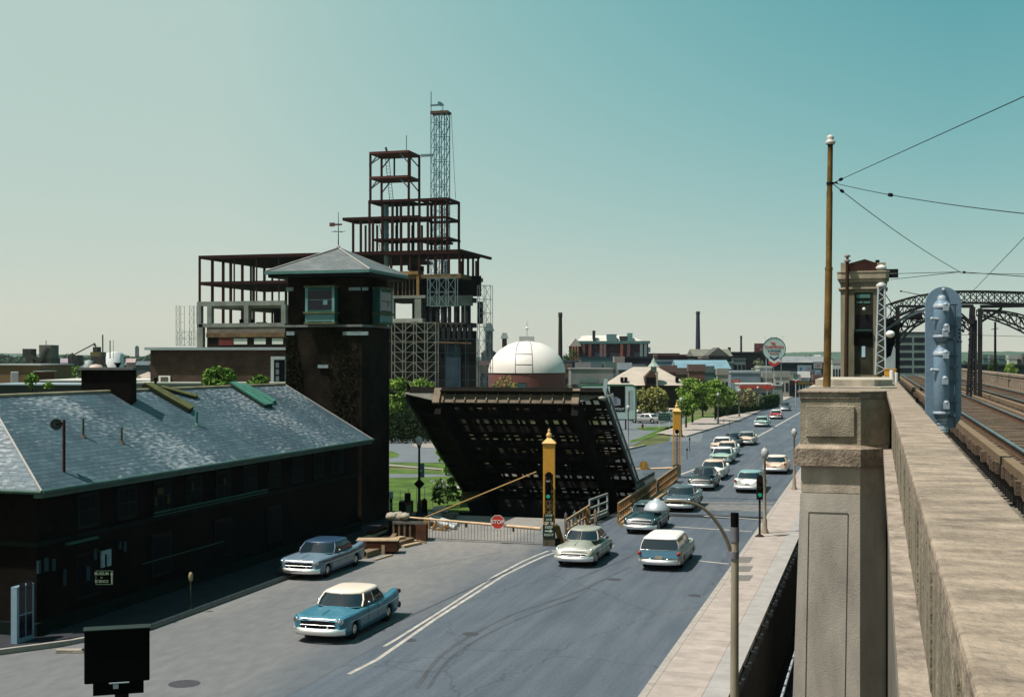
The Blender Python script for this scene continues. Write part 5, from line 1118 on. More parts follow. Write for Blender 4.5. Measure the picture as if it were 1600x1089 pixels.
bld('tan_brick_building','tan brick building with pale door at the far left edge',-40,62,571,110,(.20,.13,.07),dep=8,roof='flat',rc=(.45,.47,.45),rh=.12,cols=1,rows=0)
tt=bld('brick_annex','small red-brown brick annex beside the tan building',55,65,581,108,(.10,.035,.015),dep=3,roof='flat',rc=(.3,.35,.33),rh=.08)[0]
p=AT(23,600,109.7); d_=thing('pale_door','pale grey metal door on the tan brick wall','door',p,TH); b=MB(); b.box(-.28,.28,-.06,0,0,1.0); obj('leaf',b,M('door_grey',(.28,.30,.34),.6),d_,local=True); b=MB(); b.box(-.32,.32,-.04,.0,0,1.06); obj('frame',b,whitep,d_,local=True)
bld('flat_roof_building','long flat white roofed low block behind the roof ridge',62,238,596,104,(.13,.06,.05),dep=9,roof='flat',rc=(.50,.49,.46),rh=.12)
bld('flat_roof_building','blue-grey flat roof strip just beyond the ridge',-20,240,602,96,(.05,.06,.06),dep=6,roof='flat',rc=(.28,.36,.40),rh=.10)
bld('flat_roof_building','pale flat roof between chimney block and control tower',205,446,599.5,93,(.2,.25,.25),dep=6,roof='flat',rc=(.42,.46,.42),rh=.10)
# gravel plant
ind=M('plant_dark_steel',(.055,.055,.05),.85,0,.4,.2)
def indus(name,lb,parts,D,mat=None,cat='industrial plant',group=None,base=None):
    k=D/2000; bb=AT(parts[0][1],YH,D); bb.z=0; tt=thing(name,lb,cat,bb,0,group)
    for P in parts:
        b=MB()
        if P[0]=='box': A=AT(P[1],P[4],D); b.box(0,(P[3]-P[1])*k,0,P[5] if len(P)>5 else 6,0,(P[4]-P[2])*k,Matrix.Translation(A)@Matrix.Rotation(TH,4,'Z'))
        elif P[0]=='bar': b.bar(AT(P[1],P[2],D-.5),AT(P[3],P[4],D-.5),P[5]*k,P[5]*k)
        elif P[0]=='cyl': c_=AT(P[1],P[4],D); r_=P[3]*k; b.lathe([(r_,0),(r_,(P[4]-P[2])*k),(0,(P[4]-P[2])*k+r_*P[5])],c_,20)
        obj(P[7] if len(P)>7 else {'box':'housing','bar':'gantry','cyl':'tank_shell'}[P[0]],b,P[6] if len(P)>6 else (mat or ind),tt)
    return tt
G1=M('plant_grey_cladding',(.13,.13,.115),.85,0,.3,.2)
indus('gravel_plant','dark gravel crushing plant with stacked housings and inclined conveyor at far left',[('box',35,545,48,558,5),('box',41,558,52,566,5),('box',61,539,80,575,7,G1),('bar',60,570,74,543,4),('bar',50,570,68,560,3),('box',55,560,84,583,6),('bar',48,556,60,563,3),('box',66,575,73,590,4,G1),('bar',60,583,56,592,1.5),('bar',80,583,82,594,1.5),('bar',72,539,72,532,.8)],420)
indus('conveyor','long inclined conveyor climbing right to a dark hopper',[('bar',112,556,149,536.5,1.6),('bar',146,537,150,541,2.5),('box',106,555,122,572,5),('box',108,572,120,582,4),('bar',112,555,114,588,1.2),('bar',120,560,121,588,1.2)],440)
indus('hopper','ochre and dark hopper under a tall steel mast',[('box',141,550,157,557,6,M('hopper_ochre',(.16,.13,.05),.9,0,.3,.3)),('box',145,542,152,550,4),('box',142,557,158,572,5),('bar',160.5,574,160.5,523,1.5),('bar',158,555,167,576,3),('bar',172,560,172,532,1.2),('bar',177,560,177,531,.5)],430)
wt=M('tank_white',(.50,.53,.54),.6,0,.12,.1)
indus('storage_tank','large pale storage tank with shallow conical roof',[('cyl',179,552,13.5,588,.24,wt)],450,wt,'tank')
indus('storage_tank','small pale storage tank left of the large one',[('cyl',139,564,6.5,580,.25,M('tank_grey',(.32,.37,.37),.6,0,.15,.2))],400,wt,'tank')
tt=thing('gravel_heap','pale pinkish gravel heap left of the brick wing','gravel',AT(235,592,300),0); b=MB(); c_=AT(232,600,300); c_.z=0; b.lathe([(9,0),(5,3.4),(2,5.6),(0,6.4)],c_,18); o=obj('pile',b,M('gravel_pink',(.40,.33,.29),.95,0,.25,.6),tt); b=MB(); c_=AT(222,600,290); c_.z=0; b.lathe([(6,0),(3,2.6),(0,4)],c_,14); obj('pile',b,MATS['gravel_pink'],tt)
bld('distant_tower','tiny far tower above the wooded skyline at left',211,216,543,1900,(.08,.09,.12),dep=4,roof='gable_y',rc=(.08,.1,.12),rh=3,cat='tower')
b_=0
for i,(x0,x1,yt,D,c,lb) in enumerate(((85,112,566,500,(.20,.17,.20),'low mauve shed behind the gravel plant'),(88,106,573,470,(.07,.07,.09),'dark low shed beside the conveyor'),(122,142,576,480,(.12,.13,.16),'grey shed right of the conveyor'),(195,232,570,520,(.06,.08,.09),'dark low shed right of the big tank'),(198,210,566,505,(.30,.22,.22),'small pink-roofed shed right of the big tank'))):
    bld('shed',lb,x0,x1,yt,D,c,roof='gable_x',rc=tuple(v*1.6 for v in c),rh=1.5,cat='shed')
# dome
D=230; k=D/2000; c0=AT(823,YH,D); c0.z=0; tt=thing('planetarium','white planetarium dome on a brick-red drum with rooftop spire','building',c0)
zd=H-(583-YH)*k; rd=60*k; pn=M('drum_red_brick',(.20,.07,.065),.85,0,.12,.5)
b=MB(); b.lathe([(rd,0),(rd,zd)],c0,40); obj('drum',b,pn,tt)
b=MB(); hh=(583-532.5)*k; b.lathe([(rd*1.005*math.cos(PI/2*j/12),zd+hh*math.sin(PI/2*j/12)) for j in range(13)],c0,48); obj('dome',b,M('dome_white',(.70,.66,.62),.5,0,.05,.5),tt)
b=MB(); b.lathe([(rd*1.01,zd-.08),(rd*1.015,zd),(rd*1.01,zd+.08)],c0,40); obj('rim',b,iron,tt)
def dp_(lon,lat): return c0+Vector((rd*1.008*math.cos(lat)*math.sin(lon),-rd*1.008*math.cos(lat)*math.cos(lon),zd+hh*1.008*math.sin(lat)))
cl=TH
for px in (-.30,.13):
    b=MB(); pts=[]
    for j in range(14):
        lat=PI/2*.80*j/13; x_=px*rd*1.0; rr_=rd*math.cos(lat); lo=math.asin(max(-1,min(1,x_*(1-.35*(j/13)**3)/rr_)))+cl; pts.append(dp_(lo,lat))
    b.path(pts,.05,5); obj('seam',b,M('seam_grey',(.2,.2,.19),.7),tt)
for lat in (.27,.62):
    b=MB(); pts=[]
    for j in range(7):
        x_=(-.30+.43*j/6)*rd*(1-.1*lat); pts.append(dp_(math.asin(x_/(rd*math.cos(lat)))+cl,lat))
    b.path(pts,.045,5); obj('seam',b,MATS['seam_grey'],tt)
ztop=zd+hh
b=MB(); b.box(-1.35,1.35,-1.2,1.2,ztop-.6,ztop+.75,Matrix.Translation((c0.x,c0.y,0))@Matrix.Rotation(TH,4,'Z')); obj('roof_parapet',b,M('parapet_pale',(.45,.48,.46),.6),tt)
b=MB(); b.tube((c0.x+.05,c0.y,ztop),(c0.x+.05,c0.y,ztop+3.3),.06); b.tube((c0.x+.05,c0.y,ztop+3.3),(c0.x+.05,c0.y,ztop+3.9),.02); obj('spire',b,galv,tt)
b=MB(); b.ball((c0.x+.05,c0.y,ztop+2.25),.28); obj('ball',b,whitep,tt)
P=AT(814,617,222); tt=thing('notice_board','dark teal notice board in front of the red drum','board',P,TH); b=MB(); b.box(-1.0,1.0,0,.1,.1,2.1); obj('board',b,M('board_dark_teal',(.02,.06,.07),.6),tt,local=True)
for i in range(5): b=MB(); b.box(-.7+.2*(i%2),.85,-.03,0,.3+.35*i,.42+.35*i); obj('text_band',b,M('board_pale_teal',(.14,.28,.30),.6),tt,local=True)
# church-like towers left of the dome
tt=bld('church_tower','dark stepped church tower seen through scaffolding left of the dome',752,775,552,420,(.06,.08,.10),dep=6,cols=2,rows=1,roof='gable_y',rc=(.15,.19,.2),rh=2)[0]
bld('clock_turret','upper stage of the dark church tower with domed cap',758,770,517,419,(.05,.07,.09),dep=3,roof='hip',rc=(.05,.09,.09),rh=2.6,cols=2,rows=2,cat='tower')
bld('turret','small brick turret with pointed cap left of the white dome',784.5,792,529,400,(.09,.04,.04),dep=1.6,roof='hip',rc=(.14,.18,.17),rh=1.8,cat='turret')
bld('brick_church','pinkish brick church wing with arched window left of the dome',746,768,570,330,(.22,.15,.15),dep=6,cols=1,rows=1,roof='gable_x',rc=(.06,.04,.04),rh=1)
# factory chimneys
def chimney(lb,x,yt,yb,w0,w1,D,c):
    k=D/2000; P=AT(x,YH,D); P.z=0; tt=thing('factory_chimney',lb,'chimney',P); z1=H-(yt-YH)*k
    b=MB(); b.tube(P,(P.x,P.y,z1),w1*k/2*1.15,w0*k/2,14); obj('stack',b,bmat(c),tt); b=MB(); b.lathe([(w0*k/2,-1.2),(w0*k/2*1.2,-.8),(w0*k/2*1.2,.1),(0,.1)],(P.x,P.y,z1),14); obj('rim',b,bmat(c),tt)
chimney('thick dark factory chimney right of the white dome',875.5,489,560,5.5,7.5,300,(.04,.03,.028))
chimney('tall dark blue factory chimney above the warehouses',1090.5,487,560,5.5,8,520,(.035,.045,.075))
chimney('slim short factory chimney left of the round petrol sign',1158,525,560,3,3.6,600,(.05,.05,.07))
chimney('stubby dark chimney among the low factory roofs',1139.5,543,560,4,4,450,(.03,.025,.03))
# big institutional building
tt,wd,h,dp=bld('brick_school','large dark brick institution with white roofs and classical portico',903,1013,537,420,(.06,.03,.045),dep=22,cols=9,rows=2,roof='flat',rc=(.10,.20,.20),rh=.9,ov=.4,wc=(.03,.06,.08))
k=420/2000
b=MB(); b.prism([(-wd/2+ .3,-.2,h+.9),(-wd/2+2,6,h+2.8),(wd/2-6,6,h+2.8),(wd/2-2,-.2,h+.9)],(0,8,0)); obj('upper_roof',b,bmat((.55,.52,.47)),tt,local=True)
for x,w_,hh,c in ((-.02,3.2,2.2,(.14,.24,.25)),(.16,3,1.6,(.05,.05,.06)),(.24,1.6,2.6,(.16,.32,.31)),(-.27,.8,3.4,(.04,.04,.05))):
    b=MB(); b.box(wd*x-w_/2,wd*x+w_/2,-.3,3,h+.9,h+.9+hh); obj('roof_house',b,bmat(c),tt,local=True)
for x,c in ((-.42,(.20,.07,.06)),(-.33,(.20,.07,.06)),(-.17,(.20,.12,.13)),(-.12,(.20,.12,.13)),(.12,(.28,.08,.05)),(.22,(.14,.06,.06)),(.40,(.2,.25,.27)),(.46,(.2,.25,.27))):
    b=MB(); b.box(wd*x-.45,wd*x+.45,-.5,0,0,h); obj('pilaster',b,bmat(c),tt,local=True)
tt,wd,h,dp=bld('school_portico','gabled white-roofed portico at the left of the brick institution',892,906,541,415,(.07,.05,.05),dep=14,roof='gable_y',rc=(.42,.38,.36),rh=2.6,ov=.6,cols=0,rows=0)
for x in (-.3,0,.3): b=MB(); b.tube((wd*x,-.5,0),(wd*x,-.5,h),.35,n=10); obj('column',b,bmat((.28,.10,.08)),tt,local=True)
chs=[
('factory_block','long dark blue factory block behind the grey wall building',880,960,566,380,(.035,.05,.075),10,(.05,.07,.1),3,9,'flat'),
('factory_block','teal many-windowed factory wing in front of the institution',907,955,560,370,(.08,.14,.17),6,(.03,.05,.08),1,10,'flat'),
('windowless_block','tall windowless dark purple block right of the pink wall',975,1017,560,330,(.022,.02,.035),12,(.03,.03,.04),0,0,'flat'),
('blank_wall_building','pinkish grey blank wall building',960,976,557,325,(.26,.23,.23),5,(.25,.23,.22),0,0,None),
('roof_works','dark roof works with steel trestles',1013,1062,552,480,(.035,.035,.045),6,(.05,.05,.06),1,8,None),
('warehouse','dark red and black warehouse with orange roof clutter',1028,1100,556,450,(.03,.02,.022),12,(.14,.06,.04),0,0,'flat'),
('warehouse','long low pale blue warehouse with window strip',1024,1095,565,400,(.10,.19,.27),10,(.16,.24,.3),1,12,'flat'),
('warehouse','gabled dark warehouse with pale roof slope',1085,1143,556,410,(.05,.05,.055),16,(.17,.17,.14),2,5,'gable_x'),
('warehouse','small gable-fronted dark warehouse',1107,1138,556,395,(.055,.06,.065),10,(.10,.10,.09),1,4,'gable_y'),
('brick_house_block','narrow brick building beside the pale blue warehouse',1097,1107,560,390,(.16,.09,.075),8,(.2,.18,.16),2,2,'flat'),
('factory_block','long black factory with dark openings left of the round sign',1135,1215,552,430,(.018,.015,.02),14,(.03,.03,.04),0,0,'flat'),
('white_block','small pale block in front of the black factory',1146,1165,562,420,(.16,.20,.22),5,(.1,.13,.15),1,3,'flat'),
('teal_shed','grey-teal workshop front below the gabled warehouses',1103,1145,568,380,(.10,.15,.16),6,(.12,.17,.18),1,3,'flat'),
('freight_shed','dark blue railway sheds under the billboards',1200,1292,566,470,(.02,.025,.035),10,(.22,.24,.25),0,0,'gable_x'),
('office_block','white stepped office block above the filling station',1187,1206,575,330,(.42,.44,.42),6,(.45,.45,.42),1,2,'flat'),
('office_block','low grey office strip with windows right of the stepped block',1196,1262,584,325,(.18,.22,.23),5,(.2,.24,.24),1,14,'flat'),
('blue_grey_warehouse','plain blue-grey warehouse behind the filling station',1142,1187,583,300,(.20,.25,.31),12,(.3,.35,.38),0,0,'flat'),
('low_warehouse','long teal-blue low roofed warehouse behind the street trees',1060,1140,576,330,(.07,.13,.17),14,(.16,.28,.34),0,0,'gable_x'),
('garage','dark railway underpass building at the end of the road',1250,1300,601,340,(.025,.02,.02),6,(.09,.08,.03),0,0,'flat'),
('white_office','white framed multi-storey building beyond the tracks',1404,1449,521,420,(.20,.25,.25),14,(.03,.035,.04),5,2,'flat'),
('rail_shed','long dark shed beyond the far parapet',1490,1625,572,330,(.02,.025,.03),12,(.03,.035,.04),0,0,'flat'),
]
for (nm,lb,x0,x1,yt,D,c,dep,rc,rows,cols,rf) in chs: bld(nm,lb,x0,x1,yt,D,c,dep=dep,rows=rows,cols=cols,roof=rf,rc=rc,rh={'flat':.5,'gable_x':2.2,'gable_y':2.6,None:0}[rf],wy=(.25,.95),ww=.7 if nm!='white_office' else .86, wc=(.015,.02,.03))
# far right small houses and left fillers
rr=random.Random(11)
cols_=[('grey',(.2,.22,.24)),('brown',(.12,.08,.06)),('cream',(.4,.38,.33)),('blue-grey',(.12,.16,.2)),('red brick',(.16,.07,.06)),('dark',(.04,.045,.05)),('white',(.5,.5,.48)),('teal',(.08,.15,.15))]
def rowof(x0,x1,yt,D,n,place,grp):
    for i in range(n):
        nm,c=cols_[rr.randrange(len(cols_))]; xa=x0+(x1-x0)*i/n+rr.uniform(-2,2); w_=(x1-x0)/n*rr.uniform(.7,1.15)
        rf=rr.choice(['gable_x','flat','flat']); rn={'gable_x':'pitched','gable_y':'gable-fronted','flat':'flat-roofed'}[rf]
        bld('distant_house',f"{['first','second','third','fourth','fifth','sixth','seventh','eighth','ninth','tenth','eleventh','twelfth'][i]} from left of the distant row {place}, {nm} and {rn}",xa,xa+w_,yt+rr.uniform(-3,3),D+rr.uniform(-15,15),c,rows=1,cols=3,roof=rf,rc=tuple(v*.7+.05 for v in c),rh=1.5,group=grp)
rowof(1535,1640,560,520,8,'beyond the far parapet','houses beyond the tracks')
rowof(1215,1295,562,640,8,'behind the round sign','houses behind the round sign')
rowof(878,1010,579,290,6,'below the institution','buildings below the institution')
rowof(1010,1145,583,285,6,'behind the street trees','buildings behind the street trees')
rowof(1150,1290,592,315,7,'behind the filling station','buildings near the filling station')
rowof(240,310,574,420,4,'left of the steel frame','buildings left of the steel frame')
rowof(1300,1400,566,480,6,'behind the viaduct tower','buildings behind the viaduct tower')
# grey wall building with lettering
tt,wd,h,dp=bld('lettered_building','large grey wall building with dark lettering right of the dome',892,958,577,250,(.20,.22,.215),dep=10,roof='flat',rc=(.24,.25,.24),rh=.2)
b=MB(); Z=Matrix.Identity(4); txt(b,'MILL & OFFICE',.9,-1.0,h-3.2 if h>4 else h*.6,Z,1.0,-.05); obj('lettering',b,dkmetal,tt,local=True)
b=MB(); b.box(wd*.22,wd*.45,-.1,0,h-3.6,h-2.7); obj('dark_window',b,M('dark_win_teal',(.03,.06,.06),.5),tt,local=True)
b=MB(); b.box(-wd*.3,wd*.15,-.04,0,h-2.6,h-1.9); obj('window_strip',b,M('grey_teal_win',(.12,.19,.19),.5),tt,local=True)
# cream roofed house with turret
tt,wd,h,dp=bld('cream_roof_house','broad cream-roofed pavilion with a small spired turret',958,1070,602,240,(.05,.035,.03),dep=13,roof='hip',rc=(.46,.40,.34),rh=3.4,ov=1.0)
b=MB(); kx=lambda px:(px-1014)*.12
b.prism([(kx(1007),-1.2,h),(kx(1007),-1.2,h+1.6),(kx(1017),-1.2,h+2.9),(kx(1027),-1.2,h+1.6),(kx(1027),-1.2,h)],(0,3,0)); obj('dormer',b,bmat((.09,.05,.035)),tt,local=True)
b=MB(); b.box(kx(1009),kx(1024),-1.28,-1.2,h+.3,h+1.5); obj('dormer_opening',b,black,tt,local=True)
for px in (972,978,1058): b=MB(); b.box(kx(px)-.28,kx(px)+.28,-.2,.6,h+.7,h+1.5); obj('roof_light',b,black,tt,local=True)
b=MB(); zt_=h+3.2; b.box(kx(1021)-.5,kx(1021)+.5,-.9,.1,h+2.2,zt_+.3); b.lathe([(1.15,zt_+.3),(.5,zt_+1.0),(.0,zt_+2.1)],(kx(1021),-.4,0),8,smooth=False); b.tube((kx(1021),-.4,zt_+2),(kx(1021),-.4,zt_+3.1),.04); obj('turret',b,bmat((.30,.38,.33)),tt,local=True)
b=MB(); b.box(kx(1024),kx(1027),-1.4,-1.1,-1+.9,h+2.6); obj('corner_post',b,bmat((.42,.36,.3)),tt,local=True)
# filling station
tt,wd,h,dp=bld('filling_station','low white filling station with a long red fascia',1158,1207,601,262,(.30,.33,.33),dep=7,roof='flat',rc=(.5,.52,.5),rh=.25,cols=5,rows=1,ww=.8,wy=(.05,.7))
b=MB(); b.box(-wd/2-.6,wd/2+.4,-.9,-.6,h-.75,h-.35); b.box(-wd/2-.5,wd/2+.3,-.9,.2,h-.35,h-.2); obj('red_fascia',b,M('fascia_red',(.45,.05,.03),.5,0,.1,1),tt,local=True)
tt,wd,h,dp=bld('station_kiosk','pale kiosk with dark doorway at the filling station',1208,1222,603,268,(.26,.30,.27),dep=4,roof='flat',rc=(.3,.35,.33),rh=.2); b=MB(); b.box(-.6,.3,-.1,0,0,1.9); obj('doorway',b,dkmetal,tt,local=True)
P=AT(1150,612,255); tt=thing('red_sign','small red roof sign with pale lettering by the trees','sign',P,TH); b=MB(); b.box(-.9,.9,0,.1,1.8,2.4); obj('board',b,MATS['fascia_red'],tt,local=True); b=MB(); txt(b,'Snack',.5,0,2.1,Matrix.Identity(4),1,-.03); obj('lettering',b,M('pink_letters',(.6,.4,.38),.6),tt,local=True); b=MB(); b.box(-.7,-.6,0,.1,-2,1.8); b.box(.6,.7,0,.1,-2,1.8); obj('leg',b,galv,tt,local=True)
P=AT(1199,615,245); tt=thing('red_pump_sign','red octagonal petrol sign near the kiosk','sign',P,TH); b=MB(); b.tube((0,0,1.2),(0,.1,1.2),.6,n=8,smooth=False); obj('disc',b,MATS['fascia_red'],tt,local=True); b=MB(); b.tube((0,.05,-1.5),(0,.05,.6),.07); obj('post',b,galv,tt,local=True)
# round petrol sign
D=275; k=D/2000; P=AT(1209.5,YH,D); P.z=0; tt=thing('petrol_sign','large round white petrol sign with red lettering and chevrons on a pole','sign',P,TH)
zc=H-(545.5-YH)*k; r_=17.6*k
b=MB(); b.tube((0,0,zc),(0,.35,zc),r_,n=36,smooth=False); obj('disc',b,M('sign_pale_green_white',(.42,.52,.50),.5,0,.05,.5),tt,local=True)
b=MB(); b.lathe([(r_,-.05),(r_*1.05,-.05),(r_*1.05,.05),(r_,.05)],n=36,mtx=Matrix.Translation((0,-.0,zc))@Matrix.Rotation(R(90),4,'X')); obj('rim',b,tealp,tt,local=True)
b=MB(); txt(b,'CHEVRON',.86,0,zc+.42*1,Matrix.Identity(4),1.0,-.04,.02); obj('lettering',b,M('sign_bright_red',(.5,.03,.03),.5,0,.05,1),tt,local=True)
b=MB(); txt(b,'SUPREME',.52,0,zc-.38,Matrix.Identity(4),1.35,-.04,.02); obj('lettering',b,M('sign_dark_blue',(.02,.06,.12),.5,0,.05,1),tt,local=True)
b=MB(); txt(b,'GASOLINE',.40,0,zc-.95,Matrix.Identity(4),1.1,-.04,.02); obj('lettering',b,MATS['sign_bright_red'],tt,local=True)
b=MB(); b.prism([(-.95,-.05,zc+1.75),(-.35,-.05,zc+1.35),(.1,-.05,zc+1.45),(.35,-.05,zc+.95),(-.2,-.05,zc+.85),(-.5,-.05,zc+1.2)],(0,-.03,0)); obj('emblem',b,MATS['sign_bright_red'],tt,local=True)
def chev(z,w_,dz,th,m_,nm):
    b=MB(); b.prism([(-w_,-.08,z),(0,-.08,z-dz),(w_,-.08,z),(w_,-.08,z-th),(0,-.08,z-dz-th),(-w_,-.08,z-th)],(0,.3,0)); obj(nm,b,m_,tt,local=True)
chev(zc-1.45,.95,.6,.42,MATS['sign_dark_blue'],'chevron'); chev(zc-1.95,1.1,.65,.55,M('sign_white',(.6,.62,.6),.5),'chevron'); chev(zc-2.55,1.15,.65,.6,MATS['sign_bright_red'],'chevron')
for x in (-1.6,0,1.6): b=MB(); b.tube((x,.4,0),(x,.4,zc-1.0 if x else zc-3),.09); obj('post',b,galv,tt,local=True)
b=MB(); 
for x in (-1.9,-.6,.6,1.9): b.tube((x,.3,zc+2.0),(x,.3,zc+2.75),.03,n=5); b.box(x-.12,x+.12,.1,.3,zc+2.7,zc+2.78)
obj('sign_lamps',b,galv,tt,local=True)
# small shield sign
D=262; k=D/2000; P=AT(1243.5,YH,D); P.z=0; tt=thing('shield_sign','small green shield-shaped petrol sign with chevrons on a post','sign',P,TH); zc=H-(589-YH)*k
b=MB(); b.prism([(-.55,0,zc+.35),(-.3,0,zc+.6),(.3,0,zc+.6),(.55,0,zc+.35),(.5,0,zc-.3),(0,0,zc-.65),(-.5,0,zc-.3)],(0,.15,0)); obj('shield',b,M('shield_green',(.06,.16,.16),.5),tt,local=True)
chev(zc-.32,.55,.3,.22,MATS['sign_white'],'chevron'); chev(zc-.58,.55,.3,.22,MATS['sign_bright_red'],'chevron')
b=MB(); b.tube((0,.07,0),(0,.07,zc-.6),.12,n=8); obj('post',b,M('shield_post',(.4,.42,.4),.6),tt,local=True)
# billboards
def board(lb,x0,x1,y0,y1,D,c,marks=(),txts=()):
    k=D/2000; P=AT((x0+x1)/2,YH,D); P.z=0; tt=thing('billboard',lb,'billboard',P,TH,group='billboards'); w_=(x1-x0)*k; z1=H-(y0-YH)*k; z0=H-(y1-YH)*k
    b=MB(); b.box(-w_/2,w_/2,0,.2,z0,z1); obj('panel',b,bmat(c,.1,.5),tt,local=True)
    b=MB(); b.box(-w_/2-.1,w_/2+.1,.02,.15,z0-.1,z1+.1); obj('frame',b,dkmetal,tt,local=True)
    for x in (-.35,.35): b=MB(); b.box(w_*x-.1,w_*x+.1,.2,.4,0,z0); obj('leg',b,galv,tt,local=True)
    for (fx0,fx1,fz0,fz1,cc) in marks: b=MB(); b.prism([(w_*(fx0-.5),-.03,z0+(z1-z0)*fz0),(w_*(fx1-.5),-.03,z0+(z1-z0)*fz0),(w_*(fx1-.42),-.03,z0+(z1-z0)*fz1),(w_*(fx0-.42),-.03,z0+(z1-z0)*fz1)],(0,.03,0)); obj('picture_area',b,bmat(cc,.05,.5),tt,local=True)
    for (s_,sz,fx,fz,cc) in txts: b=MB(); txt(b,s_,sz,w_*(fx-.5),z0+(z1-z0)*fz,Matrix.Identity(4),1,-.05); obj('lettering',b,bmat(cc,.05,.5),tt,local=True)
board('pale billboard with blue swoosh and mauve corner, largest beside the rusty pole',1246,1268,570.5,583.5,330,(.22,.30,.34),((.12,.25,.2,.75,(.03,.12,.25)),(.55,.8,.3,.8,(.25,.22,.30))))
board('upper small pale billboard with red spot by the rusty pole',1271,1285,566,576,335,(.25,.28,.30),((.35,.6,.3,.7,(.35,.12,.12)),))
board('lower small pale billboard with dark red edge by the rusty pole',1269,1282,578,589,325,(.25,.33,.37),((.02,.2,.2,.9,(.16,.05,.08)),(.5,.8,.3,.6,(.12,.22,.32))))
board('red hoarding left of the round petrol sign',1179,1196,537,550,480,(.14,.035,.045),((.1,.4,.55,.8,(.2,.08,.1)),(.45,.8,.2,.45,(.25,.15,.17))))
board('small blue-white billboard left of the big hill trees',997,1016,543,550,520,(.12,.2,.24),())
board('olive green bank sign under the billboards',1247,1265,596,601,300,(.12,.11,.03),((.4,.6,.2,.8,(.3,.12,.03)),))
# thermometer signboard of the museum
D=168; k=D/2000; P=AT(950,YH,D); P.z=0; tt=thing('appeal_signboard','large white museum signboard with green frame, thermometer and black picture panel','sign',P,TH)
z0=H-(656.5-YH)*k; z1=H-(600.5-YH)*k; X=lambda px:(px-950)*k; Zp=lambda py:H-(py-YH)*k
def rrect(x0,x1,za,zb_,r_,y):
    pts=[]
    for (cx,cz,a0) in ((x1-r_,zb_-r_,0),(x0+r_,zb_-r_,90),): 
        for j in range(5): a=R(a0+90*j/4); pts.append((cx+r_*math.cos(a),y,cz+r_*math.sin(a)))
    return pts+[(x0,y,za),(x1,y,za)]
b=MB(); b.prism(rrect(X(904),X(995),z0,z1,.7,0),(0,.35,0)); obj('frame',b,M('frame_green',(.04,.16,.09),.6,0,.2,1),tt,local=True)
b=MB(); b.prism(rrect(X(906.5),X(992.5),z0+.15,z1-.28,.5,-.03),(0,.03,0)); pn_=obj('board',b,M('board_white_green',(.40,.50,.50),.6,0,.08,.6),tt,local=True)
b=MB(); b.box(X(953),X(976.5),-.06,-.03,Zp(643),Zp(603)); obj('picture_panel',b,black,tt,local=True)
b=MB(); b.box(X(960),X(964),-.075,-.06,Zp(634),Zp(620)); b.prism([(X(955),-.075,Zp(622)),(X(957),-.075,Zp(612)),(X(959),-.075,Zp(622)),(X(960),-.075,Zp(633)),(X(957),-.075,Zp(630))],(0,.015,0)); b.prism([(X(957.5),-.075,Zp(633)),(X(957.5),-.075,Zp(623)),(X(963),-.075,Zp(620)),(X(969.5),-.075,Zp(624)),(X(969.5),-.075,Zp(633))],(0,.012,0)); obj('building_picture',b,M('picture_lilac',(.25,.28,.36),.6),tt,local=True)
b=MB(); txt(b,'YOU!!',.42,X(968),Zp(639),Matrix.Identity(4),1.1,-.07); obj('lettering',b,M('letters_pale',(.55,.62,.6),.6),tt,local=True)
b=MB(); txt(b,'GOING UP !',.36,X(923.5),Zp(609),Matrix.Identity(4),1,-.04); obj('lettering',b,M('letters_maroon',(.28,.08,.12),.6),tt,local=True)
b=MB(); b.box(X(982),X(983.3),-.06,-.03,Zp(640),Zp(611)); obj('thermometer',b,M('thermo_red',(.16,.02,.03),.5),tt,local=True)
for i in range(10): b=MB(); b.box(X(984),X(990.5),-.05,-.03,Zp(611+i*3.1)-.012,Zp(611+i*3.1)+.012); obj('scale_mark',b,M('mark_grey',(.2,.28,.28),.6),tt,local=True)
for x in (978,915): b=MB(); b.box(X(x)-.09,X(x)+.09,.35,.5,0,z0+.2); obj('leg',b,M('leg_dark_red',(.08,.02,.02),.7),tt,local=True)
# green park sign
P=G(1038,668); D=DZ(P); k=D/2000; tt=thing('park_sign','dark green museum entrance sign on two white legs','sign',P,TH); z=lambda py:(668-py)*k
b=MB(); b.box(-10.5*k,10.5*k,0,.12,z(657.5),z(644.8)); obj('frame',b,M('sign_frame_grey',(.3,.36,.34),.6),tt,local=True)
b=MB(); b.box(-9*k*1.0,9*k,-.04,0,z(656),z(645.8)); obj('board',b,M('sign_green_black',(.012,.05,.045),.6),tt,local=True)
b=MB(); txt(b,'MUSEUM OF',.30,0,z(649),Matrix.Identity(4),.95,-.05); txt(b,'SCIENCE',.32,0,z(653.3),Matrix.Identity(4),.95,-.05); obj('lettering',b,M('sign_pale_teal_letters',(.16,.3,.28),.6),tt,local=True)
b=MB(); b.box(-.75,-.65,0,.1,0,z(657)); obj('leg',b,whitep,tt,local=True); b=MB(); b.box(.65,.75,0,.1,0,z(657)); obj('leg',b,whitep,tt,local=True)
P=G(1004,670); tt=thing('fire_hydrant','small red fire hydrant on the grass oval','hydrant',P); b=MB(); b.lathe([(.16,0),(.12,.06),(.11,.5),(.15,.52),(.11,.64),(0,.74)],P,10); obj('barrel',b,M('hydrant_red',(.16,.03,.015),.6),tt); b=MB(); b.tube(P+Vector((-.2,0,.42)),P+Vector((.2,0,.42)),.06); obj('nozzle',b,MATS['hydrant_red'],tt)
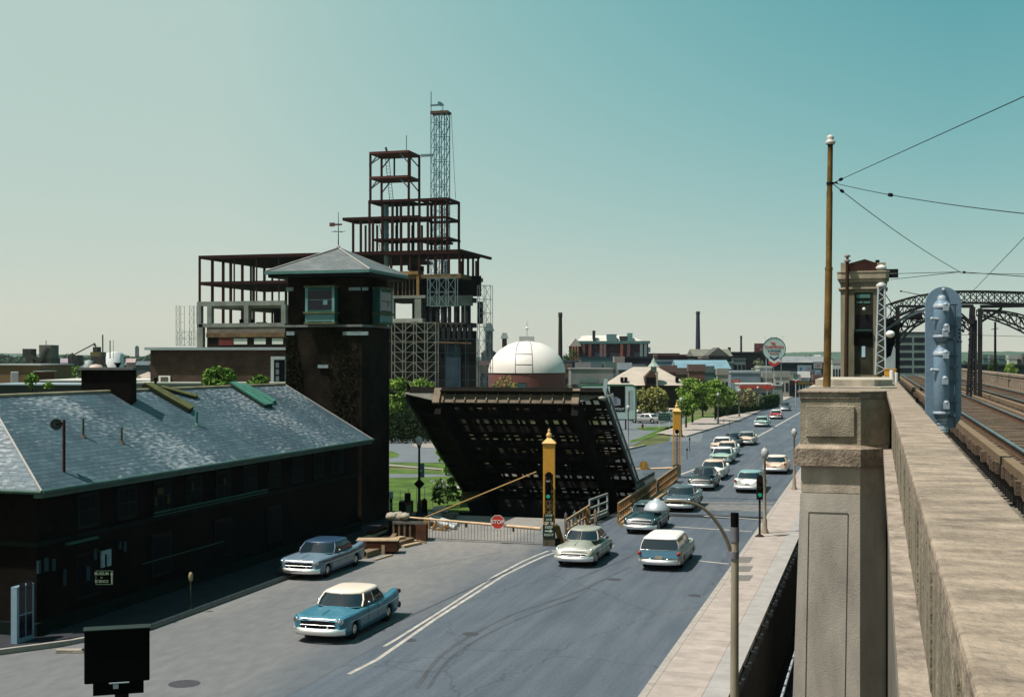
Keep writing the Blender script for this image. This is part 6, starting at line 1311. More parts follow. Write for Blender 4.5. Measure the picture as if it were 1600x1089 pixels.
# ================================================================ TREES AND SHRUBS
def leafmat(nm,c,c2): return M(nm,c,.75,0,.25,.9,c2=c2,spec=.3)
lg=leafmat('leaves_green',(.09,.17,.025),(.22,.36,.05)); ly=leafmat('leaves_yellow_green',(.17,.18,.045),(.34,.34,.10)); lp_=leafmat('leaves_pale_blossom',(.18,.17,.08),(.36,.33,.17)); lb_=leafmat('leaves_bright',(.08,.18,.02),(.17,.31,.04)); ld=leafmat('leaves_dark',(.02,.045,.012),(.06,.12,.025))
bark=M('bark',(.05,.038,.028),.9,0,.3,2)
def crown(mb,c,rx,ry,rz,nl,ls,rng,clumps=26,fill=.8):
    for k in range(clumps):
        while True:
            v=Vector((rng.uniform(-1,1),rng.uniform(-1,1),rng.uniform(-1,1)))
            if .25<v.length<1: break
        v=v.normalized()*(v.length**.45); cc=Vector((c[0]+v.x*rx*fill,c[1]+v.y*ry*fill,c[2]+v.z*rz*fill)); cr=rng.uniform(.18,.36)*min(rx,rz)*1.15
        for j in range(nl//clumps):
            d=Vector((rng.gauss(0,1),rng.gauss(0,1),rng.gauss(0,.8))).normalized()*cr*rng.uniform(.35,1.05)**.5
            mb.leaf(cc+d,ls*rng.uniform(.6,1.3),rng)
def tree(lb,px,pbase,ptop,w,D,mat,seed,nm='street_tree',trunk_f=.3,nl=2600,group=None,gz=None,ls=None):
    k=D/2000; P=AT(px,YH,D); P.z=(H-(pbase-YH)*k) if gz is None else gz; top=H-(ptop-YH)*k; h=top-P.z; rng=random.Random(seed); tt=thing(nm,lb,'tree',P,0,group)
    rx=w*k/2; zc=P.z+h*(trunk_f+(1-trunk_f)/2); rz=h*(1-trunk_f)/2; b=MB()
    top_=Vector((P.x,P.y,zc)); b.tube(P,top_,.035*h*.5+.05,.02*h*.5+.02,8)
    for i in range(7):
        s=P.lerp(top_,rng.uniform(.5,.95)); e=Vector((P.x+rng.uniform(-.7,.7)*rx,P.y+rng.uniform(-.7,.7)*rx,zc+rng.uniform(-.3,.7)*rz)); b.tube(s,e,.012*h+.02,.01,5)
    obj('trunk',b,bark,tt); b=MB(); crown(b,(P.x,P.y,zc),rx,rx*.9,rz,nl,ls or (rx*.07+.05),rng,30); obj('crown',b,mat,tt); return tt
tree('yellow-green spreading tree right of the museum signboard',1018,672,603,58,190,ly,1,trunk_f=.35,group='trees by the drive')
tree('tallest dense green street tree, just left of the far lamp post',1082,660,588,48,180,lg,2,trunk_f=.28,group='green street trees'); 
tree('full green street tree right of the tallest one',1118,655,592,44,190,lg,3,trunk_f=.28,group='green street trees')
tree('green street tree in front of the others, beside the far yellow mast',1072,668,614,34,165,lg,4,trunk_f=.25,group='green street trees')
tree('smaller green street tree at the right end of the dense row',1137,650,602,30,200,lg,5,trunk_f=.25,group='green street trees')
tree('small darker tree behind the row of street trees',1098,655,600,36,205,ld,6,trunk_f=.2,group='green street trees')
tree('pale blossoming tree beyond the green row',1168,642,603,44,215,lp_,7,trunk_f=.15,nl=2200,group='pale blossoming trees')
tree('pale grey-green small tree next to the dark hedge',1187,638,615,16,222,leafmat('leaves_grey_green',(.10,.14,.09),(.2,.25,.15)),8,trunk_f=.1,nl=700)
tree('left dark tree clump behind the control tower',622,668,590,50,150,lg,9,'garden_tree',.2,group='garden trees by the tower')
tree('right dark tree clump beneath the scaffolding',661,664,587,46,152,lg,10,'garden_tree',.2,group='garden trees by the tower')
tree('thin sparse tree in front of the drum',790,640,584,44,205,ly,11,'young_tree',.15,nl=700,group='young trees by the planetarium')
tree('bright round shrub tree left of the drum',739,640,600,36,195,lb_,12,'young_tree',.2,nl=1200,group='young trees by the planetarium')
tree('wispy small tree right of the drum',890,640,598,26,215,leafmat('leaves_wispy',(.10,.13,.07),(.2,.22,.13)),13,'young_tree',.15,nl=450,group='young trees by the planetarium')
tree('dark tree on the hill behind the chimney right of the dome',893,575,543,26,400,ld,14,'hill_tree',.1,nl=900)
tree('pale green tree before the black factory',1184,590,559,20,400,leafmat('leaves_mist',(.16,.22,.13),(.28,.34,.2)),15,'hill_tree',.1,nl=900)
tree('broad bright tree rising behind the ridge left of the control tower',343,607,569,54,86,lb_,16,'garden_tree',.1,nl=3000,ls=.13,gz=6.6,group='trees behind the museum')
tree('smaller bright tree next to the control tower wall',404,609,583,40,85,lb_,17,'garden_tree',.1,nl=1800,ls=.12,gz=6.6,group='trees behind the museum')
tree('small light green sapling behind the ridge at far left',50,612,582,22,92,lb_,18,'sapling',.1,nl=260,ls=.13,group='saplings behind the roof ridge')
tree('low sprouting shrub beside the sapling',76,609,596,24,91,lb_,19,'sapling',.05,nl=220,ls=.11,group='saplings behind the roof ridge')
tree('small tuft of green left of the moss green hatch',208,600,588,14,240,lb_,20,'sapling',.05,nl=300,ls=.2,group='saplings behind the roof ridge')
tree('round green tree between gravel plant and chimney block',118,596,570,40,330,lb_,21,'field_tree',.05,nl=1500,group='trees near the gravel plant')
tree('dull green tree below the crushing plant',88,596,572,40,360,lg,22,'field_tree',.05,nl=1200,group='trees near the gravel plant')
tree('olive scrubby tree at the foot of the gravel heap',212,600,584,22,280,ly,23,'field_tree',.05,nl=600,group='trees near the gravel plant')
tree('dark tree left of the brick wing skyline',300,560,548,22,1000,ld,24,'field_tree',.05,nl=500,ls=.9)
tree('yellowish hill tree above the billboards',1256,580,561,30,480,ly,25,'hill_tree',.05,nl=700)
tree('bushy dark tree beyond the far parapet',1553,585,560,20,260,ld,26,'hill_tree',.1,nl=800)
tree('green tree behind the far parapet, rightmost',1580,592,566,22,230,lg,27,'hill_tree',.1,nl=800)
rr=random.Random(4)
for i,(x0,x1,yb,yt,D,lb,mt) in enumerate(((600,632,672,653,150,'left trimmed bright hedge behind the driveway',lb_),(636,664,668,650,153,'right trimmed bright hedge behind the driveway',lb_),(1178,1214,640,612,228,'dark clipped hedge beside the far sidewalk',ld),(1120,1182,655,634,205,'low dark hedge line behind the far lamp posts',ld))):
    A=AT(x0,yb,D);B=AT(x1,yb-(10 if i==2 else 0),D+ (25 if i>=2 else 0)); A.z=B.z=0; hh=(yb-yt)*D/2000*.9; tt=thing('hedge',lb,'hedge',(A+B)/2,group='clipped hedges'); b=MB()
    for j in range(1500):
        f_=rr.random(); p=A.lerp(B,f_); b.leaf(p+Vector((rr.uniform(-.7,.7),rr.uniform(-.7,.7),rr.uniform(0,hh)*(1-.15*abs(math.sin(f_*9))))),.16,rr)
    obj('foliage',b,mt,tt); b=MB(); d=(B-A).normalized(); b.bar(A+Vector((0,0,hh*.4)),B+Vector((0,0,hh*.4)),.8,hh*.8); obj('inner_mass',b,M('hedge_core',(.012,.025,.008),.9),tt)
# planting below the garden trees, its shade put into the leaf colour
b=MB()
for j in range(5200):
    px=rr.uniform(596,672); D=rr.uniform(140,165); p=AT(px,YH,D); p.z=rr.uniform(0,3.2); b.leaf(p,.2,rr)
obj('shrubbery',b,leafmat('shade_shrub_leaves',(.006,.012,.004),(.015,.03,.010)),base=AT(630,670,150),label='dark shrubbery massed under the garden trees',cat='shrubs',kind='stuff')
# wooded skyline as one mass each
def woodbelt(lb,x0,x1,yf,D,n,ls,mat):
    b=MB(); 
    for j in range(n):
        px=rr.uniform(x0,x1); y=yf(px); d=D*rr.uniform(1,1.15); p=AT(px,YH,d); ztop=H-(y-YH)*D/2000; p.z=rr.uniform(-1,1)**2*0+rr.random()**.6*ztop; b.leaf(p,ls*rr.uniform(.6,1.5),rr)
    bb=AT(x0,YH,D); bb.z=0; obj('distant_trees',b,mat,base=bb,label=lb,cat='trees',kind='stuff')
wm1=leafmat('far_wood',(.02,.05,.03),(.05,.10,.05))
woodbelt('belt of far trees along the left horizon',-40,330,lambda x:556+nzz(x,26,6)+nzz(x,9,2.5),1300,9000,2.4,wm1)
woodbelt('far trees along the horizon behind the factories',860,1300,lambda x:560+nzz(x,40,4),1400,7000,2.4,wm1)
woodbelt('far trees beyond the railway at right',1395,1700,lambda x:566+nzz(x,30,4),1300,7000,2.4,wm1)
# ================================================================ STREET FURNITURE
def lamp(lb,px,pyb,pyt,mat,grp='globe street lamps',w=1.0):
    P=G(px,pyb,.14); D=DZ(P); k=D/2000; h=(pyb-pyt)*k; tt=thing('street_lamp',lb,'street lamp',P,0,grp)
    b=MB(); b.lathe([(.2*w,0),(.2*w,.12),(.13*w,.25),(.12*w,.7),(.085*w,.8),(.06*w,h-.75),(.09*w,h-.72),(.1*w,h-.66),(0,h-.64)],P,12); obj('post',b,mat,tt)
    b=MB(); b.lathe([(.06*w,h-.66),(.17*w,h-.5),(.21*w,h-.34),(.17*w,h-.16),(.08*w,h-.07),(0,h-.05)],P,14); obj('globe',b,M('lamp_globe',(.45,.46,.46),.25,0,.1,3),tt)
    b=MB(); b.lathe([(.07*w,h-.68),(.12*w,h-.62),(.11*w,h-.58)],P,12); b.lathe([(.05,h-.07),(.03,h),(0,h+.08)],P,8); obj('fitting',b,mat,tt); return tt,P,D,h
lamp('nearest beige globe street lamp on the right sidewalk behind the traffic signal',1195,833,698,postm)
lamp('second beige globe street lamp on the right sidewalk, left of the pier',1241,765,668,postm)
gp_=M('grey_green_post',(.09,.10,.09),.6,0,.3,3)
lamp('slim grey globe street lamp behind the right edge of the raised leaf',981.5,706,632,M('pale_grey_post',(.28,.31,.31),.6,0,.2,3),'slim globe lamps on the far side')
lamp('slim grey street lamp right behind the far yellow mast',1064.5,681,620,gp_,'slim globe lamps on the far side')
lamp('dark globe street lamp on the far sidewalk in front of the tree row',1122,661.5,613,gp_,'slim globe lamps on the far side')
lamp('globe street lamp at the right end of the tree row',1155,650.5,607,gp_,'slim globe lamps on the far side')
lamp('globe street lamp before the pale blossoming tree',1184,640,603,gp_,'slim globe lamps on the far side')
lamp('globe street lamp beside the dark hedge',1207,632,599,gp_,'slim globe lamps on the far side')
lamp('farthest globe street lamp near the kiosk',1222.5,626,597,gp_,'slim globe lamps on the far side')
tt,P,D,h=lamp('dark globe street lamp with diamond sign in front of the lawn',655,805,680,M('dark_green_post',(.02,.035,.03),.6,0,.3,3),'globe street lamps',1.0)
k=D/2000; C=AT(655,756,D-.15); t2=thing('diamond_sign','black diamond sign seen from the back on the lamp post by the lawn','sign',C); b=MB(); r_=8.5*k; Rm=Matrix.Translation(C)@Matrix.Rotation(TH,4,'Z'); b.prism([Rm@Vector(v) for v in ((r_,0,0),(0,0,r_),(-r_,0,0),(0,0,-r_))],(0,.03,0)); obj('plate',b,black,t2); b=MB(); b.box(-.04,.04,.03,.1,-.2,.2,Rm); obj('bracket',b,galv,t2)
C=AT(658.5,735,D+.15); t2=thing('road_sign','teal-grey rectangular sign back above the diamond sign','sign',C); b=MB(); b.box(-5*k,5*k,0,.03,-11*k,11*k,Matrix.Translation(C)@Matrix.Rotation(TH+.5,4,'Z')); obj('plate',b,M('sign_back_teal',(.06,.12,.15),.6),t2); b=MB(); b.box(-.12,.02,-.1,0,-.05,.05,Matrix.Translation(C)@Matrix.Rotation(TH,4,'Z')); obj('bracket',b,galv,t2)
# traffic signal
P=G(1187,838,.15); D=DZ(P); k=D/2000; tt=thing('traffic_signal','dark traffic signal on a slim post at the right kerb','traffic signal',P,TH*.5)
b=MB(); b.tube((0,0,0),(0,0,62*k),.055,n=10); b.lathe([(.26,0),(.2,.05),(.08,.12)],n=14); obj('post',b,M('signal_dark_brown',(.03,.02,.02),.6,0,.2,3),tt,local=True)
b=MB(); z0=58*k; z1=94*k; b.box(-.16,.16,-.14,.14,z0,z1); hd_=obj('head',b,dkmetal,tt,local=True,bevel=.02)
for i in range(3):
    z=z0+(z1-z0)*(.2+.3*i); b=MB(); b.tube((0,-.14,z),(0,-.165,z),.105,n=14); obj('lens',b,MATS['green_signal_lens'] if i==0 else (M('lens_dark_red',(.06,.01,.008),.3) if i==2 else M('lens_dark_amber',(.07,.04,.008),.3)),hd_,local=True)
    b=MB(); b.tube((0,-.15,z+.02),(0,-.3,z+.03),.12,.11,12,cap=False); obj('visor',b,dkmetal,hd_,local=True)
b=MB(); b.box(-.1,.1,-.1,.1,z1,z1+.08); obj('cap',b,dkmetal,tt,local=True)
# mast-arm lamp at lower right
D=30; A=AT(1147,YH,D); A.z=-.5; tt=thing('arm_street_lamp','pale lamp post with black cap, its curved arm ending in a silver bell','street lamp',A)
pl=M('pale_lamp_post',(.30,.26,.19),.55,0,.3,1.5,streak=(1,1,.3)); top=AT(1148.5,833,D); T2=AT(1148.5,801,D)
b=MB(); b.tube(A,top,.105,.088,16); obj('post',b,pl,tt)
b=MB(); b.tube(AT(1148,833,D),AT(1148,801,D),.095,.095,16); obj('cap',b,black,tt)
b=MB(); b.tube(AT(1148,846,D),AT(1148,823,D),.105,.105,16); b.tube(AT(1147,872,D),AT(1147,861,D),.115,.115,16); obj('collar',b,M('collar_grey',(.17,.17,.19),.5,0,.2,3),tt)
pts=[(1144,868),(1138,850),(1129,830),(1117,812),(1103,797),(1088,788),(1070,784),(1052,783),(1036,784)]
sm=[]; 
for i in range(len(pts)-1):
    p0_,p1_,p2_,p3_=[Vector(pts[max(0,min(len(pts)-1,i+o_))]) for o_ in (-1,0,1,2)]
    for j in range(4): t_=j/4; sm.append(.5*((2*p1_)+(-p0_+p2_)*t_+(2*p0_-5*p1_+4*p2_-p3_)*t_*t_+(-p0_+3*p1_-3*p2_+p3_)*t_**3))
sm.append(Vector(pts[-1])); b=MB()
for i,(u_,v_) in enumerate(zip(sm,sm[1:])): r0=.045-.012*i/len(sm); b.tube(AT(u_[0],u_[1],D),AT(v_[0],v_[1],D),r0,r0,10)
obj('arm',b,M('arm_brown',(.16,.13,.09),.5,0,.3,2),tt)
hc=AT(1026,795,D); b=MB(); b.lathe([(.0,.25),(.06,.245),(.08,.21),(.17,.18),(.26,.09),(.305,.0),(.31,-.03),(.29,-.03),(.2,.05)],hc,24); obj('bell',b,M('bell_silver',(.42,.44,.47),.35,.5,.15,3),tt)
b=MB(); b.lathe([(.2,-.02),(.16,-.05),(.0,-.07)],hc,16); obj('lens',b,M('lamp_lens_grey',(.25,.26,.26),.2),tt)
# black box on a pole at bottom left
D=9.4; A=AT(183,1090,D); C=AT(183,1025,D); k=D/2000; tt=thing('signal_back_box','black metal box seen from the back on a pole, low in the foreground','signal box',(A.x,A.y,0))
Rm=Matrix.Translation(C)@Matrix.Rotation(TH+.28,4,'Z')
b=MB(); b.box(-49*k,49*k,0,.12,-41*k,41*k,Rm); obj('case',b,black,tt,bevel=.01)
b=MB(); b.box(-50.5*k,50.5*k,-.01,.13,41*k,43*k,Rm); obj('lid',b,M('lid_dark_green',(.012,.022,.018),.4),tt)
b=MB(); b.box(-36*k,40*k,.01,.11,-60*k,-41*k,Rm); obj('lower_case',b,black,tt)
b=MB(); b.box(-12*k,18*k,-.012,.0,-42*k,-40.5*k,Rm); b.box(-6*k,2*k,-.01,.02,-50*k,-43*k,Rm); obj('latch',b,galv,tt)
b=MB(); b.tube((C.x,C.y+.06,C.z-60*k),(C.x,C.y+.06,-.5),.05,n=10); obj('pole',b,dkmetal,tt)
# parking meters
def meter(lb,px,pb,pt,dark=False):
    P=G(px,pb,.14); D=DZ(P); k=D/2000; h=(pb-pt)*k; tt=thing('parking_meter',lb,'parking meter',P,0,'parking meters')
    b=MB(); b.tube(P,P+Vector((0,0,h*.75)),.03,n=8); b.lathe([(.12,0),(.1,.04),(.03,.08)],P,10); obj('post',b,M('meter_post',(.06,.07,.05),.7,0,.3,4),tt)
    b=MB(); b.lathe([(.03,h*.74),(.075,h*.78),(.08,h*.9),(.06,h*.97),(0,h)],P,12); obj('head',b,M('meter_head_ochre',(.32,.25,.13),.5) if not dark else iron,tt)
meter('ochre-headed parking meter on the shaded sidewalk by the museum',298,951,893)
meter('dark parking meter beyond the far yellow mast',1077.5,705,683,True)
meter('dark kerbside meter left of the other, beyond the far mast',1073.5,717,700,True)
meter('thin sign post in the far driveway mouth, left one',1131,667,655,True)
meter('thin sign post in the far driveway mouth, right one',1140,667,656,True)
# ================================================================ DEBRIS BY THE GATE
def plank(lb,p,q,w,h,mat,z=.0,nm='timber',cat='timber'):
    A=G(*p)+Vector((0,0,z));B=G(*q)+Vector((0,0,z)); up=Vector((0,0,h/2)); tt=thing(nm,lb,cat,A,group='loose timbers by the gate'); b=MB(); b.bar(A+up,B+up,w,h); obj('beam',b,mat,tt)
    b=MB(); d=(B-A).normalized(); b.bar(B+up,B+up+d*.03,w*.96,h*.96); obj('sawn_end',b,wood3,tt)
plank('thick grey-brown timber lying nearest the blue car',(566,872),(640,848),.5,.28,wood)
plank('weathered beam lying across the pile top',(566,858),(606,843),.34,.22,wood)
plank('splintered pale board pointing right in the pile',(600,862),(650,846),.2,.1,wood3)
plank('short pale board at the right end of the pile',(628,856),(655,850),.3,.12,wood3)
plank('thin loose stick beside the crate',(650,845),(665,849),.1,.08,wood)
plank('pale stub of timber on top of the pile',(596,866),(600,861),.3,.45,wood3,nm='timber_stub')
plank('low dark timber along the kerb behind the blue car',(548,862),(585,845),.3,.2,wood)
plank('pale plank behind the flat crate',(572,850),(600,838),.4,.1,wood3,.25)
plank('grey board slanting up over the flat crate end',(608,858),(622,838),.22,.1,wood,.3)
plank('dark short timber between crate and pedestal',(604,850),(616,842),.28,.25,wood2)
plank('pale splinter at the front foot of the pile',(585,876),(612,868),.12,.07,wood3)
plank('bleached block on top beside the slatted crate',(618,852),(630,850),.35,.3,wood3,.1)
plank('brown board propped behind the flat crate',(578,846),(604,834),.4,.5,wood2)
A=G(590,866); tt=thing('flat_crate','long red-brown wooden trough with pale top lying on the pile','crate',A,TH); b=MB(); b.box(-1.0,.95,0,.9,.12,.62); obj('box',b,wood2,tt,local=True,bevel=.02); b=MB(); b.box(-1.02,.97,-.02,.92,.62,.67); obj('lid',b,wood3,tt,local=True)
A=G(641,845.5); k=DZ(A)/2000; tt=thing('slatted_crate','dark brown slatted crate standing under the gate arm','crate',A,TH*.8)
b=MB(); b.box(-.85,.8,.05,.9,.02,.82); obj('body',b,wood2,tt,local=True)
for i in range(4): b=MB(); x=-.85+i*.28; b.box(x-.05,x+.05,-.03,.05,0,.95); obj('slat',b,wood,tt,local=True)
b=MB(); b.box(-.9,.85,-.06,.1,.88,1.0); obj('top_rail',b,M('crate_top_grey',(.16,.15,.13),.8,0,.4,3),tt,local=True)
b=MB(); b.box(.3,.82,-.1,.05,.0,.85); obj('end_panel',b,M('rust_brown_panel',(.10,.04,.02),.85,0,.4,3),tt,local=True)
# rubble counterweight lump at the gate end
cm=M('rubble_cement',(.38,.33,.27),.9,0,.35,3,.6,15)
for i,(px,py,r_,lb) in enumerate(((622,808,.42,'lumpy pale sandbag at the left end of the gate arm, biggest'),(611,806,.30,'tan lumpy sandbag, leftmost of the three on the gate arm'),(632,806,.26,'small pale sandbag nearest the gate arm'))):
    C=AT(px,py,65.5-i*.2); tt=thing('sandbag',lb,'sandbag',C,group='sandbags on the gate arm'); b=MB(); rg=random.Random(i); b.ball(C,r_,.7,14,9)
    b.v=[C+(v-C)*(1+.30*mnoise.noise((v-C)*5+Vector((i,0,0)))) for v in b.v]; obj('sack',b,cm,tt); b=MB(); b.ball(C+Vector((r_*.8,0,r_*.3)),r_*.3); obj('tied_end',b,cm,tt)
A=G(616,838); tt=thing('gate_pedestal','dark gate pedestal under the sandbags','pedestal',A); b=MB(); b.cbox(A,.5,.5,.85,TH); obj('block',b,dkmetal,tt); b=MB(); b.bar(A+Vector((-.6,0,.5)),A+Vector((.9,0,.6)),.1); obj('crossbar',b,wood,tt)
# equipment by the lawn edge
def prop(nm,lb,cat,px,pb,D_parts,grp=None):
    P=G(px,pb); k=DZ(P)/2000; tt=thing(nm,lb,cat,P,TH,grp)
    for (pn,x0,x1,y0,y1,dp_,mt) in D_parts: b=MB(); b.box((x0-px)*k,(x1-px)*k,0,dp_,(pb-y1)*k,(pb-y0)*k); obj(pn,b,mt,tt,local=True,bevel=.02)
    return tt
prop('compressor','dark compressor with red band and grey-green door left of the lamp post','machine',634,808,[('body',623,644,784,808,.9,dkmetal),('red_band',633,643,785,789,-.04,M('dull_red',(.14,.02,.015),.6)),('door',634,643,789,803,-.03,M('grey_green_door',(.13,.15,.10),.7)),('exhaust',632,641,771,784,.4,dkmetal),('base',636,652,800,808,.3,cm)])
prop('barrel','orange barrel behind the lamp post','barrel',659,800,[('drum',656.5,661,781,792,.3,M('orange_paint',(.35,.14,.03),.6)),('base',656,662,792,800,.3,dkmetal)])
prop('control_cabinet','tall narrow black cabinet right of the lamp post','cabinet',663,806,[('case',659,667,782,808,.4,black),('cap',661,665,779,782,.3,black)])
prop('post_lantern','white lantern on a dark post at the corner of the control tower','lamp',610.5,803,[('lantern',607,614,768,779,.22,M('lantern_blue_white',(.45,.52,.55),.4)),('post',608.5,613,779,803,.15,dkmetal),('sleeve',609,611.5,785,797,-.02,galv)])
prop('white_barricade','pale grey stacked boards behind the gate arm','boards',680,812,[('boards',668,690,801,812,.5,M('barricade_grey',(.38,.41,.40),.8,0,.3,3)),('upper_boards',676,700,793,800,.5,M('barricade_pale',(.46,.45,.42),.8,0,.3,3)),('rubble',690,712,802,813,.6,M('rubble_grey',(.16,.16,.15),.9,0,.5,5))])
for i,(px,py,px2,py2,m_,lb) in enumerate(((668,820,712,828,M('pale_pipe',(.45,.48,.49),.5,0,.2,3),'pale slanting pipe on the ground behind the gate, front one'),(672,816,716,823,MATS['pale_pipe'],'pale slanting pipe on the ground behind the gate, rear one'))):
    A=G(px,py);B=G(px2,py2); tt=thing('pipe',lb,'pipe',A,group='pipes behind the gate'); b=MB(); b.tube(A+Vector((0,0,.35)),B+Vector((0,0,.12)),.13,n=10); obj('tube',b,m_,tt); b=MB(); b.tube(A+Vector((0,0,.35)),A+Vector((-.05,0,.35)),.15,n=10); obj('flange',b,galv,tt)
for i,(px,py,lb) in enumerate(((668,826,'upright ochre offcut left of the gate pickets'),(676,828,'leaning ochre offcut among the gate pickets'),(686,829,'flat rusty offcut behind the gate pickets'))):
    A=G(px,py); tt=thing('offcut',lb,'timber',A,0,'ochre offcuts'); b=MB(); b.bar(A,A+Vector((.3*i-.1,.1,.62-.15*i)),.3,.12); obj('board',b,yeld,tt); b=MB(); b.bar(A+Vector((.3,0,0)),A+Vector((.6,.1,.2)),.2,.1); obj('chip',b,wood,tt)
# blossoming shrub and wall beside the leaf
P=G(702,792); tt=thing('shrub','dark shrub with white blossom at the left foot of the raised leaf','shrub',P); b=MB(); crown(b,(P.x-.2,P.y,1.1),1.0,1.0,1.2,500,.14,rr,10); obj('foliage',b,ld,tt); b=MB(); crown(b,(P.x-.6,P.y-.2,1.5),.8,.5,.3,90,.09,rr,6); obj('blossom',b,M('blossom_white',(.6,.58,.55),.8),tt)
P=G(697,742); tt=thing('shrub','green shrub at the upper left edge of the leaf','shrub',P); b=MB(); crown(b,(P.x,P.y,1.2),1.0,1.0,1.5,600,.16,rr,10); obj('foliage',b,lb_,tt); b=MB(); b.tube(P,P+Vector((0,0,1)),.08); obj('stem',b,bark,tt)
# mesh fence at the lawn edge
t=thing('wire_fence','light wire fence at the lower edge of the lawn','fence',G(665,792)); A=G(612,800);B=G(700,788)
for i in range(8): b=MB(); p=A.lerp(B,i/7); b.tube(p,p+Vector((0,0,1.3)),.02,n=5); obj('post',b,MATS['picket_grey'],t)
for z in (.4,.85,1.28): b=MB(); b.bar(A+Vector((0,0,z)),B+Vector((0,0,z)),.012); obj('wire',b,MATS['picket_grey'],t)
# small kerb stone, lower left
p=G(118,1019.5); tt=thing('kerb_block','pale kerb block on the road beside the black box','block',p); b=MB(); b.cbox(p,1.2,.22,.12,TH); obj('stone',b,cm,tt,bevel=.02); b=MB(); b.cbox(p+Vector((.3,0,.12)),.1,.1,.03); obj('lifting_pin',b,iron,tt)
# ================================================================ CARS
def paint(nm,c,coat=.8): return M(nm,tuple(x*1.15 for x in c),.4,0,.04,.5,coat=coat*.35,spec=.35)
P_={'teal':paint('paint_teal_blue',(.04,.16,.23)),'cream':paint('paint_cream_white',(.62,.54,.46)),'silverblue':paint('paint_silver_blue',(.13,.19,.25)),'navy':paint('paint_navy',(.02,.05,.10)),'greygreen':paint('paint_grey_beige',(.30,.31,.26)),
'wagonblue':paint('paint_sky_blue',(.10,.24,.34)),'white':paint('paint_white',(.62,.61,.58)),'black':paint('paint_black',(.012,.014,.018)),'darkteal':paint('paint_dark_teal',(.010,.030,.036)),'mint':paint('paint_mint',(.30,.42,.37)),'tan':paint('paint_peach',(.55,.42,.33)),'red':paint('paint_red',(.35,.03,.03)),'grey':paint('paint_grey',(.25,.26,.26)),'greyblue':paint('paint_grey_blue',(.055,.085,.105)),'paleteal':paint('paint_pale_teal',(.20,.36,.36)),'green':paint('paint_green',(.08,.16,.10)),'charcoal':paint('paint_charcoal',(.03,.045,.055))}
bump_=M('bumper_chrome',(.85,.83,.80),.3,.9,.05,3); carglass=M('car_glass',(.012,.022,.032),.07,0,.1,3,spec=.75); lampw=M('headlamp_glass',(.35,.37,.37),.1,0,.05,3,coat=.5); lampr=M('tail_lamp_red',(.35,.015,.01),.2,0,.05,3); under=M('car_underside',(.006,.006,.006),.9); plate=M('licence_plate',(.35,.33,.28),.6,0,.2,9)
for _k in ('fin','round','wagon'): pass
def lerp(a,b,t): return a+(b-a)*t
def interp(tab,x):
    if x<=tab[0][0]: return tab[0][1]
    for (x0,y0),(x1,y1) in zip(tab,tab[1:]):
        if x<=x1: t=(x-x0)/(x1-x0); t=t*t*(3-2*t)*.5+t*.5; return y0+(y1-y0)*t
    return tab[-1][1]
STY={ # distances measured from the front
 'fin':dict(L=5.2,w=.97,wh=(.98,4.0),wr=.335,arch=.37,
   wid=[(0,.86),(.25,.93),(1.2,.965),(3,.97),(4.6,.96),(5.2,.88)],sh=[(0,.92),(.3,.97),(1.6,.98),(2.8,.97),(3.9,1.01),(4.8,1.10),(5.2,1.08)],ct=[(0,.84),(.25,.93),(1.45,1.04),(2,1.03),(3.9,1.0),(5.0,.90),(5.2,.78)],bot=[(0,.26),(.5,.20),(4.6,.22),(5.2,.32)],
   gh=(1.62,4.0,1.98,3.62,.84,.72,1.555),dip=.08),
 'round':dict(L=4.85,w=.93,wh=(.98,3.85),wr=.35,arch=.37,
   wid=[(0,.80),(.3,.90),(1.0,.93),(2.0,.91),(3.4,.93),(4.3,.90),(4.85,.66)],sh=[(0,.74),(.2,.88),(.9,.95),(1.7,.92),(2.4,.94),(3.6,.96),(4.3,.86),(4.85,.55)],ct=[(0,.80),(.25,1.02),(.9,1.11),(1.6,1.14),(2,1.12),(3.7,1.10),(4.4,.92),(4.85,.60)],bot=[(0,.30),(.5,.24),(4.3,.25),(4.85,.34)],
   gh=(1.66,4.0,1.95,3.40,.77,.64,1.66),dip=.16),
 'wagon':dict(L=4.95,w=.95,wh=(.95,3.82),wr=.345,arch=.37,
   wid=[(0,.86),(.25,.92),(1.2,.95),(3,.95),(4.6,.95),(4.95,.92)],sh=[(0,.90),(.3,.96),(1.6,.98),(3.2,.98),(4.2,1.0),(4.95,1.0)],ct=[(0,.84),(.25,.94),(1.45,1.04),(2,1.02),(3.9,1.02),(4.8,1.01),(4.95,.99)],bot=[(0,.28),(.5,.22),(4.4,.24),(4.95,.32)],
   gh=(1.55,4.90,1.92,4.66,.86,.74,1.63),dip=.06)}
for S_ in STY.values():
    S_['sh']=[(x,z*.91) for x,z in S_['sh']]; S_['ct']=[(x,z*.91) for x,z in S_['ct']]; S_['gh']=S_['gh'][:6]+(S_['gh'][6]*.905,); S_['wr']=.32; S_['arch']=.35
